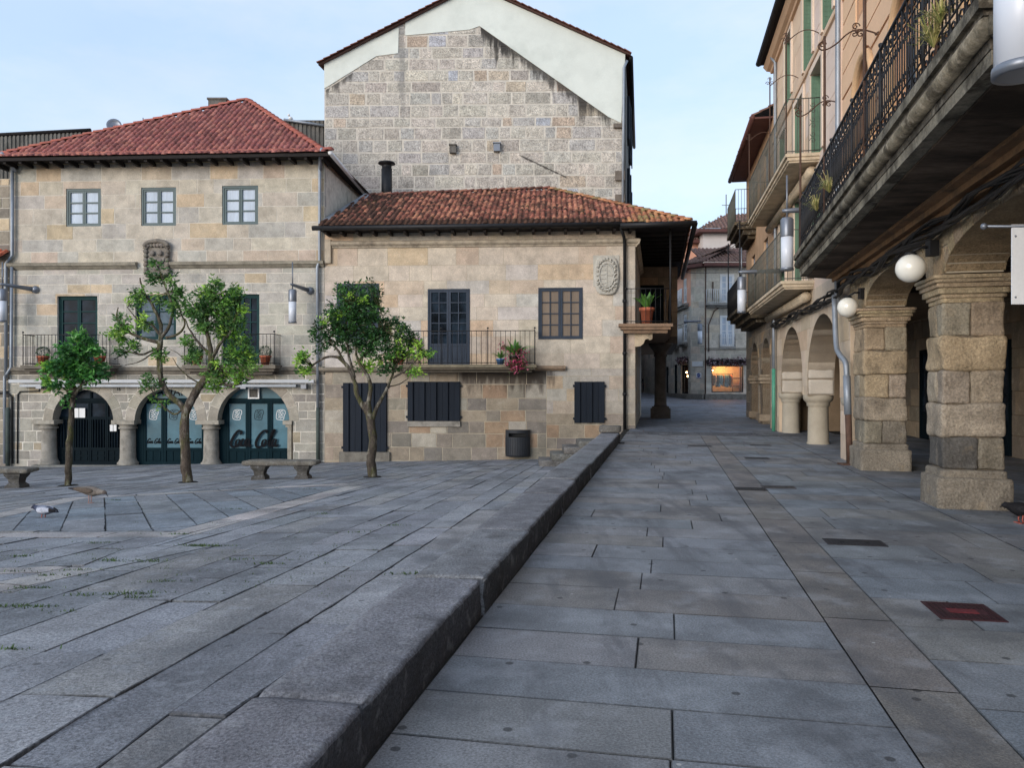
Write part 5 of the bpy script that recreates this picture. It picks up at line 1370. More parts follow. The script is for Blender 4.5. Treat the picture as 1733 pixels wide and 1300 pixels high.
def rusticated_pier(name_parent, F, u0, u1, n0, n1, seed, zb=0, cols=None, label=None):
    """plinth, five courses of bulging blocks and a moulded capital; n from -depth to 0"""
    rg = random.Random(seed); mb = MB(); rot = Matrix((tuple(F.u), tuple(-F.n), (0, 0, 1))).transposed().to_4x4()
    def blk(a, b, na, nb, z0, z1, col, r=.05, amp=.018, n=12):
        c = F((a+b)/2, (z0+z1)/2, (na+nb)/2); rock(mb, Matrix.Translation(c) @ rot, b-a, abs(nb-na), z1-z0, r, amp, col, n, rg.uniform(0, 90))
    fbox(mb, F, u0+.03, u1-.03, zb, zb+2.66, n0+.03, n1-.03, lin(120, 110, 96))
    C_ = cols or [OC1, lin(150, 140, 124), OC2, lin(160, 148, 130)]
    g1 = lin(128, 121, 110)
    for (e, z0, z1) in ((.10, 0, .40), (.05, .40, .50)):
        blk(u0-e, u1+e, n0-e, n1+e, zb+z0-.05, zb+z1, g1, .04, .012, 12)
    z = zb+.50; hs = [.41, .43, .42, .44, .43]; tot = 2.65 - .5; kk = tot/sum(hs)
    um, nm = (u0+u1)/2, (n0+n1)/2
    for i, h in enumerate(hs):
        h *= kk; pr = .02 if i % 2 == 0 else .04
        c = lambda: cjit(g1 if i == 0 else rg.choice(C_), rg, .12, .03)
        if i % 2 == 0:
            su = um + rg.uniform(-.08, .08); sn = nm + rg.uniform(-.08, .08)
            for a, b in ((u0-pr, su), (su, u1+pr)):
                for na, nb in ((n0-pr, sn), (sn, n1+pr)):
                    blk(a, b, na, nb, z, z+h, (lin(92, 90, 87) if (i == 0 and nb > nm and a < um and seed == 74) else c()), .035, .030)
        else: blk(u0-pr, u1+pr, n0-pr, n1+pr, z, z+h, c(), .05, .036, 16)
        z += h
    # capital: stacked courses flaring outwards
    fl = [(.02, .06), (.04, .05), (.08, .08), (.11, .06), (.14, .05), (.16, .05)]; zz = z
    for e, h in fl:
        blk(u0-e, u1+e, n0-e, n1+e, zz-.006, zz+h, cjit(OC1, rg, .05), .018, .010, 10); zz += h
    return mb, zz
def arcade_A():
    H = thing('balconied_arcade_house', 'tall peach house on rusticated stone piers with a long scrolled iron balcony', 'house', (5.5, 9.8, 0))
    rg = random.Random(61); F = FA; u = lambda y: y*NA
    # piers (y ranges)
    piers = [(5.0, 5.8), (9.92, 10.5), (14.25, 15.1)]
    for i, (a, b) in enumerate(piers):
        mb, ztop = rusticated_pier(H, F, u(a), u(b), -.68, 0, 71 + i*3)
        mb.build('pier', MT['rough'], H)
    zc = 3.02; Ucap = .16
    gaps = [(u(.6), u(5.0)-.02), (u(5.9)+.02, u(9.85)-.02), (u(10.55)+.02, u(14.2)-.02)]
    holes = [arch_poly(a, b, -.5, zc+.02, .46, 20) for a, b in gaps]
    U0, U1 = u(-1), u(15.6); zm = 4.0
    core = MB(); lowh = [rect(-9, -1, U1-.4, zc)]
    wall_core(core, F, U0, U1, zc, zm, holes, .66); core.build('arcade_wall', MT['mortar2'], H)
    mb = MB(); pal = palette([(3, OC1), (2, OC2), (1, lin(186, 166, 134))], rg)
    hh = [arch_poly(a-.0, b+.0, -.5, zc+.02, .46+.30, 20) for a, b in gaps]
    masonry(mb, F, courses(U0, U1, zc+.0, zm, (.3, .4), (.5, 1.0), rg), hh, .02, .012, .010, pal, rg, jit=.005)
    for a, b in gaps:
        c, r = (a+b)/2, (b-a)/2; n = 15
        for i in range(n):
            t0, t1 = PI*i/n + .006, PI*(i+1)/n - .006; pts = []
            f = lambda t, w: (c + (r+w*.3)*math.cos(t), zc + .02 + (.46+w)*math.sin(t))
            pslab(mb, F, ccw([f(t0, 0), f(t1, 0), f(t1, .31), f(t0, .31)]), -.02, .022, .008, pal(0, 0))
            P_ = [f(t0-.006, -.004), f(t1+.006, -.004)]
            mb.add([F(P_[0][0], P_[0][1], .01), F(P_[1][0], P_[1][1], .01), F(P_[1][0], P_[1][1], -.68), F(P_[0][0], P_[0][1], -.68)], [(0, 1, 2, 3)], lin(150, 132, 106))
    mb.build('arch_stonework', MT['rough'], H)
    # arcade interior: ceiling, back wall with doors, rear
    Fb = Frame(*F(0, 0, -3.7)[:2], F.u.x, F.u.y, -1, .226)
    mb = MB(); masonry(mb, Fb, courses(u(-1), u(16.2), 0, 3.7, (.4, .6), (.6, 1.3), rg), [rect(u(13.6), 0, u(15.0), 2.7), rect(u(10.9), 0, u(12.1), 2.7)], .02, .008, .008, palette([(3, lin(170, 140, 104)), (2, lin(146, 124, 100)), (1, lin(120, 110, 100))], rg), rg, jit=.008)
    mb.build('back_wall_stone', MT['ash'], H)
    mb = MB(); fbox(mb, F, U0, u(16.1), -.2, 3.72, -4.1, -3.712); fbox(mb, F, U0, u(15.7), 3.56, 3.7, -3.7, -.67); fbox(mb, F, U0, U0+.3, 0, 3.6, -3.7, -.1)
    mb.build('arcade_shell', MT['arcade'], H)
    mb = MB()
    for i in range(30): y = -.6 + i*.56; fbox(mb, F, u(y), u(y)+.14, 3.44, 3.56, -3.7, -.67)
    mb.build('ceiling_beams', MT['arcwood'], H)
    for (a, b, m) in ((13.6, 15.0, 'shutgreen'), (10.9, 12.1, 'greenwood_d')):
        w = window(Fb, H, u(a)+.02, u(b)-.02, 0.02, 2.68, MT['reddoor'] if m == 'shutgreen' else MT[m], MT['glassgreen'], 2, 1, 3, n=.02, fw=.08, st=.09, panel=.34, name='arcade_door')
    # upper wall
    zt = 12.55; U1u = u(16.6)
    wd = [(7.3, 8.9), (10.8, 12.2), (13.6, 14.9)]
    holes = [arch_poly(u(a), u(b), 4.3, 7.0, .62) for a, b in wd] + [rect(u(a), 8.7, u(b), 11.4) for a, b in ((7.4, 8.7), (10.9, 12.1), (13.7, 14.8))]
    core = MB(); wall_core(core, F, U0, U1u, zm, zt, holes, .4, (1, 1, 1)); fbox(core, F, U0, U1u, zm+.01, zt, -9, -.55); core.build('upper_wall', MT['peachgroove'], H)
    mb = MB(); hp = [arch_poly(u(a)-.2, u(b)+.2, 4.3, 7.0, .62+.2) for a, b in wd] + [rect(u(a)-.16, 8.55, u(b)+.16, 11.6) for a, b in ((7.4, 8.7), (10.9, 12.1), (13.7, 14.8))]
    cr = []; z = 4.45
    while z < 12.1: cr.append((U0, z, U1u - .42, z + .52)); z += .52
    masonry(mb, F, cr, hp, .05, .035, .012, lambda a, b: cjit(lin(222, 186, 152), rg, .03, .01), rg)
    mb.build('render_bands', MT['peach'], H)
    mb = MB()
    pc = lin(206, 170, 132)
    for a, b in wd:
        c, r = (u(a)+u(b))/2, (u(b)-u(a))/2
        for w_, pr in ((.16, .07), (.07, .10)):
            pts = [F(u(a)-w_/2, 4.4, pr/2), F(u(a)-w_/2, 7.0, pr/2)] + [F(c + (r+w_/2)*math.cos(t), 7.0 + (.62+w_/2)*math.sin(t), pr/2) for t in [PI - PI*i/12 for i in range(1, 12)]] + [F(u(b)+w_/2, 7.0, pr/2), F(u(b)+w_/2, 4.4, pr/2)]
            mb.tube(pts, w_/2, 8, pc)
    moulding(mb, F, U0, U1u, 12.2, [(0, 0), (.08, .02), (.1, .12), (.2, .16), (.26, .3), (0, .34)], lin(190, 150, 120))
    fbox(mb, F, U1u-.40, U1u, 4.2, 12.2, 0, .06, lin(214, 190, 172))
    mb.build('moulding', MT['peach'], H)
    for a, b in wd: 
        w = window(F, H, u(a)+.01, u(b)-.01, 4.35, 7.0, MT['greywood'], MT['glassmid'], 2, 1, 3, n=-.2, panel=.25, name='balcony_door')
        g = MB(); pslab(g, F, ccw(arch_poly(u(a)+.01, u(b)-.01, 7.0, 7.01, .6)), -.26, -.22, 0, (1,1,1)); g.build('fanlight', MT['glassmid'], w)
    for a, b in ((7.4, 8.7), (10.9, 12.1), (13.7, 14.8)): window(F, H, u(a)+.01, u(b)-.01, 8.72, 11.4, MT['shutgreen'], MT['glass'], 2, 1, 4, n=-.1)
    # roof
    mb = MB(); fbox(mb, F, U0, U1u, zt, zt+.08, -9.5, .5); fbox(mb, F, U0, U1u, zt+.08, zt+.2, -9.5, .42); mb.tube([F(U0, zt+.1, .55), F(U1u, zt+.1, .55)], .10, 8); mb.build('roof', MT['darkwood'], H)
    # long balcony; its outer edge flares slightly from the wall
    Fo = Frame(3.45 - .249*5.68, 0, .249, 1, -1, .249); No = math.hypot(.249, 1); uo = lambda y: y*No
    y0, y1 = 5.55, 16.75; mb = MB()
    def sl(z0, z1, e, col):
        a, b = Fo(uo(y0)-e, 0, e), Fo(uo(y1)+e*.6, 0, e); c = F(u(y1)+.2, 0, -.05); d = F(u(y0)-.1, 0, -.05)
        # inner edge follows the wall plane
        vs = [Vector((q.x, q.y, z)) for z in (z0, z1) for q in (a, b, c, d)]
        mb.add(vs, [(0,1,2,3), (4,5,6,7), (0,1,5,4), (1,2,6,5), (2,3,7,6), (3,0,4,7)], col)
    s1, s2 = lin(118, 112, 98), lin(96, 90, 80)
    sl(4.30, 4.40, .06, s1)
    mb.build_slab = None
    for k in range(5):
        a = k/4; 
    sl(4.26, 4.30, .02, s2)
    # rounded torus below the top fillet
    mb.tube([Fo(uo(y0)-.0, 4.19, -.02), Fo(uo(y1), 4.19, -.02)], .075, 10, s1); mb.tube([Fo(uo(y0), 4.19, -.02), F(u(y0)-.1, 4.19, 0)], .075, 10, s1); mb.tube([Fo(uo(y1), 4.19, -.02), F(u(y1)+.2, 4.19, 0)], .075, 10, s1)
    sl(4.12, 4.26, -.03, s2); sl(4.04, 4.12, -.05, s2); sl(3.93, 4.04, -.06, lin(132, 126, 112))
    Bs = mb.build('balcony', MT['slabst'], H)
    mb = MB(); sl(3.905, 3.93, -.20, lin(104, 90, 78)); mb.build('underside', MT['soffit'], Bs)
    mb = MB()
    for (n_, z0, z1) in ((.10, 3.68, 3.78), (.20, 3.78, 3.86), (.32, 3.86, 3.93)): fbox(mb, F, U0, u(16.4), z0, z1, .0, n_, lin(140, 110, 82))
    mb.build('cornice', MT['trim'], H)
    # scrolled railing
    zr0, zr1 = 4.42, 5.56; mb = MB(); n_ = -.06
    path = [Fo(uo(y0)+.03, 0, n_), Fo(uo(y1)-.03, 0, n_)]
    L = (path[1]-path[0]).length; d = (path[1]-path[0]).normalized()
    def rail_run(P, d, L, step):
        up = Vector((0, 0, 1))
        for z, r in ((zr1, .022), (zr1-.24, .010), (zr0+.28, .010), (zr0+.03, .014)): mb.tube([P + up*z, P + d*L + up*z], r, 5)
        k = int(L/step)
        for i in range(k+1):
            x = L*i/k; q = P + d*x; thick = i % 9 == 0
            mb.tube([q + up*zr0, q + up*(zr1 - (0 if thick else .02))], .019 if thick else .0095, 5)
            if thick: mb.ell(q + up*(zr1+.05), (.03,)*3, 6, 5)
            mp = lambda a, b, q=q: q + d*a + up*b
            w = L/k
            if i < k:
                iron_scroll(mb, mp, (w*.5, zr1-.13), w*.44, 1.5, 1 if i % 2 else -1, PI/2, .008, 12)
                iron_scroll(mb, mp, (w*.5, zr0+.16), w*.46, 1.5, -1 if i % 2 else 1, -PI/2, .009, 12)
                iron_scroll(mb, mp, (w*.30, zr0+.40), w*.22, 1.2, 1, -PI/2, .007, 8); iron_scroll(mb, mp, (w*.7, zr0+.40), w*.22, 1.2, -1, -PI/2, .007, 8)
                iron_scroll(mb, mp, (w*.30, zr1-.36), w*.22, 1.2, -1, PI/2, .007, 8); iron_scroll(mb, mp, (w*.7, zr1-.36), w*.22, 1.2, 1, PI/2, .007, 8)
                mb.tube([mp(w*.5, zr0+.30), mp(w*.5, zr1-.26)], .008, 4)
    rail_run(path[0], d, L, .20)
    for q, e in ((path[0], 1), (path[1], 1)):
        w = (F.n*-1); Lr = 1.0 if q is path[0] else .85; rail_run(q + w*.0, w, Lr, .2)
    mb.build('scrolled_railing', MT['iron'], Bs, recalc=False)
    # posts with scroll arms to the wall
    for y in (16.6, 13.3, 10.0, 6.9):
        p = Fo(uo(y), 0, n_); mb = MB(); mb.tube([p + Vector((0, 0, 4.4)), p + Vector((0, 0, 7.62))], .022, 6); 
        post = mb.build('balcony_post', MT['rust'], H)
        wl = (F(0, 0, 0) - p).dot(F.n); scroll_arm('scroll_arm', MT['rust'], post, p + Vector((0, 0, 7.52)), -F.n, abs(wl))
    # dry grass growing out of the railing
    for (px_, py_, yy, s, lab) in ((1410, 300, 12.6, .42, 'small dry grass tuft growing at the far end of the scrolled balcony'), (1382, 335, 14.0, .40, 'faded grass tuft hanging below the far end of the scrolled balcony'), (1590, 40, 6.9, .36, 'large dry grass tuft growing through the scrolled balcony near the top edge'), (1604, 5, 6.7, .3, 'topmost dry grass tuft on the scrolled balcony near the white lamp')):
        c = P3(px_, py_, yy); o = thing('dry_grass', lab, 'plant', tuple(c)); mb = MB(); r2 = random.Random(px_)
        c0 = Fo(uo(yy), 4.42, -.03)
        for i in range(110):
            a = r2.uniform(0, 2*PI); h = s*r2.uniform(.5, 1.3); sp = s*r2.uniform(.1, .7); b0 = Vector((c0.x, c0.y, c.z - s*.6))
            pts = [b0 + Vector((math.cos(a)*sp*t, math.sin(a)*sp*t, h*(t - .5*t*t*r2.uniform(.6, 1.6)))) for t in (0, .33, .66, 1)]
            sd2 = Vector((-math.sin(a), math.cos(a), 0))*.005; vs = []
            for q in pts: vs += [q-sd2, q+sd2]
            mb.add(vs, [(0,1,3,2), (2,3,5,4), (4,5,7,6)], cjit(r2.choice([lin(206, 194, 140), lin(180, 174, 112), lin(140, 148, 84)]), r2, .2))
        mb.build('blades', MT['leaf'], o, recalc=False)
    # cable bundle along the arcade wall
    o = thing('cable_bundle', 'thick sagging bundle of black cables running along the arcade wall', 'cables', tuple(F(u(10), 3.6, .1)))
    mb = MB(); r2 = random.Random(5)
    for k in range(13):
        pts = []; ph = r2.uniform(0, 6)
        for i in range(64):
            y = 4 + (25.4-4)*i/63; Fx, uu = (F, u(y)) if y < 15.8 else (FB_, y*NB)
            z = 3.60 - (.10 if y > 15.8 else 0) + .08*math.sin(y*1.4 + ph) + r2.uniform(-.015, .015); nn = .14 + .07*math.sin(y*1.9 + ph*2)
            if 14.0 < y < 16.8: nn += .05
            pts.append(Fx(uu, z, nn))
        mb.tube(pts, r2.uniform(.012, .026), 5)
    mb.build('cables', MT['cable'], o)
MT['peachgroove'] = mat('peach render base', lin(190, 150, 120), .92, .08, 1.5, .05, 25, .2, .01, .15)
MT['arcade'] = mat('arcade plaster', lin(120, 104, 86), .95, .15, 1.5, .1, 25, .3, .01, .1)
MT['arcwood'] = mat('arcade beams', lin(66, 56, 48), .85, .2, 4, .1, 30, .3, .005, .2)
MT['reddoor'] = mat('dark red brown door', lin(74, 48, 44), .6, .12, 4, .08, 40, .2, .004, .4)
MT['glassgreen'] = flat('greenish glass', lin(58, 84, 78), .15, 0, .6)
MT['slabst'] = mat('mossy balcony stone', None, .92, .3, 3, .25, 40, .8, .015, .2, stain=(lin(48, 44, 38), 2.4, .46, .60, .75), stain2=(lin(176, 168, 152), 7, .54, .66, .45))
arcade_A()
def arcade_B():
    H = thing('pale_arcade_house', 'pale pink plastered house on two round-columned arches with green shutters', 'house', (7.7, 19.8, 0))
    rg = random.Random(81); F = FB_; u = lambda y: y*NB
    arches = [(16.6, 20.2), (20.9, 24.5)]; zb = 0; zcol = 1.32
    U0, U1 = u(15.7), u(26.2); zm = 4.0
    holes = [arch_poly(u(a), u(b), 1.3, 1.66, 1.62, 20) for a, b in arches] + [rect(u(16.6)-.1, -.5, u(24.5), 1.302)]
    holes[2] = rect(u(16.55), -.5, u(25.0), 1.302)
    core = MB(); wall_core(core, F, U0, U1, -.1, zm, holes, .66); core.build('arcade_wall', MT['mortar3'], H)
    mb = MB(); pal = palette([(3, lin(198, 182, 162)), (2, lin(188, 172, 152)), (1, lin(196, 176, 150))], rg, .05)
    hh = [arch_poly(u(a)-.0, u(b)+.0, 1.3, 1.66, 1.62, 20) for a, b in arches] + [holes[2]]
    masonry(mb, F, courses(U0, U1, 0, zm, (.45, .6), (.8, 1.6), rg), hh, .012, .006, .004, pal, rg)
    for a, b in arches:                                         # far jamb faces and intrados, with roughened grey blocks low down
        c, r = (u(a)+u(b))/2, (u(b)-u(a))/2; n = 20; pts = [(u(a), 1.3), (u(a), 1.5), (u(a), 1.66)] + [(c - r*math.cos(PI*i/n), 1.66 + 1.62*math.sin(PI*i/n)) for i in range(1, n)] + [(u(b), 1.66), (u(b), 1.5), (u(b), 1.3)]
        for i in range(len(pts)-1):
            p, q = pts[i], pts[i+1]; mb.add([F(p[0], p[1], .006), F(q[0], q[1], .006), F(q[0], q[1], -.66), F(p[0], p[1], -.66)], [(0, 1, 2, 3)], lin(172, 160, 144))
        for (z0, z1) in ((1.32, 1.72), (1.74, 2.18)):
            cc = F(u(b)-.012, (z0+z1)/2, -.33); rot = Matrix((tuple(F.u), tuple(-F.n), (0, 0, 1))).transposed().to_4x4(); rock(mb, Matrix.Translation(cc) @ rot, .05, .62, z1-z0-.02, .02, .012, lin(180, 172, 160), 8, z0)
    mb.build('arch_stonework', MT['ashpale'], H)
    for yc in (20.55, 24.78, 16.3):
        mb = MB(); c = F(u(yc), 0, -.33); col = cjit(lin(160, 152, 138), rg, .05)
        mb.lathe(c, [(.29, -.05), (.29, .03), (.27, .06), (.255, .98), (.26, 1.0), (.29, 1.02), (.29, 1.07), (.31, 1.12), (.36, 1.16), (.38, 1.22), (.38, 1.31)], 28, col); mb.build('column', MT['ashpale'], H)
    Fb = Frame(*F(0, 0, -3.7)[:2], F.u.x, F.u.y, -1, .19)
    mb = MB(); masonry(mb, Fb, courses(u(15.2), U1, 0, 3.7, (.4, .6), (.6, 1.3), rg), [rect(u(17.4), 0, u(18.8), 2.7), rect(u(22), 0, u(23.2), 2.6)], .02, .008, .008, palette([(3, lin(150, 132, 110)), (2, lin(128, 116, 100))], rg), rg)
    mb.build('back_wall_stone', MT['ash'], H)
    mb = MB(); fbox(mb, F, u(15.2), U1, -.2, 3.72, -4.1, -3.712); fbox(mb, F, u(15.9), U1, 3.5, 3.7, -3.7, -.67); fbox(mb, F, U1-.3, U1-.01, 0, 3.5, -3.7, -.67); mb.build('arcade_shell', MT['arcade'], H)
    for a, b in ((17.4, 18.8), (22, 23.2)): window(Fb, H, u(a)+.02, u(b)-.02, .02, 2.58, MT['greenwood_d'], MT['glass'], 2, 1, 3, n=.02, panel=.3, name='arcade_door')
    # upper floors
    zt = 12.6; V0 = u(16.62)
    w1 = [(18.3, 19.6, 4.3, 6.8), (20.8, 22.0, 4.3, 6.8), (23.6, 24.7, 4.3, 6.8)]
    w2 = [(18.35, 19.65, 7.25, 9.5), (20.75, 22.0, 7.25, 9.5), (23.6, 24.7, 7.25, 9.5)]
    w3 = [(17.2, 18.3, 10.0, 12.0), (19.5, 20.7, 10.0, 12.0), (22.6, 23.7, 10.15, 12.1)]
    holes = [rect(u(a), z0, u(b), z1) for a, b, z0, z1 in w1+w2+w3]
    core = MB(); wall_core(core, F, V0, U1, zm, zt, holes, .4, (1,1,1)); fbox(core, F, V0, U1, zm+.01, zt, -9, -.55); core.build('upper_wall', MT['pinkrender'], H)
    mb = MB(); hp = [rect(u(a)-.2, z0-.05, u(b)+.2, z1+.2) for a, b, z0, z1 in w1+w2+w3]
    cr = courses(V0, U1-.01, 4.3, 12.2, (.5, .6), (.9, 1.8), rg)
    masonry(mb, F, cr, hp, .014, .008, .004, lambda a, b: cjit(lin(214, 190, 164) if a > u(20) else lin(216, 198, 184), rg, .035, .01), rg); mb.build('render_blocks', MT['peach'], H)
    for a, b, z0, z1 in w1+w2+w3:
        mb = MB(); c = lin(220, 202, 184)
        fbox(mb, F, u(a)-.18, u(a), z0, z1+.16, 0, .05, c); fbox(mb, F, u(b), u(b)+.18, z0, z1+.16, 0, .05, c); fbox(mb, F, u(a), u(b), z1, z1+.16, 0, .05, c)
        mb.build('window_surround', MT['peach'], H)
        w = window(F, H, u(a)+.01, u(b)-.01, z0, z1, MT['shutgreen'], MT['glass'], 2, 1, 3, n=-.22, name='shuttered_window')
        for (x0, x1) in ((u(a)+.02, u(a)+.045), (u(b)-.045, u(b)-.02)):
            s = MB(); fbox(s, F, x0, x1, z0+.05, z1-.03, -.22, .02)
            for q in range(int((z1-z0)/.12)): fbox(s, F, x0-.006, x1+.006, z0+.1+q*.12, z0+.16+q*.12, -.18, -.01)
            s.build('shutter', MT['shutgreen'], w)
    mb = MB(); moulding(mb, F, V0, U1+.0, 12.2, [(0, 0), (.08, .02), (.1, .1), (.2, .16), (.3, .34), (0, .38)], lin(206, 172, 140), 0, 1); moulding(mb, F, V0, U1, 9.72, [(0, 0), (.06, .02), (.06, .12), (0, .14)], lin(208, 180, 152)); mb.build('moulding', MT['peach'], H)
    mb = MB(); fbox(mb, F, V0+.01, U1+.25, zt, zt+.07, -9.5, .42); fbox(mb, F, V0+.01, U1+.25, zt+.07, zt+.2, -9.5, .34); mb.tube([F(V0+.01, zt+.08, .45), F(U1+.3, zt+.08, .45)], .10, 8); mb.build('roof', MT['darkwood'], H)
    fz = MB(); fbox(fz, F, U1, U1+.02, 4, zt, -9, -.0); fz.build('end_wall', MT['peachgroove'], H)
    # two balconies with grid railings
    for (y0, y1, zt_, zr, nm, arm) in ((19.35, 26.7, 4.22, 5.52, .80, 0), (18.65, 26.5, 7.24, 8.58, .80, 1)):
        mb = MB(); c1 = lin(196, 180, 156)
        fbox(mb, F, u(y0), u(y1), zt_-.08, zt_, 0, nm, c1); fbox(mb, F, u(y0)+.04, u(y1)-.04, zt_-.16, zt_-.08, 0, nm-.05, c1); fbox(mb, F, u(y0)+.08, u(y1)-.08, zt_-.21, zt_-.16, 0, nm-.09, cmul(c1, .9))
        B = mb.build('balcony', MT['slabpale'], H)
        mb = MB(); mb.tube([F(u(y0)+.3, zt_-.38, .14), F(u(y1)-.3, zt_-.38, .14)], .13, 10, cmul(c1, .9)); mb.build('support_moulding', MT['slabpale'], B)
        r = railing(F, B, u(y0)+.03, u(y1)-.03, zt_, zr, nm-.03, MT['ironold'], .14, r=.008)
        mb = MB(); k = int((u(y1)-u(y0))/.125)
        for z in [zt_+.06 + (zr-zt_-.06)*i/(6 if not arm else 2) for i in range(1, 6 if not arm else 2)]: mb.tube([F(u(y0)+.03, z, nm-.03), F(u(y1)-.03, z, nm-.03)], .005, 4)
        for i in range(3):
            c = F(u(y0)+.03, 0, 0); mp = lambda a, b: F(u(y0)+.03, b, a)
            iron_scroll(mb, mp, (nm*.2, zt_+.3+i*.36), .08, 1.2, 1, 0, .008, 10); iron_scroll(mb, mp, (nm*.2, zt_+.46+i*.36), .07, 1.2, -1, 0, .008, 10)
        mb.build('cross_bars', MT['ironold'], B)
        if arm:
            for y in (18.75, 21.5, 26.4):
                p = F(u(y), 0, nm-.03); mb = MB(); mb.tube([p + Vector((0, 0, zt_-.1)), p + Vector((0, 0, 10.25))], .018, 6)
                arc = [p + Vector((0, 0, 10.0 + .28*math.sin(PI*i/10*.95))) - F.n*(nm*1.15*i/10) for i in range(11)]; mb.tube(arc, .012, 5)
                for (a, b) in ((.0, 10.2), (.06, 10.08), (-.06, 10.08)): iron_scroll(mb, lambda x, z: p + F.n*x + Vector((0, 0, z)), (a, b), .06, 1.2, 1, 0, .008, 10)
                mb.build('balcony_post', MT['rust'], B)
    # drain pipes
    mb = MB(); mb.tube([F(u(25.3), 12.4, .2), F(u(25.3), 12.2, .07), F(u(25.3), 3.9, .07), F(u(25.3), 3.6, .12), F(u(25.3), 2.1, .12)], .05, 8); mb.build('downpipe', MT['zinc'], H)
    mb = MB(); mb.tube([F(u(25.3), 2.1, .12), F(u(25.3), 0, .12)], .06, 10); mb.build('green_pipe_foot', MT['greenpipe'], H)
    # pipe at the joint between the two houses
    mb = MB(); P = [FA(16.25*NA, 12.5, .40), FA(16.25*NA, 12.2, .10), FA(16.25*NA, 5.8, .10), FA(16.25*NA, 3.3, .12)]
    mb.tube(P, .06, 10); mb.tube(spline([P3(1412, 500, 16.3), P3(1415, 580, 16.0), P3(1421, 600, 15.6), P3(1431, 614, 15.3), P3(1433, 640, 15.25)], 4), .055, 10); mb.tube([P3(1433, 636, 15.25), P3(1435, 702, 15.2)], .07, 10)
    d = mb.build('joint_downpipe', MT['zinc'], H)
    mb = MB(); q = P3(1435.5, 700, 15.2); mb.tube([q, Vector((q.x+.03, q.y, .02))], .062, 10); mb.box((q.x-.16, q.y-.14, .0), (q.x+.2, q.y+.14, .03)); mb.build('rusty_pipe_foot', MT['rust'], d)
MT['mortar3'] = mat('pale arcade base', lin(188, 170, 148), .93, .08, 2, .08, 40, .3, .01, .1)
MT['ashpale'] = mat('pale smooth stone', None, .88, .10, 2, .08, 45, .4, .008, .2, stain=(lin(120, 112, 102), 1.2, .56, .8, .5))
MT['pinkrender'] = mat('pale pink render', lin(212, 190, 172), .9, .05, 1.5, .04, 25, .2, .01, .15, stain=(lin(178, 160, 150), 1.6, .55, .8, .35))
MT['slabpale'] = mat('pale balcony stone', None, .9, .18, 3, .15, 40, .6, .01, .2, stain=(lin(84, 76, 62), 2.6, .52, .74, .6))
MT['ironold'] = mat('old grey iron', lin(84, 86, 80), .7, .25, 6, .1, 60, .2, .003, .3, stain=(lin(104, 84, 66), 4, .55, .75, .5))
MT['greenpipe'] = mat('green painted pipe', lin(74, 140, 118), .5, .1, 5, .06, 40, .1, .003, .4, stain=(lin(170, 160, 140), 5, .62, .75, .6))
arcade_B()
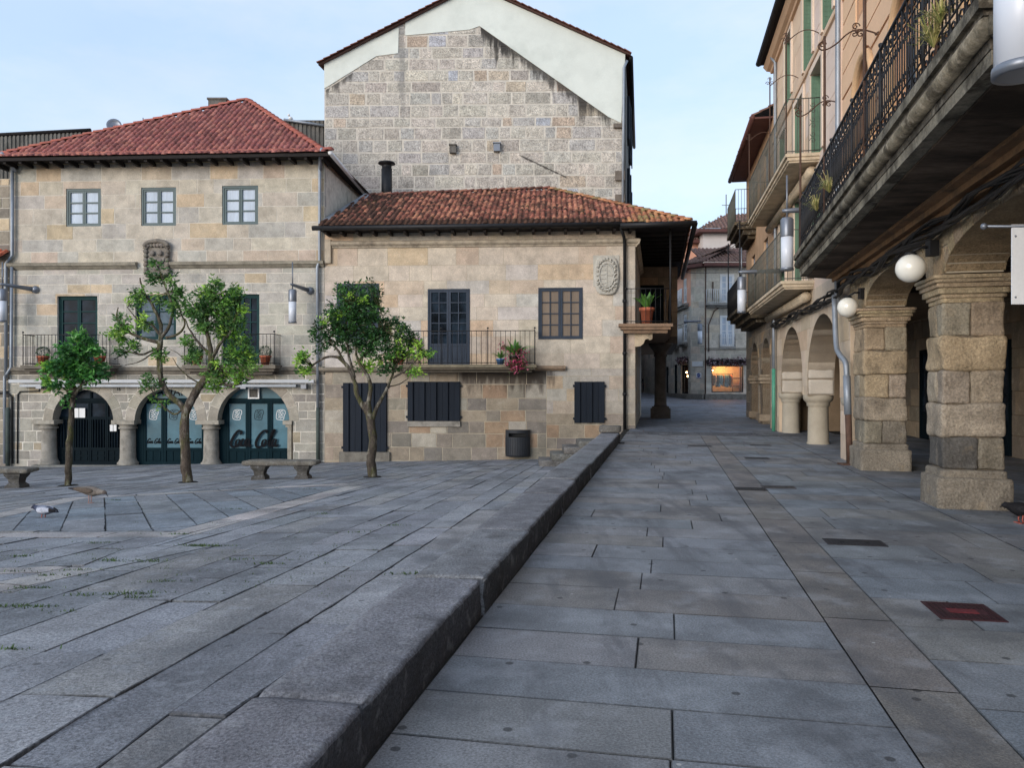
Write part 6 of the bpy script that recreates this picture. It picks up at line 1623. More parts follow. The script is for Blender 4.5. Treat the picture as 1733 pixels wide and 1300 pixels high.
def arcade_C():
    H = thing('grey_arcade_house', 'darker stone house beyond the green pipe with narrow arches and black balconies', 'house', (9.5, 30, 0))
    rg = random.Random(91); F = FB_; u = lambda y: y*NB
    zb = .1; arches = [(26.75, 29.0), (29.95, 32.3)]; U0, U1 = u(26.22), u(34.2); zm = 4.2
    holes = [arch_poly(u(a), u(b), -.5, 2.15, 1.12, 16) for a, b in arches]
    core = MB(); wall_core(core, F, U0, U1, -.2, zm, holes, .6); core.build('arcade_wall', MT['mortar2'], H)
    mb = MB(); pal = palette([(3, lin(132, 124, 112)), (2, lin(116, 110, 102)), (1, lin(150, 132, 108))], rg)
    masonry(mb, F, courses(U0, U1, 0, zm, (.38, .5), (.6, 1.2), rg), [arch_poly(u(a)-.22, u(b)+.22, -.5, 2.15, 1.34, 16) for a, b in arches], .016, .007, .005, pal, rg)
    for a, b in arches:
        c, r = (u(a)+u(b))/2, (u(b)-u(a))/2; voussoirs(mb, F, c, 2.15, r, .22, .03, pal, rise=1.12, n=9)
        for x in (u(a)-.22, u(b)): fbox(mb, F, x, x+.22, 0, 2.15, -.02, .03, pal(0, 0))
        pts = [(c - r*math.cos(PI*i/16), 2.15 + 1.12*math.sin(PI*i/16)) for i in range(17)]; pts = [(u(a), 0)] + pts + [(u(b), 0)]
        for i in range(len(pts)-1):
            p, q = pts[i], pts[i+1]; mb.add([F(p[0], p[1], .028), F(q[0], q[1], .028), F(q[0], q[1], -.61), F(p[0], p[1], -.61)], [(0, 1, 2, 3)], lin(130, 114, 96) if i > 12 else lin(112, 106, 98))
        for (z, e, h) in ((1.62, .07, .09), (1.74, .12, .12), (1.88, .08, .08), (.2, .08, .25)): fbox(mb, F, u(b)-e, u(b)+.95+e if b < 30 else u(b)+.3, z, z+h, -.6, .03+e, lin(134, 122, 106))
    mb.build('arch_stonework', MT['ash'], H)
    mb = MB(); fbox(mb, F, U0, U1, -.2, 4, -3.4, -3); fbox(mb, F, U0, U1, 3.6, 3.8, -3, -.61); fbox(mb, F, U1-.3, U1, 0, 3.6, -3, -.61); mb.build('arcade_shell', MT['arcade'], H)
    zt = 10.7; wn = [(27.5, 28.6, 4.5, 6.9), (31.2, 32.3, 4.5, 6.9), (27.5, 28.6, 8.1, 10.1), (31.4, 32.4, 8.1, 10.1), (29.4, 30.3, 8.3, 10.1)]
    holes = [rect(u(a), z0, u(b), z1) for a, b, z0, z1 in wn]
    core = MB(); wall_core(core, F, U0, U1, zm, zt, holes, .4); fbox(core, F, U0, U1, zm+.01, zt, -8, -.55); core.build('upper_wall', MT['peachgroove2'], H)
    for a, b, z0, z1 in wn: window(F, H, u(a)+.01, u(b)-.01, z0, z1, MT['zinc'], MT['glassmid'], 2, 1, 3, n=-.12)
    mb = MB()
    P0 = F(U0, zt+.1, .65); ea = F.u; eb = (-F.n*.88 + Vector((0, 0, .42))).normalized()
    tiles(mb, P0, ea, eb, [(0, 0), (U1-U0+.4, 0), (U1-U0+.4, 2.2), (0, 2.2)], .22, .32, lambda a, b, c: lin(60, 50, 46) if c else cjit(lin(112, 84, 74), rg, .2), rg)
    Rf = mb.build('roof', MT['tile'], H, recalc=False)
    mb = MB(); fbox(mb, F, U0, U1+.35, zt, zt+.06, -8, .6); mb.tube([F(U0, zt+.06, .68), F(U1+.4, zt+.06, .68)], .09, 8); mb.build('soffit', MT['brownwood'], Rf)
    mb = MB(); fbox(mb, F, U1, U1+.02, 0, zt, -8, -.0); mb.build('end_wall', MT['darkstone'], H)
    for (y0, y1, zs, zr, nm, nm2) in ((27.2, 33.0, 4.45, 5.55, .95, 'black'), (30.6, 34.1, 8.1, 9.4, .85, 'grey')):
        mb = MB(); c1 = lin(92, 82, 66)
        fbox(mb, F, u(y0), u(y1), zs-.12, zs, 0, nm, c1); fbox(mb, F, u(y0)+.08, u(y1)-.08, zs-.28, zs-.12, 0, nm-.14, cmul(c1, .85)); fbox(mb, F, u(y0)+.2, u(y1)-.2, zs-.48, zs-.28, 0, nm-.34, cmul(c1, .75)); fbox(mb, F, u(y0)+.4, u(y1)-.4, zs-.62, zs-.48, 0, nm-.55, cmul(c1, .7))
        B = mb.build('balcony', MT['slabst'], H)
        railing(F, B, u(y0)+.03, u(y1)-.03, zs, zr, nm-.03, MT['iron'] if nm2 == 'black' else MT['ironold'], .11 if nm2 == 'black' else .12)
        if nm2 == 'black':
            for y in (28.0, 32.6):
                mb = MB(); p = F(u(y), 0, nm-.03); mb.tube([p + Vector((0, 0, zs)), p + Vector((0, 0, 7.6))], .025, 6); scroll_arm('scroll_arm', MT['iron'], B, p + Vector((0, 0, 7.5)), -F.n, .9); mb.build('balcony_post', MT['iron'], B)
MT['peachgroove2'] = mat('weathered ochre render', lin(190, 158, 128), .92, .12, 1.5, .08, 25, .3, .01, .15)
arcade_C()
# ================================================================ END OF THE STREET
FD = Frame(0, 57, 1, 0, 0, -1); GZ = zst(0, 57)
def shop_house():
    H = thing('corner_shop_house', 'grey granite corner house with a lit clothes shop window at the end of the street', 'house', (14, 57, GZ))
    rg = random.Random(101); g = FD.px
    uc, ue = g(1192, 650)[0], 22.0; zt = g(1200, 452)[1]; zb = GZ-.3
    shopw = (g(1204, 0)[0], g(1258, 0)[0], g(1204, 664)[1], g(1204, 619)[1])
    w1 = (g(1218, 0)[0], g(1243, 0)[0], g(0, 586)[1], g(0, 534)[1]); w2 = (g(1218, 0)[0], g(1243, 0)[0], g(0, 512)[1], g(0, 464)[1])
    holes = [rect(a, c, b, d) for a, b, c, d in (shopw, w1, w2)]
    core = MB(); wall_core(core, FD, uc, ue, zb, zt, holes, .4, lin(150, 146, 138))
    ul = g(1174, 0)[0] + .0; XL = ul; YL = 57.9
    FLf = Frame(XL, YL, -.006, 1, -1, 0)                        # left wing runs away along the side street
    FC = Frame(XL, YL, uc - XL, 57 - YL, -1, -1); LC = math.hypot(uc-XL, 57-YL)
    wall_core(core, FC, 0, LC, zb, zt, [], .3)
    lw = [(1.2, 2.4, 5.6, 7.9), (4.2, 5.3, 5.6, 7.9), (1.3, 2.4, 8.4, 10.1), (4.6, 5.6, 8.4, 10.1), (8.2, 9.2, 5.6, 7.9), (8.2, 9.2, 8.4, 10.1)]
    lsh = [(.8, 3.2, GZ+.4, 3.1), (4.6, 5.9, GZ+.0, 3.2), (8.0, 9.6, GZ, 3.1)]
    lw = [(a, b, c-.7 if c < 6 else c-.5, d-.9 if c < 6 else d-.3) for a, b, c, d in lw]
    wall_core(core, FLf, 0, 24, zb, zt, [rect(a, c, b, d) for a, b, c, d in lw + lsh], .3)
    fbox(core, FD, uc+.3, ue, 3.6, zt, -8, -.45); fbox(core, FLf, 1, 24, zb, zt, -4, -.35)
    core.build('wall', MT['mortar'], H)
    mb = MB(); pal = palette([(3, lin(196, 188, 176)), (2, lin(182, 176, 166)), (1, lin(204, 190, 172))], rg)
    masonry(mb, FD, courses(uc, ue, zb, zt-1.0, (.42, .6), (.8, 1.6), rg), holes, .03, .02, .015, pal, rg)
    masonry(mb, FC, courses(0, LC, zb, zt, (.5, .62), (.4, 1.0), rg), [], .04, .02, .015, pal, rg)
    masonry(mb, FLf, courses(0, 24, zb, 7.5, (.42, .6), (.8, 1.6), rg), [rect(a, c, b, d) for a, b, c, d in lw + lsh], .03, .02, .015, pal, rg)
    mb.build('stonework', MT['ash'], H)
    mb = MB(); wall_core(mb, FLf, .0, 24, 7.5, zt, [rect(a, c, b, d) for a, b, c, d in lw], -.025); mb.build('peach_render', MT['peachfar'], H)
    mb = MB(); fbox(mb, FD, uc, ue, zb, GZ+.42, .02, .32, lin(120, 116, 110)); fbox(mb, FLf, 0, 10, zb, GZ+.4, .02, .35, lin(120, 116, 110)); fbox(mb, FC, -.1, LC+.1, zb, GZ+.42, .02, .38, lin(120, 116, 110))
    moulding(mb, FD, uc, ue, g(0, 592)[1], [(0, 0), (.1, .02), (.1, .14), (0, .16)], lin(150, 144, 134))
    mb.build('base_and_moulding', MT['trim'], H)
    for (a, b, c, d), n_ in ((w1, 4), (w2, 4)): window(FD, H, a+.02, b-.02, c, d, MT['white'], MT['glasspale'], 2, 1, n_, n=.0, fw=.08, st=.08, bw=.06)
    for a, b, c, d in lw: window(FLf, H, a+.02, b-.02, c, d, MT['white'], MT['glassmid'], 2, 1, 3, n=-.05, fw=.08, st=.08, bw=.06)
    for i, (a, b, c, d) in enumerate(lsh): window(FLf, H, a+.02, b-.02, c, d, MT['greenwood_d'], MT['glass'] if i else MT['glasswarm'], 2 if i else 1, 1, 1, n=-.1, name='shop_front')
    def balc(F, u0, u1, zs, zr, n_):
        mb = MB(); fbox(mb, F, u0, u1, zs-.14, zs, 0, n_, lin(150, 148, 144)); fbox(mb, F, u0+.1, u1-.1, zs-.3, zs-.14, 0, n_-.2, lin(136, 134, 130)); B = mb.build('balcony', MT['trim'], H)
        railing(F, B, u0+.03, u1-.03, zs, zr, n_-.03, MT['white'], .16, r=.02)
    balc(FD, g(1193, 0)[0], g(1262, 0)[0], g(0, 514)[1], g(0, 491)[1], .5)
    balc(FD, g(1217, 0)[0], g(1244, 0)[0], g(0, 587)[1]-.02, g(0, 566)[1], .16)
    balc(FLf, .6, 6.4, 7.75, 8.9, .55); balc(FLf, .9, 2.9, 4.8, 5.9, .45); balc(FLf, 3.8, 5.8, 4.8, 5.9, .45)
    # roof with brown eaves
    mb = MB(); e = .8; A_ = FD(uc-.3, zt, e); B_ = FD(ue, zt, e); L_ = (B_-A_).length
    cf = lambda a, b, c: lin(58, 46, 44) if c else cjit(lin(106, 86, 80), rg, .22)
    tiles(mb, A_ + Vector((0, 0, .25)), FD.u, Vector((0, .9, .36)), [(0, 0), (L_, 0), (L_, 4.5), (0, 4.5)], .3, .42, cf, rg)
    P0 = FLf(-.3, zt+.25, e); tiles(mb, P0, FLf.u, Vector((.9, 0, .36)), [(0, 0), (24, 0), (24, 4), (0, 4)], .3, .42, cf, rg)
    C0 = FC(0, zt+.25, e); tiles(mb, FC(-.3, zt+.25, e), FC.u, (-FC.n*.9 + Vector((0, 0, .36))), [(0, 0), (LC+.6, 0), (LC+.6, 4), (0, 4)], .3, .42, cf, rg)
    Rf = mb.build('roof', MT['tile'], H, recalc=False)
    mb = MB(); fbox(mb, FD, uc-.2, ue, zt-.02, zt+.22, -1, e); fbox(mb, FLf, -.2, 24, zt-.02, zt+.22, -1, e-.01); fbox(mb, FC, -.3, LC+.3, zt-.03, zt+.21, -1, e-.02); mb.build('eaves', MT['brownwood'], Rf)
    mb = MB(); mb.tube([FD(uc+.05, zt, .2), FD(uc+.05, zb, .12)], .05, 6); mb.tube([FD(uc+.6, zt-1.1, .12), FD(uc+.62, 7.8, .12)], .05, 6); mb.tube([FD(uc+1.5, 7.6, .12), FD(uc+.7, 7.0, .12), FD(uc+.3, 6.0, .12), FD(uc+.3, 4.0, .12)], .04, 6); mb.build('downpipe', MT['rust'], H)
    # shop interior
    a, b, c, d = shopw; mb = MB()
    fbox(mb, FD, a-.6, b+.6, c-.3, d+.3, -3.4, -3.3); fbox(mb, FD, a-.7, a-.6, c-.3, d+.3, -3.3, -.42); fbox(mb, FD, b+.6, b+.7, c-.3, d+.3, -3.3, -.42); fbox(mb, FD, a-.6, b+.6, d+.3, d+.4, -3.3, -.42)
    mb.build('shop_room', MT['shopwall'], H)
    mb = MB(); fbox(mb, FD, a-.6, b+.6, c-.35, c-.3, -3.3, -.42, lin(110, 80, 54)); fbox(mb, FD, a+.0, b-.0, c-.3, c+.05, -1.2, -.42, lin(60, 46, 36)); fbox(mb, FD, b-.5, b+.3, c+.4, c+.48, -1.6, -1.0, lin(120, 80, 44)); fbox(mb, FD, b-.5, b+.3, c+1.0, c+1.08, -1.6, -1.0, lin(120, 80, 44)); mb.build('shop_floor', MT['vcol'], H)
    w = MB(); 
    for (x0, x1, z0, z1) in ((a, a+.06, c, d), (b-.06, b, c, d), (a, b, c, c+.06), (a, b, d-.06, d)): fbox(w, FD, x0, x1, z0, z1, -.15, -.07)
    W_ = w.build('shop_window', MT['iron'], H); p = MB(); fbox(p, FD, a+.06, b-.06, c+.06, d-.06, -.115, -.108); p.build('pane', MT['clear'], W_)
    mb = MB()
    mb.tube([FD(a+.25, c+1.38, -.9), FD(b-.5, c+1.38, -.9)], .02, 6)
    for x in (a+.3, b-.55): mb.tube([FD(x, c+.0, -.9), FD(x, c+1.38, -.9)], .02, 6)
    rk = thing('clothes_rail', 'clothes rail hung with blue and dark garments inside the lit shop window', 'clothes rail', tuple(FD((a+b)/2, c, -.9))); mb.build('rail', MT['iron'], rk)
    GARM = ['dark brown coat hanging first on the rail in the lit shop', 'cream top hanging beside the brown coat in the lit shop', 'dark slate blue garment between the cream and light blue ones in the lit shop', 'light blue shirt next to the slate blue garment in the lit shop', 'palest blue green shirt in the middle of the lit shop rail', 'tan brown garment between blue shirts in the lit shop', 'sky blue shirt just after the tan garment in the lit shop', 'deep teal blue shirt beside the black coat in the lit shop', 'black coat between the teal shirt and the orange garment in the lit shop', 'orange garment hanging last on the rail in the lit shop']
    cols = [lin(70, 60, 56), lin(190, 170, 150), lin(60, 80, 92), lin(104, 150, 170), lin(120, 164, 180), lin(150, 110, 80), lin(96, 140, 160), lin(86, 124, 140), lin(44, 44, 50), lin(200, 120, 60)]
    for i, cc in enumerate(cols):
        x = a+.35 + (b-a-1.0)*i/9; h = rg.uniform(.75, 1.05); M = Matrix.Identity(4)
        mb = MB(); mb.lathe(FD(x, c+1.34, -.9), [(.02, 0), (.05, -.04), (.20, -.12), (.17, -.3), (.16, -.5), (.19, -h+.05), (.18, -h)], 12, cc, sx=.55, sy=1.2)
        for s in (-1, 1): mb.tube([FD(x + .02*s, c+1.24, -.9+.2*s), FD(x + .03*s, c+.95, -.9+.27*s), FD(x, c+.72, -.9+.28*s)], [.05, .05, .045], 6, cc)
        tag(mb.build('garment', MT['cloth'], None), GARM[i], 'garment', 'garments on the clothes rail in the lit shop')
    mb = MB(); L = FD((a+b)/2-.7, d-.25, -1.5); mb.lathe(L, [(.02, .2), (.03, .05), (.2, -.02), (.19, -.03), (.02, .0)], 12); lm = thing('pendant_lamp', 'small dark pendant lamp hanging in the lit shop window', 'lamp', tuple(L)); mb.build('lamp_shade', MT['iron'], lm)
    mb = MB(); mb.ell(L + Vector((0, 0, -.05)), (.05,)*3, 8, 6); mb.build('bulb', MT['warm'], lm)
    for (x, n_, e_) in (((a+b)/2, -1.0, 34), ((a+b)/2-.8, -2.2, 16), ((a+b)/2+.8, -2.2, 16)):
        ld = bpy.data.lights.new('shop_light', 'POINT'); ld.energy = e_*SHOPK; ld.color = (1, .50, .14); ld.shadow_soft_size = .3; lo = bpy.data.objects.new('shop_light', ld); COL.objects.link(lo); lo.location = FD(x, d-.15, n_)
    # warm bulbs glimpsed in the side window
    for (z, du) in ((2.5, 1.5), (2.2, 1.1)):
        o = thing('wall_bulb', 'small glowing bulb in the dark side window of the corner shop' if z > 2.4 else 'lower small glowing bulb in the dark side window of the corner shop', 'lamp', tuple(FLf(du, z, -.02))); mb = MB(); mb.ell(FLf(du, z, -.03), (.07,)*3, 8, 6); mb.build('bulb', MT['warm'], o); mb = MB(); mb.tube([FLf(du, z+.05, -.03), FLf(du, z+.4, -.1)], .01, 5); mb.build('flex', MT['cable'], o)
    # garlands
    for (F, u0, u1, z, r, n_, lab) in ((FD, a-.4, b+.3, d+.28, .26, 900, 'dark flower garland along the top of the lit shop window'), (FLf, .6, 3.6, 3.45, .26, 500, 'loose flower garland over the dark side window of the corner shop')):
        o = thing('flower_garland', lab, 'garland', tuple(F((u0+u1)/2, z, .2))); mb = MB()
        for i in range(n_):
            x = rg.uniform(u0, u1); k = 1 - .0*abs(x); p = F(x, z + rg.gauss(0, .11), .16 + rg.uniform(-.1, .16))
            cc = rg.choice([lin(40, 40, 38), lin(54, 56, 46), lin(60, 48, 50), lin(150, 130, 140), lin(196, 180, 190), lin(110, 70, 76)])
            leaf(mb, p, Vector((rg.uniform(-1, 1), rg.uniform(-1, .2), rg.uniform(-1, 1))), .16, .11, cjit(cc, rg, .2), rg)
        mb.build('flowers', MT['leaf'], o, recalc=False); mb = MB(); mb.tube([F(u0, z, .12), F((u0+u1)/2, z+.03, .14), F(u1, z, .12)], .09, 6); mb.build('stem', MT['dark'], o)
    # plaques at the corner
    o = thing('street_plaque', 'pale blank stone street plaque on the granite corner', 'plaque', tuple(FC(LC/2, 3.05, .03))); mb = MB(); 
    fbox(mb, FC, LC*.12, LC*.9, g(0, 620)[1], g(0, 612)[1]+.03, .02, .06); mb.build('plate', MT['white'], o)
    o = thing('blue_symbol_sign', 'small white sign with a round blue symbol on the granite corner', 'sign', tuple(FC(LC/2, 2.3, .03)))
    s0, s1, z0, z1 = LC*.42, LC*.80, g(0, 640)[1], g(0, 631)[1]; mb = MB(); fbox(mb, FC, s0, s1, z0, z1, .02, .05); mb.build('plate', MT['white'], o)
    mb = MB(); cx_, cz_ = (s0+s1)/2, (z0+z1)/2; pslab(mb, FC, ccw([(cx_ + .15*math.cos(t), cz_+.03 + .15*math.sin(t)) for t in [2*PI*i/20 for i in range(20)]]), .05, .056, 0, (1,1,1)); fbox(mb, FC, s0+.02, s1-.02, z0+.01, z0+.05, .05, .055); mb.build('blue_disc', MT['blue'], o)
    mb = MB(); ribbon(mb, FC, [(cx_-.09, cz_-.02), (cx_-.03, cz_+.06), (cx_+.02, cz_+.01), (cx_+.09, cz_+.09)], .04, .05, .0585); mb.build('white_mark', MT['white'], o, recalc=False)
    # street wires
    o = thing('overhead_wires', 'thin dark wires strung in front of the corner shop house', 'wires', tuple(P3(1160, 560, 54)))
    mb = MB(); mb.tube([P3(1132, 455, 50), P3(1170, 462, 54), P3(1250, 461, 55.5)], .018, 4); mb.tube([P3(1132, 555, 50), P3(1176, 543, 56), P3(1192, 553, 56.2)], .018, 4); mb.build('wires', MT['cable'], o)
SHOPK = 1.5
MT['peachfar'] = mat('far peach render', lin(212, 160, 136), .9, .05, 1.5, .04, 25, .1)
MT['whitefar'] = mat('far pale render', lin(206, 196, 190), .9, .05, 1.5, .04, 25, .1)
MT['glasswarm'] = flat('dim warm shop glass', lin(54, 40, 34), .15, 0, .5)
MT['blue'] = flat('sign blue', lin(40, 66, 150), .4)
shop_house()
def far_buildings():
    rg = random.Random(7)
    def cf(a, b, c): return lin(58, 46, 44) if c else cjit(lin(112, 90, 84), rg, .22)
    for (x0, x1, ye, yt, Y, mt, lab) in ((1128, 1192, 413, 403, 70, 'peachfar', 'low peach house with brown eaves behind the corner shop roof'), (1190, 1330, 395, 383, 68, 'whitefar', 'pale rendered house with a brown tiled roof behind the corner shop')):
        F = Frame(0, Y, 1, 0, 0, -1); u0, u1 = F.px(x0, 0)[0], F.px(x1, 0)[0]; ze = F.px(0, ye)[1]; H = thing('peach_house' if Y > 69 else 'pale_house', lab, 'house', ((u0+u1)/2, Y, .5))
        mb = MB(); fbox(mb, F, u0, u1, 0, ze, -8, 0); mb.build('wall', MT[mt], H)
        mb = MB(); tiles(mb, F(u0-.6, ze+.3, .8), F.u, Vector((0, .8, .55)), [(0, 0), (u1-u0+1, 0), (u1-u0+1, 2.4 if Y > 69 else 3), (0 if Y > 69 else 3, 2.4 if Y > 69 else 3)], .34, .45, cf, rg); Rf = mb.build('roof', MT['tile'], H, recalc=False)
        mb = MB(); fbox(mb, F, u0-.6, u1+.6, ze, ze+.28, -8, .8); mb.build('eaves', MT['brownwood'], Rf)
        if Y < 69:
            mb = MB(); c = P3(1229, 376, 72); mb.box(c-Vector((.4, .4, 1.4)), c+Vector((.4, .4, .5))); mb.tube([c, c+Vector((0, 0, 2.6))], .05, 5); mb.tube([c+Vector((-.4, 0, 1.6)), c+Vector((.4, 0, 1.6))], .03, 4); mb.build('chimney', MT['slate'], Rf)
    # side street glimpsed through the porch
    H = thing('side_street_house', 'dim house with shop fronts far down the alley behind the porch column', 'house', (13, 84, .8))
    F = Frame(0, 84, 1, 0, 0, -1); z0 = zst(0, 84); u0, u1 = F.px(1060, 0)[0], F.px(1128, 0)[0]
    hs = [(F.px(a, 0)[0], F.px(b, 0)[0], z0, F.px(0, 627)[1]) for a, b in ((1080, 1086), (1098, 1103), (1107, 1112), (1116, 1122))]
    mb = MB(); wall_core(mb, F, u0-3, u1+2, z0-.3, 9.5, [rect(a, c, b, d) for a, b, c, d in hs], .3); mb.build('wall', MT['darkstone'], H)
    for a, b, c, d in hs: window(F, H, a+.02, b-.02, c, d, MT['iron'], MT['glassmid'], 1, 1, 2, n=-.1, name='shop_front')
    mb = MB(); fbox(mb, F, F.px(1092, 0)[0], F.px(1108, 0)[0], F.px(0, 620)[1], F.px(0, 613)[1], 0, .6); mb.build('shop_sign', MT['white'], H)
    mb = MB(); tiles(mb, F(u0-3, 9.6, .5), F.u, Vector((0, .9, .4)), [(0, 0), (u1-u0+5, 0), (u1-u0+5, 3), (0, 3)], .4, .5, cf, rg); mb.build('roof', MT['tile'], H, recalc=False)
    # row on the left of that alley
    H = thing('alley_row_house', 'dark stone house row lining the left of the alley past the porch', 'house', (8, 55, .4))
    F = Frame(6.0, 46, .17, 1, 1, -.17); mb = MB(); doors = [(a, a+1.3, zst(0, 46+a), zst(0, 46+a)+2.6) for a in (2, 6.5, 11, 16, 21, 26, 31)]
    wall_core(mb, F, 0, 37, -.3, 7.5, [rect(a, c, b, d) for a, b, c, d in doors], .3); mb.build('wall', MT['darkstone'], H)
    for a, b, c, d in doors: window(F, H, a+.02, b-.02, c, d, MT['white'] if a % 2 else MT['iron'], MT['glass'], 2, 1, 2, n=-.08, name='door')
    mb = MB(); fbox(mb, F, -.1, 37.2, 7.5, 7.7, -5, .6); mb.build('roof', MT['darkwood'], H)
far_buildings()
# ================================================================ THINGS
def gz(x, y): return zpl(x, y)
def plaza_at(px, py): x, y = plz(px, py); return Vector((x, y, zpl(x, y)))
# ---- trees: limbs given as (pixel x, pixel y, depth offset in m) with radii in m
def citrus(name, label, foot, limbs, blobs, seed, leafL=.10, ncol=None):
    b = plaza_at(*foot); Y = b.y; rg = random.Random(seed)
    o = thing(name, label, 'tree', tuple(b), 0, 'citrus trees on the plaza')
    q = lambda x, y, d=0: P3(x, y, Y + d)
    tr = MB(); ends = []; nodes_ = []
    for pts, r0, r1 in limbs:
        P = spline([q(*p) for p in pts], 5); n = len(P); rr = []
        for i in range(n):
            P[i] = P[i] + Vector((noise.noise(P[i]*5 + Vector((seed, 0, 0))), noise.noise(P[i]*5 + Vector((0, seed, 0))), 0))*.025
            rr.append((r0 + (r1-r0)*i/(n-1))*(1 + .16*noise.noise(P[i]*9)))
            nodes_.append((P[i], rr[-1]))
        tr.tube(P, rr, 9, cjit(lin(80, 74, 67), rg, .1))
    bm_ = MB(); lf = MB()
    cols = ncol or [lin(58, 94, 52), lin(44, 76, 44), lin(70, 108, 54), lin(86, 128, 58)]
    for bl in blobs:
        x, y, rx, ry, cnt = bl[:5]; dd = bl[5] if len(bl) > 5 else 0; bright = bl[6] if len(bl) > 6 else 0
        c = q(x, y, dd); sx, sy = rx/FPX*Y, ry/FPX*Y
        near = min(nodes_, key=lambda t: (t[0]-c).length)
        cnt = int(cnt*(1.4 if seed == 2 else 1.15 if seed == 3 else .8)); tw = max(3, cnt//30)
        for i in range(tw):
            d = Vector((rg.gauss(0, 1), rg.gauss(0, 1), rg.gauss(0, 1))).normalized()*rg.uniform(.35, 1) ** .6
            e = c + Vector((d.x*sx, d.y*(sx+sy)/2*.9, d.z*sy))
            m = near[0].lerp(e, .55) + Vector((rg.uniform(-1, 1), rg.uniform(-1, 1), rg.uniform(-.3, 1)))*.06
            tr.tube([near[0], m, e], [min(.014, near[1]*.7), .008, .004], 4, lin(74, 74, 52))
            k = cnt//tw; dirn = (e - near[0]).normalized() if (e-near[0]).length > 1e-3 else Vector((0, 0, 1))
            base_c = rg.choice(cols)
            if rg.random() < bright: base_c = rg.choice([lin(128, 168, 62), lin(150, 184, 78), lin(108, 152, 60)])
            for j in range(k):
                t = rg.uniform(.45, 1.12); p = m.lerp(e, t) + Vector((rg.gauss(0, 1), rg.gauss(0, 1), rg.gauss(0, 1)))*.055
                ld = dirn*.5 + Vector((rg.uniform(-1, 1), rg.uniform(-1, 1), rg.uniform(-.6, .8)))
                L = leafL*rg.uniform(.7, 1.25); leaf(lf, p, ld, L, L*.42, cjit(cmul(base_c, 1.28), rg, .32, .06), rg)
    tr.build('trunk', MT['bark'], o, recalc=False); lf.build('crown', MT['leaf'], o, recalc=False)
    mb = MB(); M = Matrix.Translation(b) @ Matrix.Rotation(-.12, 4, 'Z')
    mb.lathe(b + Vector((0, 0, .004)), [(.22, 0), (.2, .012), (.02, .02)], 12, lin(64, 56, 48)); mb.build('soil', MT['joint'], o)
    return o
citrus('citrus_tree', 'slim straight young tree with one dense green crown left of the other trees', (115, 823),
 [([(115, 825), (116, 790), (119, 740), (121, 700), (123, 672), (128, 655)], .075, .05), ([(122, 690), (124, 665), (112, 640), (98, 620)], .04, .015), ([(124, 672), (138, 650), (140, 620), (136, 595)], .04, .012), ([(126, 660), (150, 645), (168, 632)], .025, .01), ([(122, 668), (104, 655), (84, 648)], .022, .008)],
 [(128, 592, 34, 24, 620, 0, .15), (104, 618, 32, 24, 560, -.2, .1), (150, 612, 32, 26, 600, .1, .1), (128, 634, 44, 22, 640, .15, .05), (100, 652, 26, 12, 200, 0, .05), (160, 644, 20, 10, 170, 0, .1), (70, 642, 18, 6, 70, 0, .8), (132, 566, 14, 10, 110, 0, .3), (112, 665, 16, 8, 90), (172, 628, 10, 12, 70), (108, 680, 8, 8, 50)], 1, .135, [lin(64, 116, 58), lin(50, 94, 50), lin(82, 136, 64)])
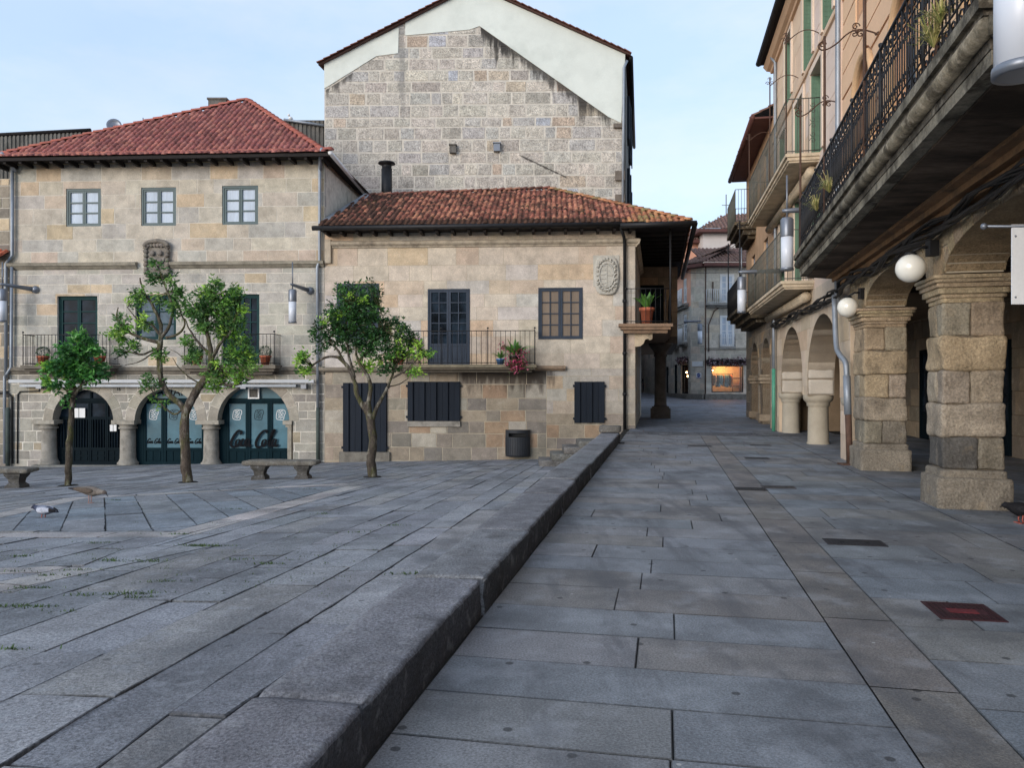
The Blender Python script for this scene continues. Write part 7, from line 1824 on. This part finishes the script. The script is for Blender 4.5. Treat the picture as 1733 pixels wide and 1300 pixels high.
citrus('citrus_tree', 'big gnarled forked tree with a leaning mossy limb and sparse open crown', (318, 817),
 [([(318, 819), (315, 790), (312, 740), (315, 700), (328, 668), (345, 644), (357, 622)], .118, .078),
  ([(318, 700), (305, 684), (286, 668), (272, 640), (270, 605), (272, 575)], .070, .060), ([(272, 580), (272, 550), (262, 525), (250, 505), (240, 485), (236, 470)], .05, .014), ([(272, 572), (284, 555), (292, 530), (286, 500), (276, 475), (268, 452)], .045, .012),
  ([(270, 580), (240, 572), (215, 560), (198, 540), (200, 520)], .045, .012), ([(266, 590), (240, 600), (215, 596), (195, 608)], .03, .010), ([(262, 596), (236, 612), (212, 618)], .02, .006), ([(272, 568), (255, 548), (232, 540), (216, 520)], .035, .01),
  ([(280, 572), (300, 566), (312, 552), (306, 530), (296, 508)], .035, .01),
  ([(357, 622), (356, 590), (350, 560), (352, 530), (362, 505), (366, 488)], .065, .012), ([(356, 600), (336, 580), (322, 560), (312, 540)], .035, .012), ([(357, 610), (374, 580), (392, 560), (402, 530), (408, 510)], .045, .012), ([(352, 560), (340, 535), (330, 515)], .03, .01),
  ([(345, 642), (372, 650), (400, 652), (430, 640)], .045, .012), ([(350, 632), (380, 620), (404, 606)], .035, .01), ([(340, 650), (322, 640), (304, 624), (292, 606)], .022, .007), ([(332, 664), (300, 700), (280, 690), (262, 668), (250, 650)], .03, .008), ([(316, 612), (300, 598), (286, 590)], .012, .005)],
 [(272, 470, 24, 14, 190, 0, .1), (282, 500, 20, 18, 200, .1), (238, 492, 16, 12, 110), (268, 448, 12, 10, 60), (228, 512, 16, 10, 100, 0, .7), (210, 545, 18, 14, 150, 0, .5), (196, 572, 16, 16, 170, 0, .4), (218, 590, 20, 12, 150, 0, .2), (246, 545, 18, 12, 120, 0, .4), (266, 606, 16, 14, 110), (300, 520, 16, 16, 150), (296, 490, 12, 12, 80),
  (340, 520, 30, 22, 520), (366, 500, 22, 20, 330), (380, 520, 30, 26, 560, .1, .3), (396, 500, 18, 14, 200, 0, .3), (350, 545, 28, 18, 360), (390, 560, 30, 22, 520, .2, .3), (402, 596, 30, 24, 560, .2, .35), (376, 628, 30, 18, 380, 0, .2), (330, 606, 22, 14, 200), (366, 480, 12, 8, 70, 0, .2), (420, 620, 18, 14, 170, 0, .4), (404, 645, 16, 10, 120, 0, .5), (262, 650, 22, 16, 160), (322, 585, 14, 12, 80), (404, 530, 14, 14, 130, 0, .3), (342, 496, 12, 10, 70, 0, .2), (372, 655, 24, 8, 130, 0, .2), (268, 680, 10, 8, 40)], 2, .105, [lin(70, 108, 56), lin(52, 86, 46), lin(92, 134, 62), lin(112, 146, 74)])
citrus('citrus_tree', 'leafy tree with dense dark rounded crown standing in front of the planked shutter', (630, 808),
 [([(631, 810), (628, 780), (631, 745), (626, 710), (620, 680)], .12, .085), ([(622, 700), (606, 672), (598, 640), (588, 620), (572, 604)], .065, .035), ([(628, 715), (640, 685), (654, 660), (662, 640), (672, 615)], .055, .02), ([(622, 685), (628, 655), (618, 630), (606, 610), (600, 580)], .06, .02),
  ([(576, 605), (556, 604), (538, 612), (524, 624), (512, 632)], .038, .012), ([(586, 620), (570, 590), (552, 570), (540, 556)], .035, .01), ([(600, 640), (590, 600), (586, 560), (590, 520)], .04, .012), ([(606, 612), (626, 590), (640, 560), (646, 530)], .035, .01), ([(664, 640), (684, 628), (702, 612), (716, 596)], .028, .008), ([(656, 655), (676, 650), (692, 640)], .02, .008)],
 [(600, 500, 34, 22, 640, 0, .05), (580, 530, 34, 26, 700, 0, .08), (618, 524, 36, 26, 760, .1), (596, 558, 44, 24, 820, .1, .03), (634, 556, 34, 22, 560, .1), (566, 565, 24, 20, 330), (560, 545, 18, 18, 230, -.1, .6), (545, 585, 14, 16, 150), (536, 560, 12, 18, 120), (600, 590, 36, 16, 380), (640, 586, 30, 18, 460), (664, 560, 26, 22, 420, 0, .25), (678, 590, 28, 18, 400, 0, .3), (690, 560, 20, 16, 220, 0, .3), (650, 610, 24, 14, 260, 0, .3), (704, 592, 16, 14, 150, 0, .8), (722, 600, 12, 8, 70, 0, .9), (702, 626, 16, 8, 80, 0, .7), (612, 620, 22, 10, 150, 0, .5), (510, 602, 16, 18, 190, -.1, .75), (515, 622, 10, 12, 110, 0, .85), (664, 626, 22, 10, 150, 0, .2), (572, 490, 10, 8, 60), (636, 495, 12, 8, 70), (630, 480, 8, 6, 30)], 3, .10, [lin(44, 82, 42), lin(36, 66, 36), lin(62, 104, 48)])
# ---- benches
def bench(px_, py_, label, w=1.76):
    b = plaza_at(px_, py_); z = b.z; o = thing('stone_bench', label, 'bench', tuple(b), 0, 'stone benches on the plaza')
    M0 = Matrix.Translation(b)
    mb = MB(); rock(mb, M0 @ Matrix.Translation((0, 0, .395)), w, .50, .12, .05, .014, lin(112, 108, 100), 14, px_); mb.build('seat', MT['kerb'], o)
    for s in (-1, 1):
        mb = MB(); vs = []; prof = [(.17, -.08), (.16, .06), (.11, .12), (.12, .2), (.17, .28), (.18, .335)]
        for r, zz in prof:
            for a, c in ((-1, -1), (1, -1), (1, 1), (-1, 1)): vs.append(M0 @ Vector((s*w*.29 + a*r, c*r*1.1, zz)))
        fs = [(i*4+k, i*4+(k+1) % 4, i*4+4+(k+1) % 4, i*4+4+k) for i in range(5) for k in range(4)] + [(3, 2, 1, 0), (20, 21, 22, 23)]
        mb.add(vs, fs, lin(84, 82, 78)); mb.build('leg', MT['kerb'], o)
bench(477, 811, 'stone bench with chunky flared legs in front of the right-hand arch')
bench(-10, 826, 'dark stone bench below the far wall lamp, only its end in view')
# ---- litter bin on the wall
def litter_bin():
    r_ = rc(855, 728, 897, 773, .2); c = FH((r_[0]+r_[1])/2, r_[2], .0); o = thing('litter_bin', 'dark grey half-round litter bin fixed to the stone wall by the steps', 'litter bin', tuple(c))
    w, h = (r_[1]-r_[0])/2, r_[3]-r_[2]; mb = MB(); cc = FH((r_[0]+r_[1])/2, 0, .06); n = 16; z0, z1 = r_[2], r_[3]
    def ring(rr, z, rev=0): return [FH((r_[0]+r_[1])/2 + rr*math.cos(PI*i/n), z, .06 + rr*.85*math.sin(PI*i/n)) for i in range(n+1)]
    prof = [(w*.92, z0), (w, z0+.06), (w, z1-.24)]
    vs = []; 
    for rr, z in prof: vs += ring(rr, z)
    k = n+1; mb.add(vs, [(j*k+i, j*k+i+1, (j+1)*k+i+1, (j+1)*k+i) for j in range(len(prof)-1) for i in range(n)] + [tuple(range(k))], (1,1,1), False)
    vs = [v for rr, z in prof for v in (ring(rr, z)[0], ring(rr, z)[-1])]; fbox(mb, FH, r_[0], r_[1], z0, z1, .02, .06)
    for i in range(1, 16): 
        p = ring(w+.004, 0)[i]; mb.tube([Vector((p.x, p.y, z0+.08)), Vector((p.x, p.y, z1-.27))], .006, 4)
    mb.build('body', MT['bin'], o)
    mb = MB(); vs = ring(w, z1-.10) + ring(w, z1-.0); mb.add(vs, [(i, i+1, k+i+1, k+i) for i in range(n)] + [tuple(range(k, 2*k))]); vs = ring(w*.985, z1-.10); mb.add(vs, [tuple(range(k))])
    vs = ring(w, z1-.25) + ring(w, z1-.10); fs = [(i, i+1, k+i+1, k+i) for i in list(range(0, 4)) + list(range(n-4, n))]; mb.add(vs, fs); mb.build('hood', MT['bin'], o)
    mb = MB(); pslab(mb, lambda x, y, nn: Vector((x, y, z1-.245+nn)), ccw([(p.x, p.y) for p in ring(w*.96, 0)]), 0, .01, 0, (1,1,1)); mb.build('opening', MT['dark'], o)
litter_bin()
# ---- cylinder street lamps
def tube_lamp(c, wall, label, armz=.0, rod=.9, s=1.0, top='grey'):
    """c: centre-bottom of the lamp; wall: point on the wall where the arm is fixed"""
    c = Vector(c); o = thing('street_lamp', label, 'street lamp', tuple(c), 0, 'cylindrical street lamps on wall arms'); r = .135*s
    mb = MB(); mb.lathe(c, [(r*.85, 0), (r*1.05, .0), (r*1.05, .05), (r, .06)], 20); mb.build('bottom_ring', MT['lampbody'], o); mb = MB(); mb.lathe(c, [(r, .74*s), (r*1.03, .76*s), (r*1.03, 1.12*s), (r*.8, 1.16*s), (.03, 1.17*s)], 20); mb.build('housing', MT['lampbody'], o)
    mb = MB(); mb.lathe(c, [(r*.96, .02), (r*.96, .76*s)], 20); mb.build('lamp_shade', MT['lampwhite'], o)
    mb = MB(); za = c.z + 1.32*s; A = Vector((c.x, c.y, za)); wall = Vector(wall); wall.z = za + armz
    mb.tube([c + Vector((0, 0, 1.15*s)), c + Vector((0, 0, 1.2*s + rod))], .022, 6); mb.tube([A + (A-wall).normalized()*.1, A, wall], [.03, .05, .09], 8); mb.ell(wall, (.14, .14, .14), 10, 8); mb.build('arm', MT['lampbody'], o)
    return o
def lamp_px(px_, py_, Y, wallv, label, **k): p = P3(px_, py_, Y); return tube_lamp(p, p + Vector(wallv), label, **k)
u_, z_ = FH.px(495, 547, .75); p = FH(u_, z_, .75); tube_lamp(p, FH(u_+.38, 0, .02), 'cylindrical lamp on a grey arm between the right arch and the downpipe', armz=-.12)
u_, z_ = FH.px(4, 545, .75); p = FH(u_, z_, .75); tube_lamp(p, FH(u_+.7, 0, .02), 'cylindrical lamp on a grey arm in front of the twin zinc downpipes', armz=-.1)
p = P3(1332, 458, 16.9); tube_lamp(p, p + Vector((1.05, -.2, 0)), 'white tube lamp hanging before the lower end of the pale house balcony', rod=.9)
p = P3(1255, 530, 24.6); tube_lamp(p, p + Vector((1.6, -.3, 0)), 'smaller white tube lamp beside the farthest black balcony', rod=.9)
p = P3(1727, 128, 4.3); tube_lamp(p, p + Vector((1.5, -.3, 0)), 'largest white tube lamp, in front of the near end of the scrolled balcony', rod=.5)
p = P3(1184.5, 582, 55.5); tube_lamp(p, p + Vector((-.9, .6, 0)), 'tiny far tube lamp before the granite corner of the shop house', rod=.5, s=1.25)
# ---- globe lamps on the arcade
def globe(px_, py_, Y, label):
    c = P3(px_, py_, Y); o = thing('globe_lamp', label, 'globe lamp', tuple(c), 0, 'opal globe lamps on the arcade piers')
    mb = MB(); mb.ell(c, (.185,)*3, 24, 16); mb.build('globe', MT['globe'], o)
    mb = MB(); w = -FA.n; mb.lathe(c, [(.07, .17), (.075, .20), (.03, .22)], 12); mb.tube([c + Vector((0, 0, .2)), c + Vector((0, 0, .27)) + w*.12, c + Vector((0, 0, .27)) + w*.26], .02, 6); mb.box(c + w*.26 + Vector((-.06, -.06, .15)), c + w*.26 + Vector((.06, .06, .35))); mb.build('bracket', MT['iron'], o)
globe(1541, 454, 10.05, 'nearer white globe lamp at the capital of the nearest pier')
globe(1434.5, 520, 14.4, 'farther white globe lamp at the capital of the second pier')
# ---- white banner
def banner():
    Y = 6.55; a, b = P3(1712, 380, Y), P3(1712, 515, Y); o = thing('hanging_banner', 'plain white hanging banner on a rod beside the nearest pier', 'banner', tuple(a))
    mb = MB(); x1 = a.x + .52; mb.box((a.x, Y-.006, b.z), (x1, Y+.006, a.z)); mb.build('panel', MT['white'], o)
    mb = MB(); r = P3(1665, 383, Y); mb.tube([r, Vector((5.3, Y, r.z))], .012, 6); mb.ell(r, (.028,)*3, 8, 6)
    for z in (a.z-.1, b.z+.06): mb.ell(Vector((a.x+.03, Y-.008, z)), (.01, .004, .01), 6, 4)
    mb.build('rod', MT['lampbody'], o)
banner()
# ---- birds
def loft(mb, rings, n=12, col=(1,1,1), cols=None):
    vs = []; fs = []
    for c, rx, rz, d in rings:
        c = Vector(c); d = Vector(d).normalized(); s = Vector((0, 1, 0)); up = s.cross(d).normalized() if abs(d.y) < .9 else Vector((0, 0, 1)); 
        for k in range(n): t = 2*PI*k/n; vs.append(c + s*rx*math.cos(t) + up*rz*math.sin(t))
    m = len(rings); base = len(mb.v)
    for i in range(m-1):
        for k in range(n): fs.append((i*n+k, i*n+(k+1) % n, (i+1)*n+(k+1) % n, (i+1)*n+k))
    fs += [tuple(range(n))[::-1], tuple((m-1)*n+k for k in range(n))]
    mb.add([tuple(v) for v in vs], fs, cols[-1] if cols else col, True)
    if cols:
        for i in range(m-1):
            for k in range(n): mb.c[len(mb.c) - len(fs) + i*n + k] = cols[i]
def bird(name, label, cat, pos, rz, L, kind):
    o = thing(name, label, cat, tuple(pos), rz); M = Matrix.Translation(pos) @ Matrix.Rotation(rz, 4, 'Z'); k = L
    if kind == 'gull':                                          # facing +x, head lowered
        R_ = [((-.30, 0, .30), .012, .008, (1, 0, -.1)), ((-.22, 0, .30), .04, .02, (1, 0, 0)), ((-.12, 0, .295), .065, .05, (1, 0, 0)), ((0, 0, .28), .085, .078, (1, 0, -.05)), ((.10, 0, .27), .08, .08, (1, 0, -.1)), ((.18, 0, .265), .055, .058, (1, 0, -.1)), ((.235, 0, .262), .036, .038, (1, 0, -.05)), ((.275, 0, .262), .036, .036, (1, 0, -.25)), ((.31, 0, .25), .026, .026, (1, 0, -.5)), ((.325, 0, .24), .012, .012, (1, 0, -.7))]
        c1 = lin(112, 104, 97); cs = [lin(46, 42, 40), lin(104, 96, 88)] + [c1]*3 + [lin(130, 122, 114)]*2 + [lin(104, 94, 88)]*3; zl = .22; bk = ((.315, 0, .245), (.355, 0, .185)); wc = lin(88, 78, 70); leg = lin(170, 130, 120)
    else:
        dark = kind == 'dark'
        R_ = [((-.17, 0, .10), .02, .006, (1, 0, 0)), ((-.10, 0, .115), .04, .025, (1, 0, .1)), ((-.03, 0, .12), .06, .055, (1, 0, .1)), ((.05, 0, .125), .062, .062, (1, 0, .1)), ((.10, 0, .14), .042, .045, (1, 0, .3)), ((.135, 0, .155), .028, .03, (1, 0, .3)), ((.16, 0, .16), .026, .028, (1, 0, 0)), ((.185, 0, .155), .012, .012, (1, 0, -.3))]
        if dark: cs = [lin(30, 30, 34)]*7; wc = lin(34, 34, 38)
        else: cs = [lin(60, 64, 76), lin(90, 94, 108), lin(130, 136, 150), lin(110, 116, 132), lin(64, 70, 90), lin(50, 54, 72), lin(50, 54, 72)]; wc = lin(176, 180, 192)
        zl = .07; bk = ((.18, 0, .152), (.205, 0, .14)); leg = lin(150, 80, 70)
        if kind == 'peck' or dark:                              # head down
            sh = lambda p, x: p
    if kind == 'gull':
        dn_ = -.07; R_ = [((c[0], c[1], c[2]+dn_), a, b_, d) for c, a, b_, d in R_]; bk = tuple((q[0], q[1], q[2]+dn_) for q in bk); zl += dn_
    mb = MB(); loft(mb, [((c[0]*k, c[1]*k, c[2]*k), rx*k, rz*k, d) for c, rx, rz, d in R_], 12, (1,1,1), cs)
    mb.v = [tuple(M @ Vector(v)) for v in mb.v]; mb.build('body', MT['feather'], o)
    for s in (-1, 1):
        mb = MB()
        if kind == 'gull': W_ = [((-.36, s*.015, .315), .006, .010, (1, 0, 0)), ((-.24, s*.04, .312), .012, .022, (1, 0, 0)), ((-.10, s*.068, .30), .014, .042, (1, 0, 0)), ((.02, s*.082, .29), .014, .052, (1, 0, 0)), ((.10, s*.076, .285), .010, .035, (1, 0, 0)), ((.13, s*.066, .28), .004, .012, (1, 0, 0))]
        else: W_ = [((-.16, s*.02, .115), .005, .01, (1, 0, 0)), ((-.08, s*.042, .13), .010, .026, (1, 0, 0)), ((.0, s*.058, .13), .010, .04, (1, 0, 0)), ((.06, s*.06, .13), .008, .03, (1, 0, 0)), ((.085, s*.052, .13), .003, .01, (1, 0, 0))]
        if kind == 'gull': W_ = [((c[0], c[1], c[2]-.07), a, b_, d) for c, a, b_, d in W_]
        n = len(W_); loft(mb, [((c[0]*k, c[1]*k, c[2]*k), rx*k, rz*k, d) for c, rx, rz, d in W_], 10, (1,1,1), [lin(44, 42, 44)] + [wc]*(n-2)); mb.v = [tuple(M @ Vector(v)) for v in mb.v]; mb.build('wing', MT['feather'], o)
        mb = MB(); x = 0.02*k; mb.tube([M @ Vector((x, s*.03*k, (zl+.02)*k)), M @ Vector((x+.01*k, s*.03*k, zl*k*.5)), M @ Vector((x, s*.03*k, .006))], .0055*k + .001, 6, leg)
        for a in (-.5, 0, .5): mb.tube([M @ Vector((x, s*.03*k, .006)), M @ Vector((x+.045*k*math.cos(a), s*.03*k+.045*k*math.sin(a), .004))], .004*k+.001, 5, leg)
        mb.build('leg', MT['vcol'], o)
        mb = MB(); hx, hz = R_[-2][0][0] if kind != 'gull' else .285, R_[-2][0][2] if kind != 'gull' else .198; mb.ell(M @ Vector((hx*k, s*(.024 if kind != 'gull' else .034)*k, (hz+.006)*k)), (.005*k,)*3, 6, 5, lin(14, 12, 12)); mb.build('eye', MT['vcol'], o)
    mb = MB(); mb.tube([M @ (Vector(bk[0])*k), M @ (Vector(bk[1])*k)], [.010*k, .003*k], 6, lin(34, 30, 30)); mb.build('beak', MT['vcol'], o)
b = plaza_at(150, 852); bird('seagull', 'brown speckled young gull walking with its head lowered on the plaza', 'gull', b, math.radians(-8), 1.0, 'gull')
b = plaza_at(77, 876) - Vector((0, 0, .035)); bird('pigeon', 'grey and white pigeon resting low on the plaza near the gull', 'pigeon', b, math.radians(172), 1.12, 'pigeon')
x_, y_ = stz(1724, 886); bird('pigeon', 'black pigeon on the paving beside the nearest pier', 'pigeon', Vector((x_+.06, y_, 0)), math.radians(176), 1.3, 'dark')
# ---- person far down the alley
def person():
    Y = 78.0; p = P3(1090.5, 674, Y); z0 = zst(p.x, Y); o = thing('person', 'person in dark clothes standing far down the alley behind the porch', 'person', (p.x, Y, z0))
    bm = bmesh.new(); J = {}; sk = {}
    pts = dict(pel=(0, 0, .95), sp=(0, 0, 1.15), ch=(0, .0, 1.36), nk=(0, -.01, 1.50), hd=(0, -.02, 1.60), tp=(0, -.02, 1.72),
      lh=(-.09, 0, .90), lk=(-.10, -.02, .50), la=(-.10, .02, .09), lt=(-.11, -.14, .04), rh=(.09, 0, .90), rk=(.11, -.04, .50), ra=(.12, .0, .09), rt=(.14, -.15, .04),
      ls=(-.18, 0, 1.40), le=(-.25, .02, 1.13), lw=(-.23, -.10, .90), lm=(-.22, -.14, .82), rs=(.18, 0, 1.40), re=(.25, .02, 1.13), rw=(.22, -.10, .90), rm=(.21, -.14, .82))
    rad = dict(pel=.14, sp=.13, ch=.15, nk=.055, hd=.09, tp=.06, lh=.09, lk=.06, la=.042, lt=.035, rh=.09, rk=.06, ra=.042, rt=.035, ls=.065, le=.045, lw=.032, lm=.035, rs=.065, re=.045, rw=.032, rm=.035)
    E = [('pel','sp'),('sp','ch'),('ch','nk'),('nk','hd'),('hd','tp'),('pel','lh'),('lh','lk'),('lk','la'),('la','lt'),('pel','rh'),('rh','rk'),('rk','ra'),('ra','rt'),('ch','ls'),('ls','le'),('le','lw'),('lw','lm'),('ch','rs'),('rs','re'),('re','rw'),('rw','rm')]
    def sk_mesh(keys, name, m, grow=0):
        ks = [k for k in pts if k in keys]; me = bpy.data.meshes.new(name); me.from_pydata([pts[k] for k in ks], [(ks.index(a), ks.index(b)) for a, b in E if a in ks and b in ks], [])
        ob = bpy.data.objects.new(name, me); COL.objects.link(ob); sm = ob.modifiers.new('s', 'SKIN'); 
        for i, k in enumerate(ks): me.skin_vertices[0].data[i].radius = (rad[k]+grow, rad[k]*.85+grow); me.skin_vertices[0].data[i].use_root = (i == 0)
        ob.modifiers.new('d', 'SUBSURF').levels = 1
        dg = bpy.context.evaluated_depsgraph_get(); nm = bpy.data.meshes.new_from_object(ob.evaluated_get(dg)); nm.materials.clear(); nm.materials.append(m)
        bpy.data.objects.remove(ob); r = bpy.data.objects.new(name, nm); COL.objects.link(r); r.parent = o
        for pl in nm.polygons: pl.use_smooth = True
        return r
    sk_mesh(set(pts), 'body', flat('skin', lin(190, 150, 128), .6))
    sk_mesh({'pel','sp','ch','ls','le','lw','rs','re','rw','lh','rh'}, 'coat', flat('dark coat', lin(34, 36, 44), .8), .022)
    sk_mesh({'pel','lh','lk','la','rh','rk','ra'}, 'trousers', flat('dark trousers', lin(30, 32, 38), .8), .012)
    mb = MB(); mb.ell((p.x, Y+.02, z0+1.68), (.105, .11, .10), 12, 8, lin(70, 54, 44)); mb.build('hair', MT['vcol'], o)
    mb = MB(); mb.ell((p.x, Y-.115, z0+1.62), (.015, .025, .022), 6, 5, lin(190, 150, 128)); mb.build('nose', MT['vcol'], o)
person()
# ---- weeds in the joints
def weeds():
    mb = MB(); rg = random.Random(17)
    px_ = [(57, 996), (65, 1028), (112, 1036), (153, 1008), (172, 948), (190, 950), (130, 966), (28, 968), (247, 950), (250, 1005), (212, 1006), (405, 948), (392, 862), (196, 847), (335, 924), (374, 925), (255, 952), (232, 1012), (20, 1027), (8, 1100), (340, 925), (300, 905), (455, 955), (526, 828), (548, 870), (345, 925), (172, 920), (36, 942), (120, 975), (75, 975), (278, 985), (600, 902), (668, 890), (690, 1002-30)]
    for (x, y) in px_:
        c = plaza_at(x, y); n = rg.randint(22, 60); 
        for i in range(n):
            b = c + Vector((rg.gauss(0, .09), rg.gauss(0, .018), 0)); h = rg.uniform(.008, .024); a = rg.uniform(0, 2*PI); t = b + Vector((math.cos(a)*h, math.sin(a)*h, h)); s = Vector((-math.sin(a), math.cos(a), 0))*.005
            mb.add([b-s, b+s, t+s*.3, t-s*.3], [(0, 1, 2, 3)], cjit(rg.choice([lin(70, 96, 46), lin(88, 110, 52), lin(60, 80, 44)]), rg, .25))
    for i in range(700):                                        # sparse blades along the fan's joints
        x, y = rg.uniform(-20, 640), rg.uniform(835, 1010); c = plaza_at(x, y)
        if rg.random() < .75: continue
        for q in range(5):
            b = c + Vector((rg.gauss(0, .05), rg.gauss(0, .01), 0)); h = rg.uniform(.006, .02); a = rg.uniform(0, 6.28); t = b + Vector((math.cos(a)*h, math.sin(a)*h, h)); s = Vector((-math.sin(a), math.cos(a), 0))*.004
            mb.add([b-s, b+s, t], [(0, 1, 2)], cjit(lin(78, 96, 56), rg, .25))
    tag(mb.build('weeds', MT['leaf'], None, recalc=False), kind='stuff')
weeds()
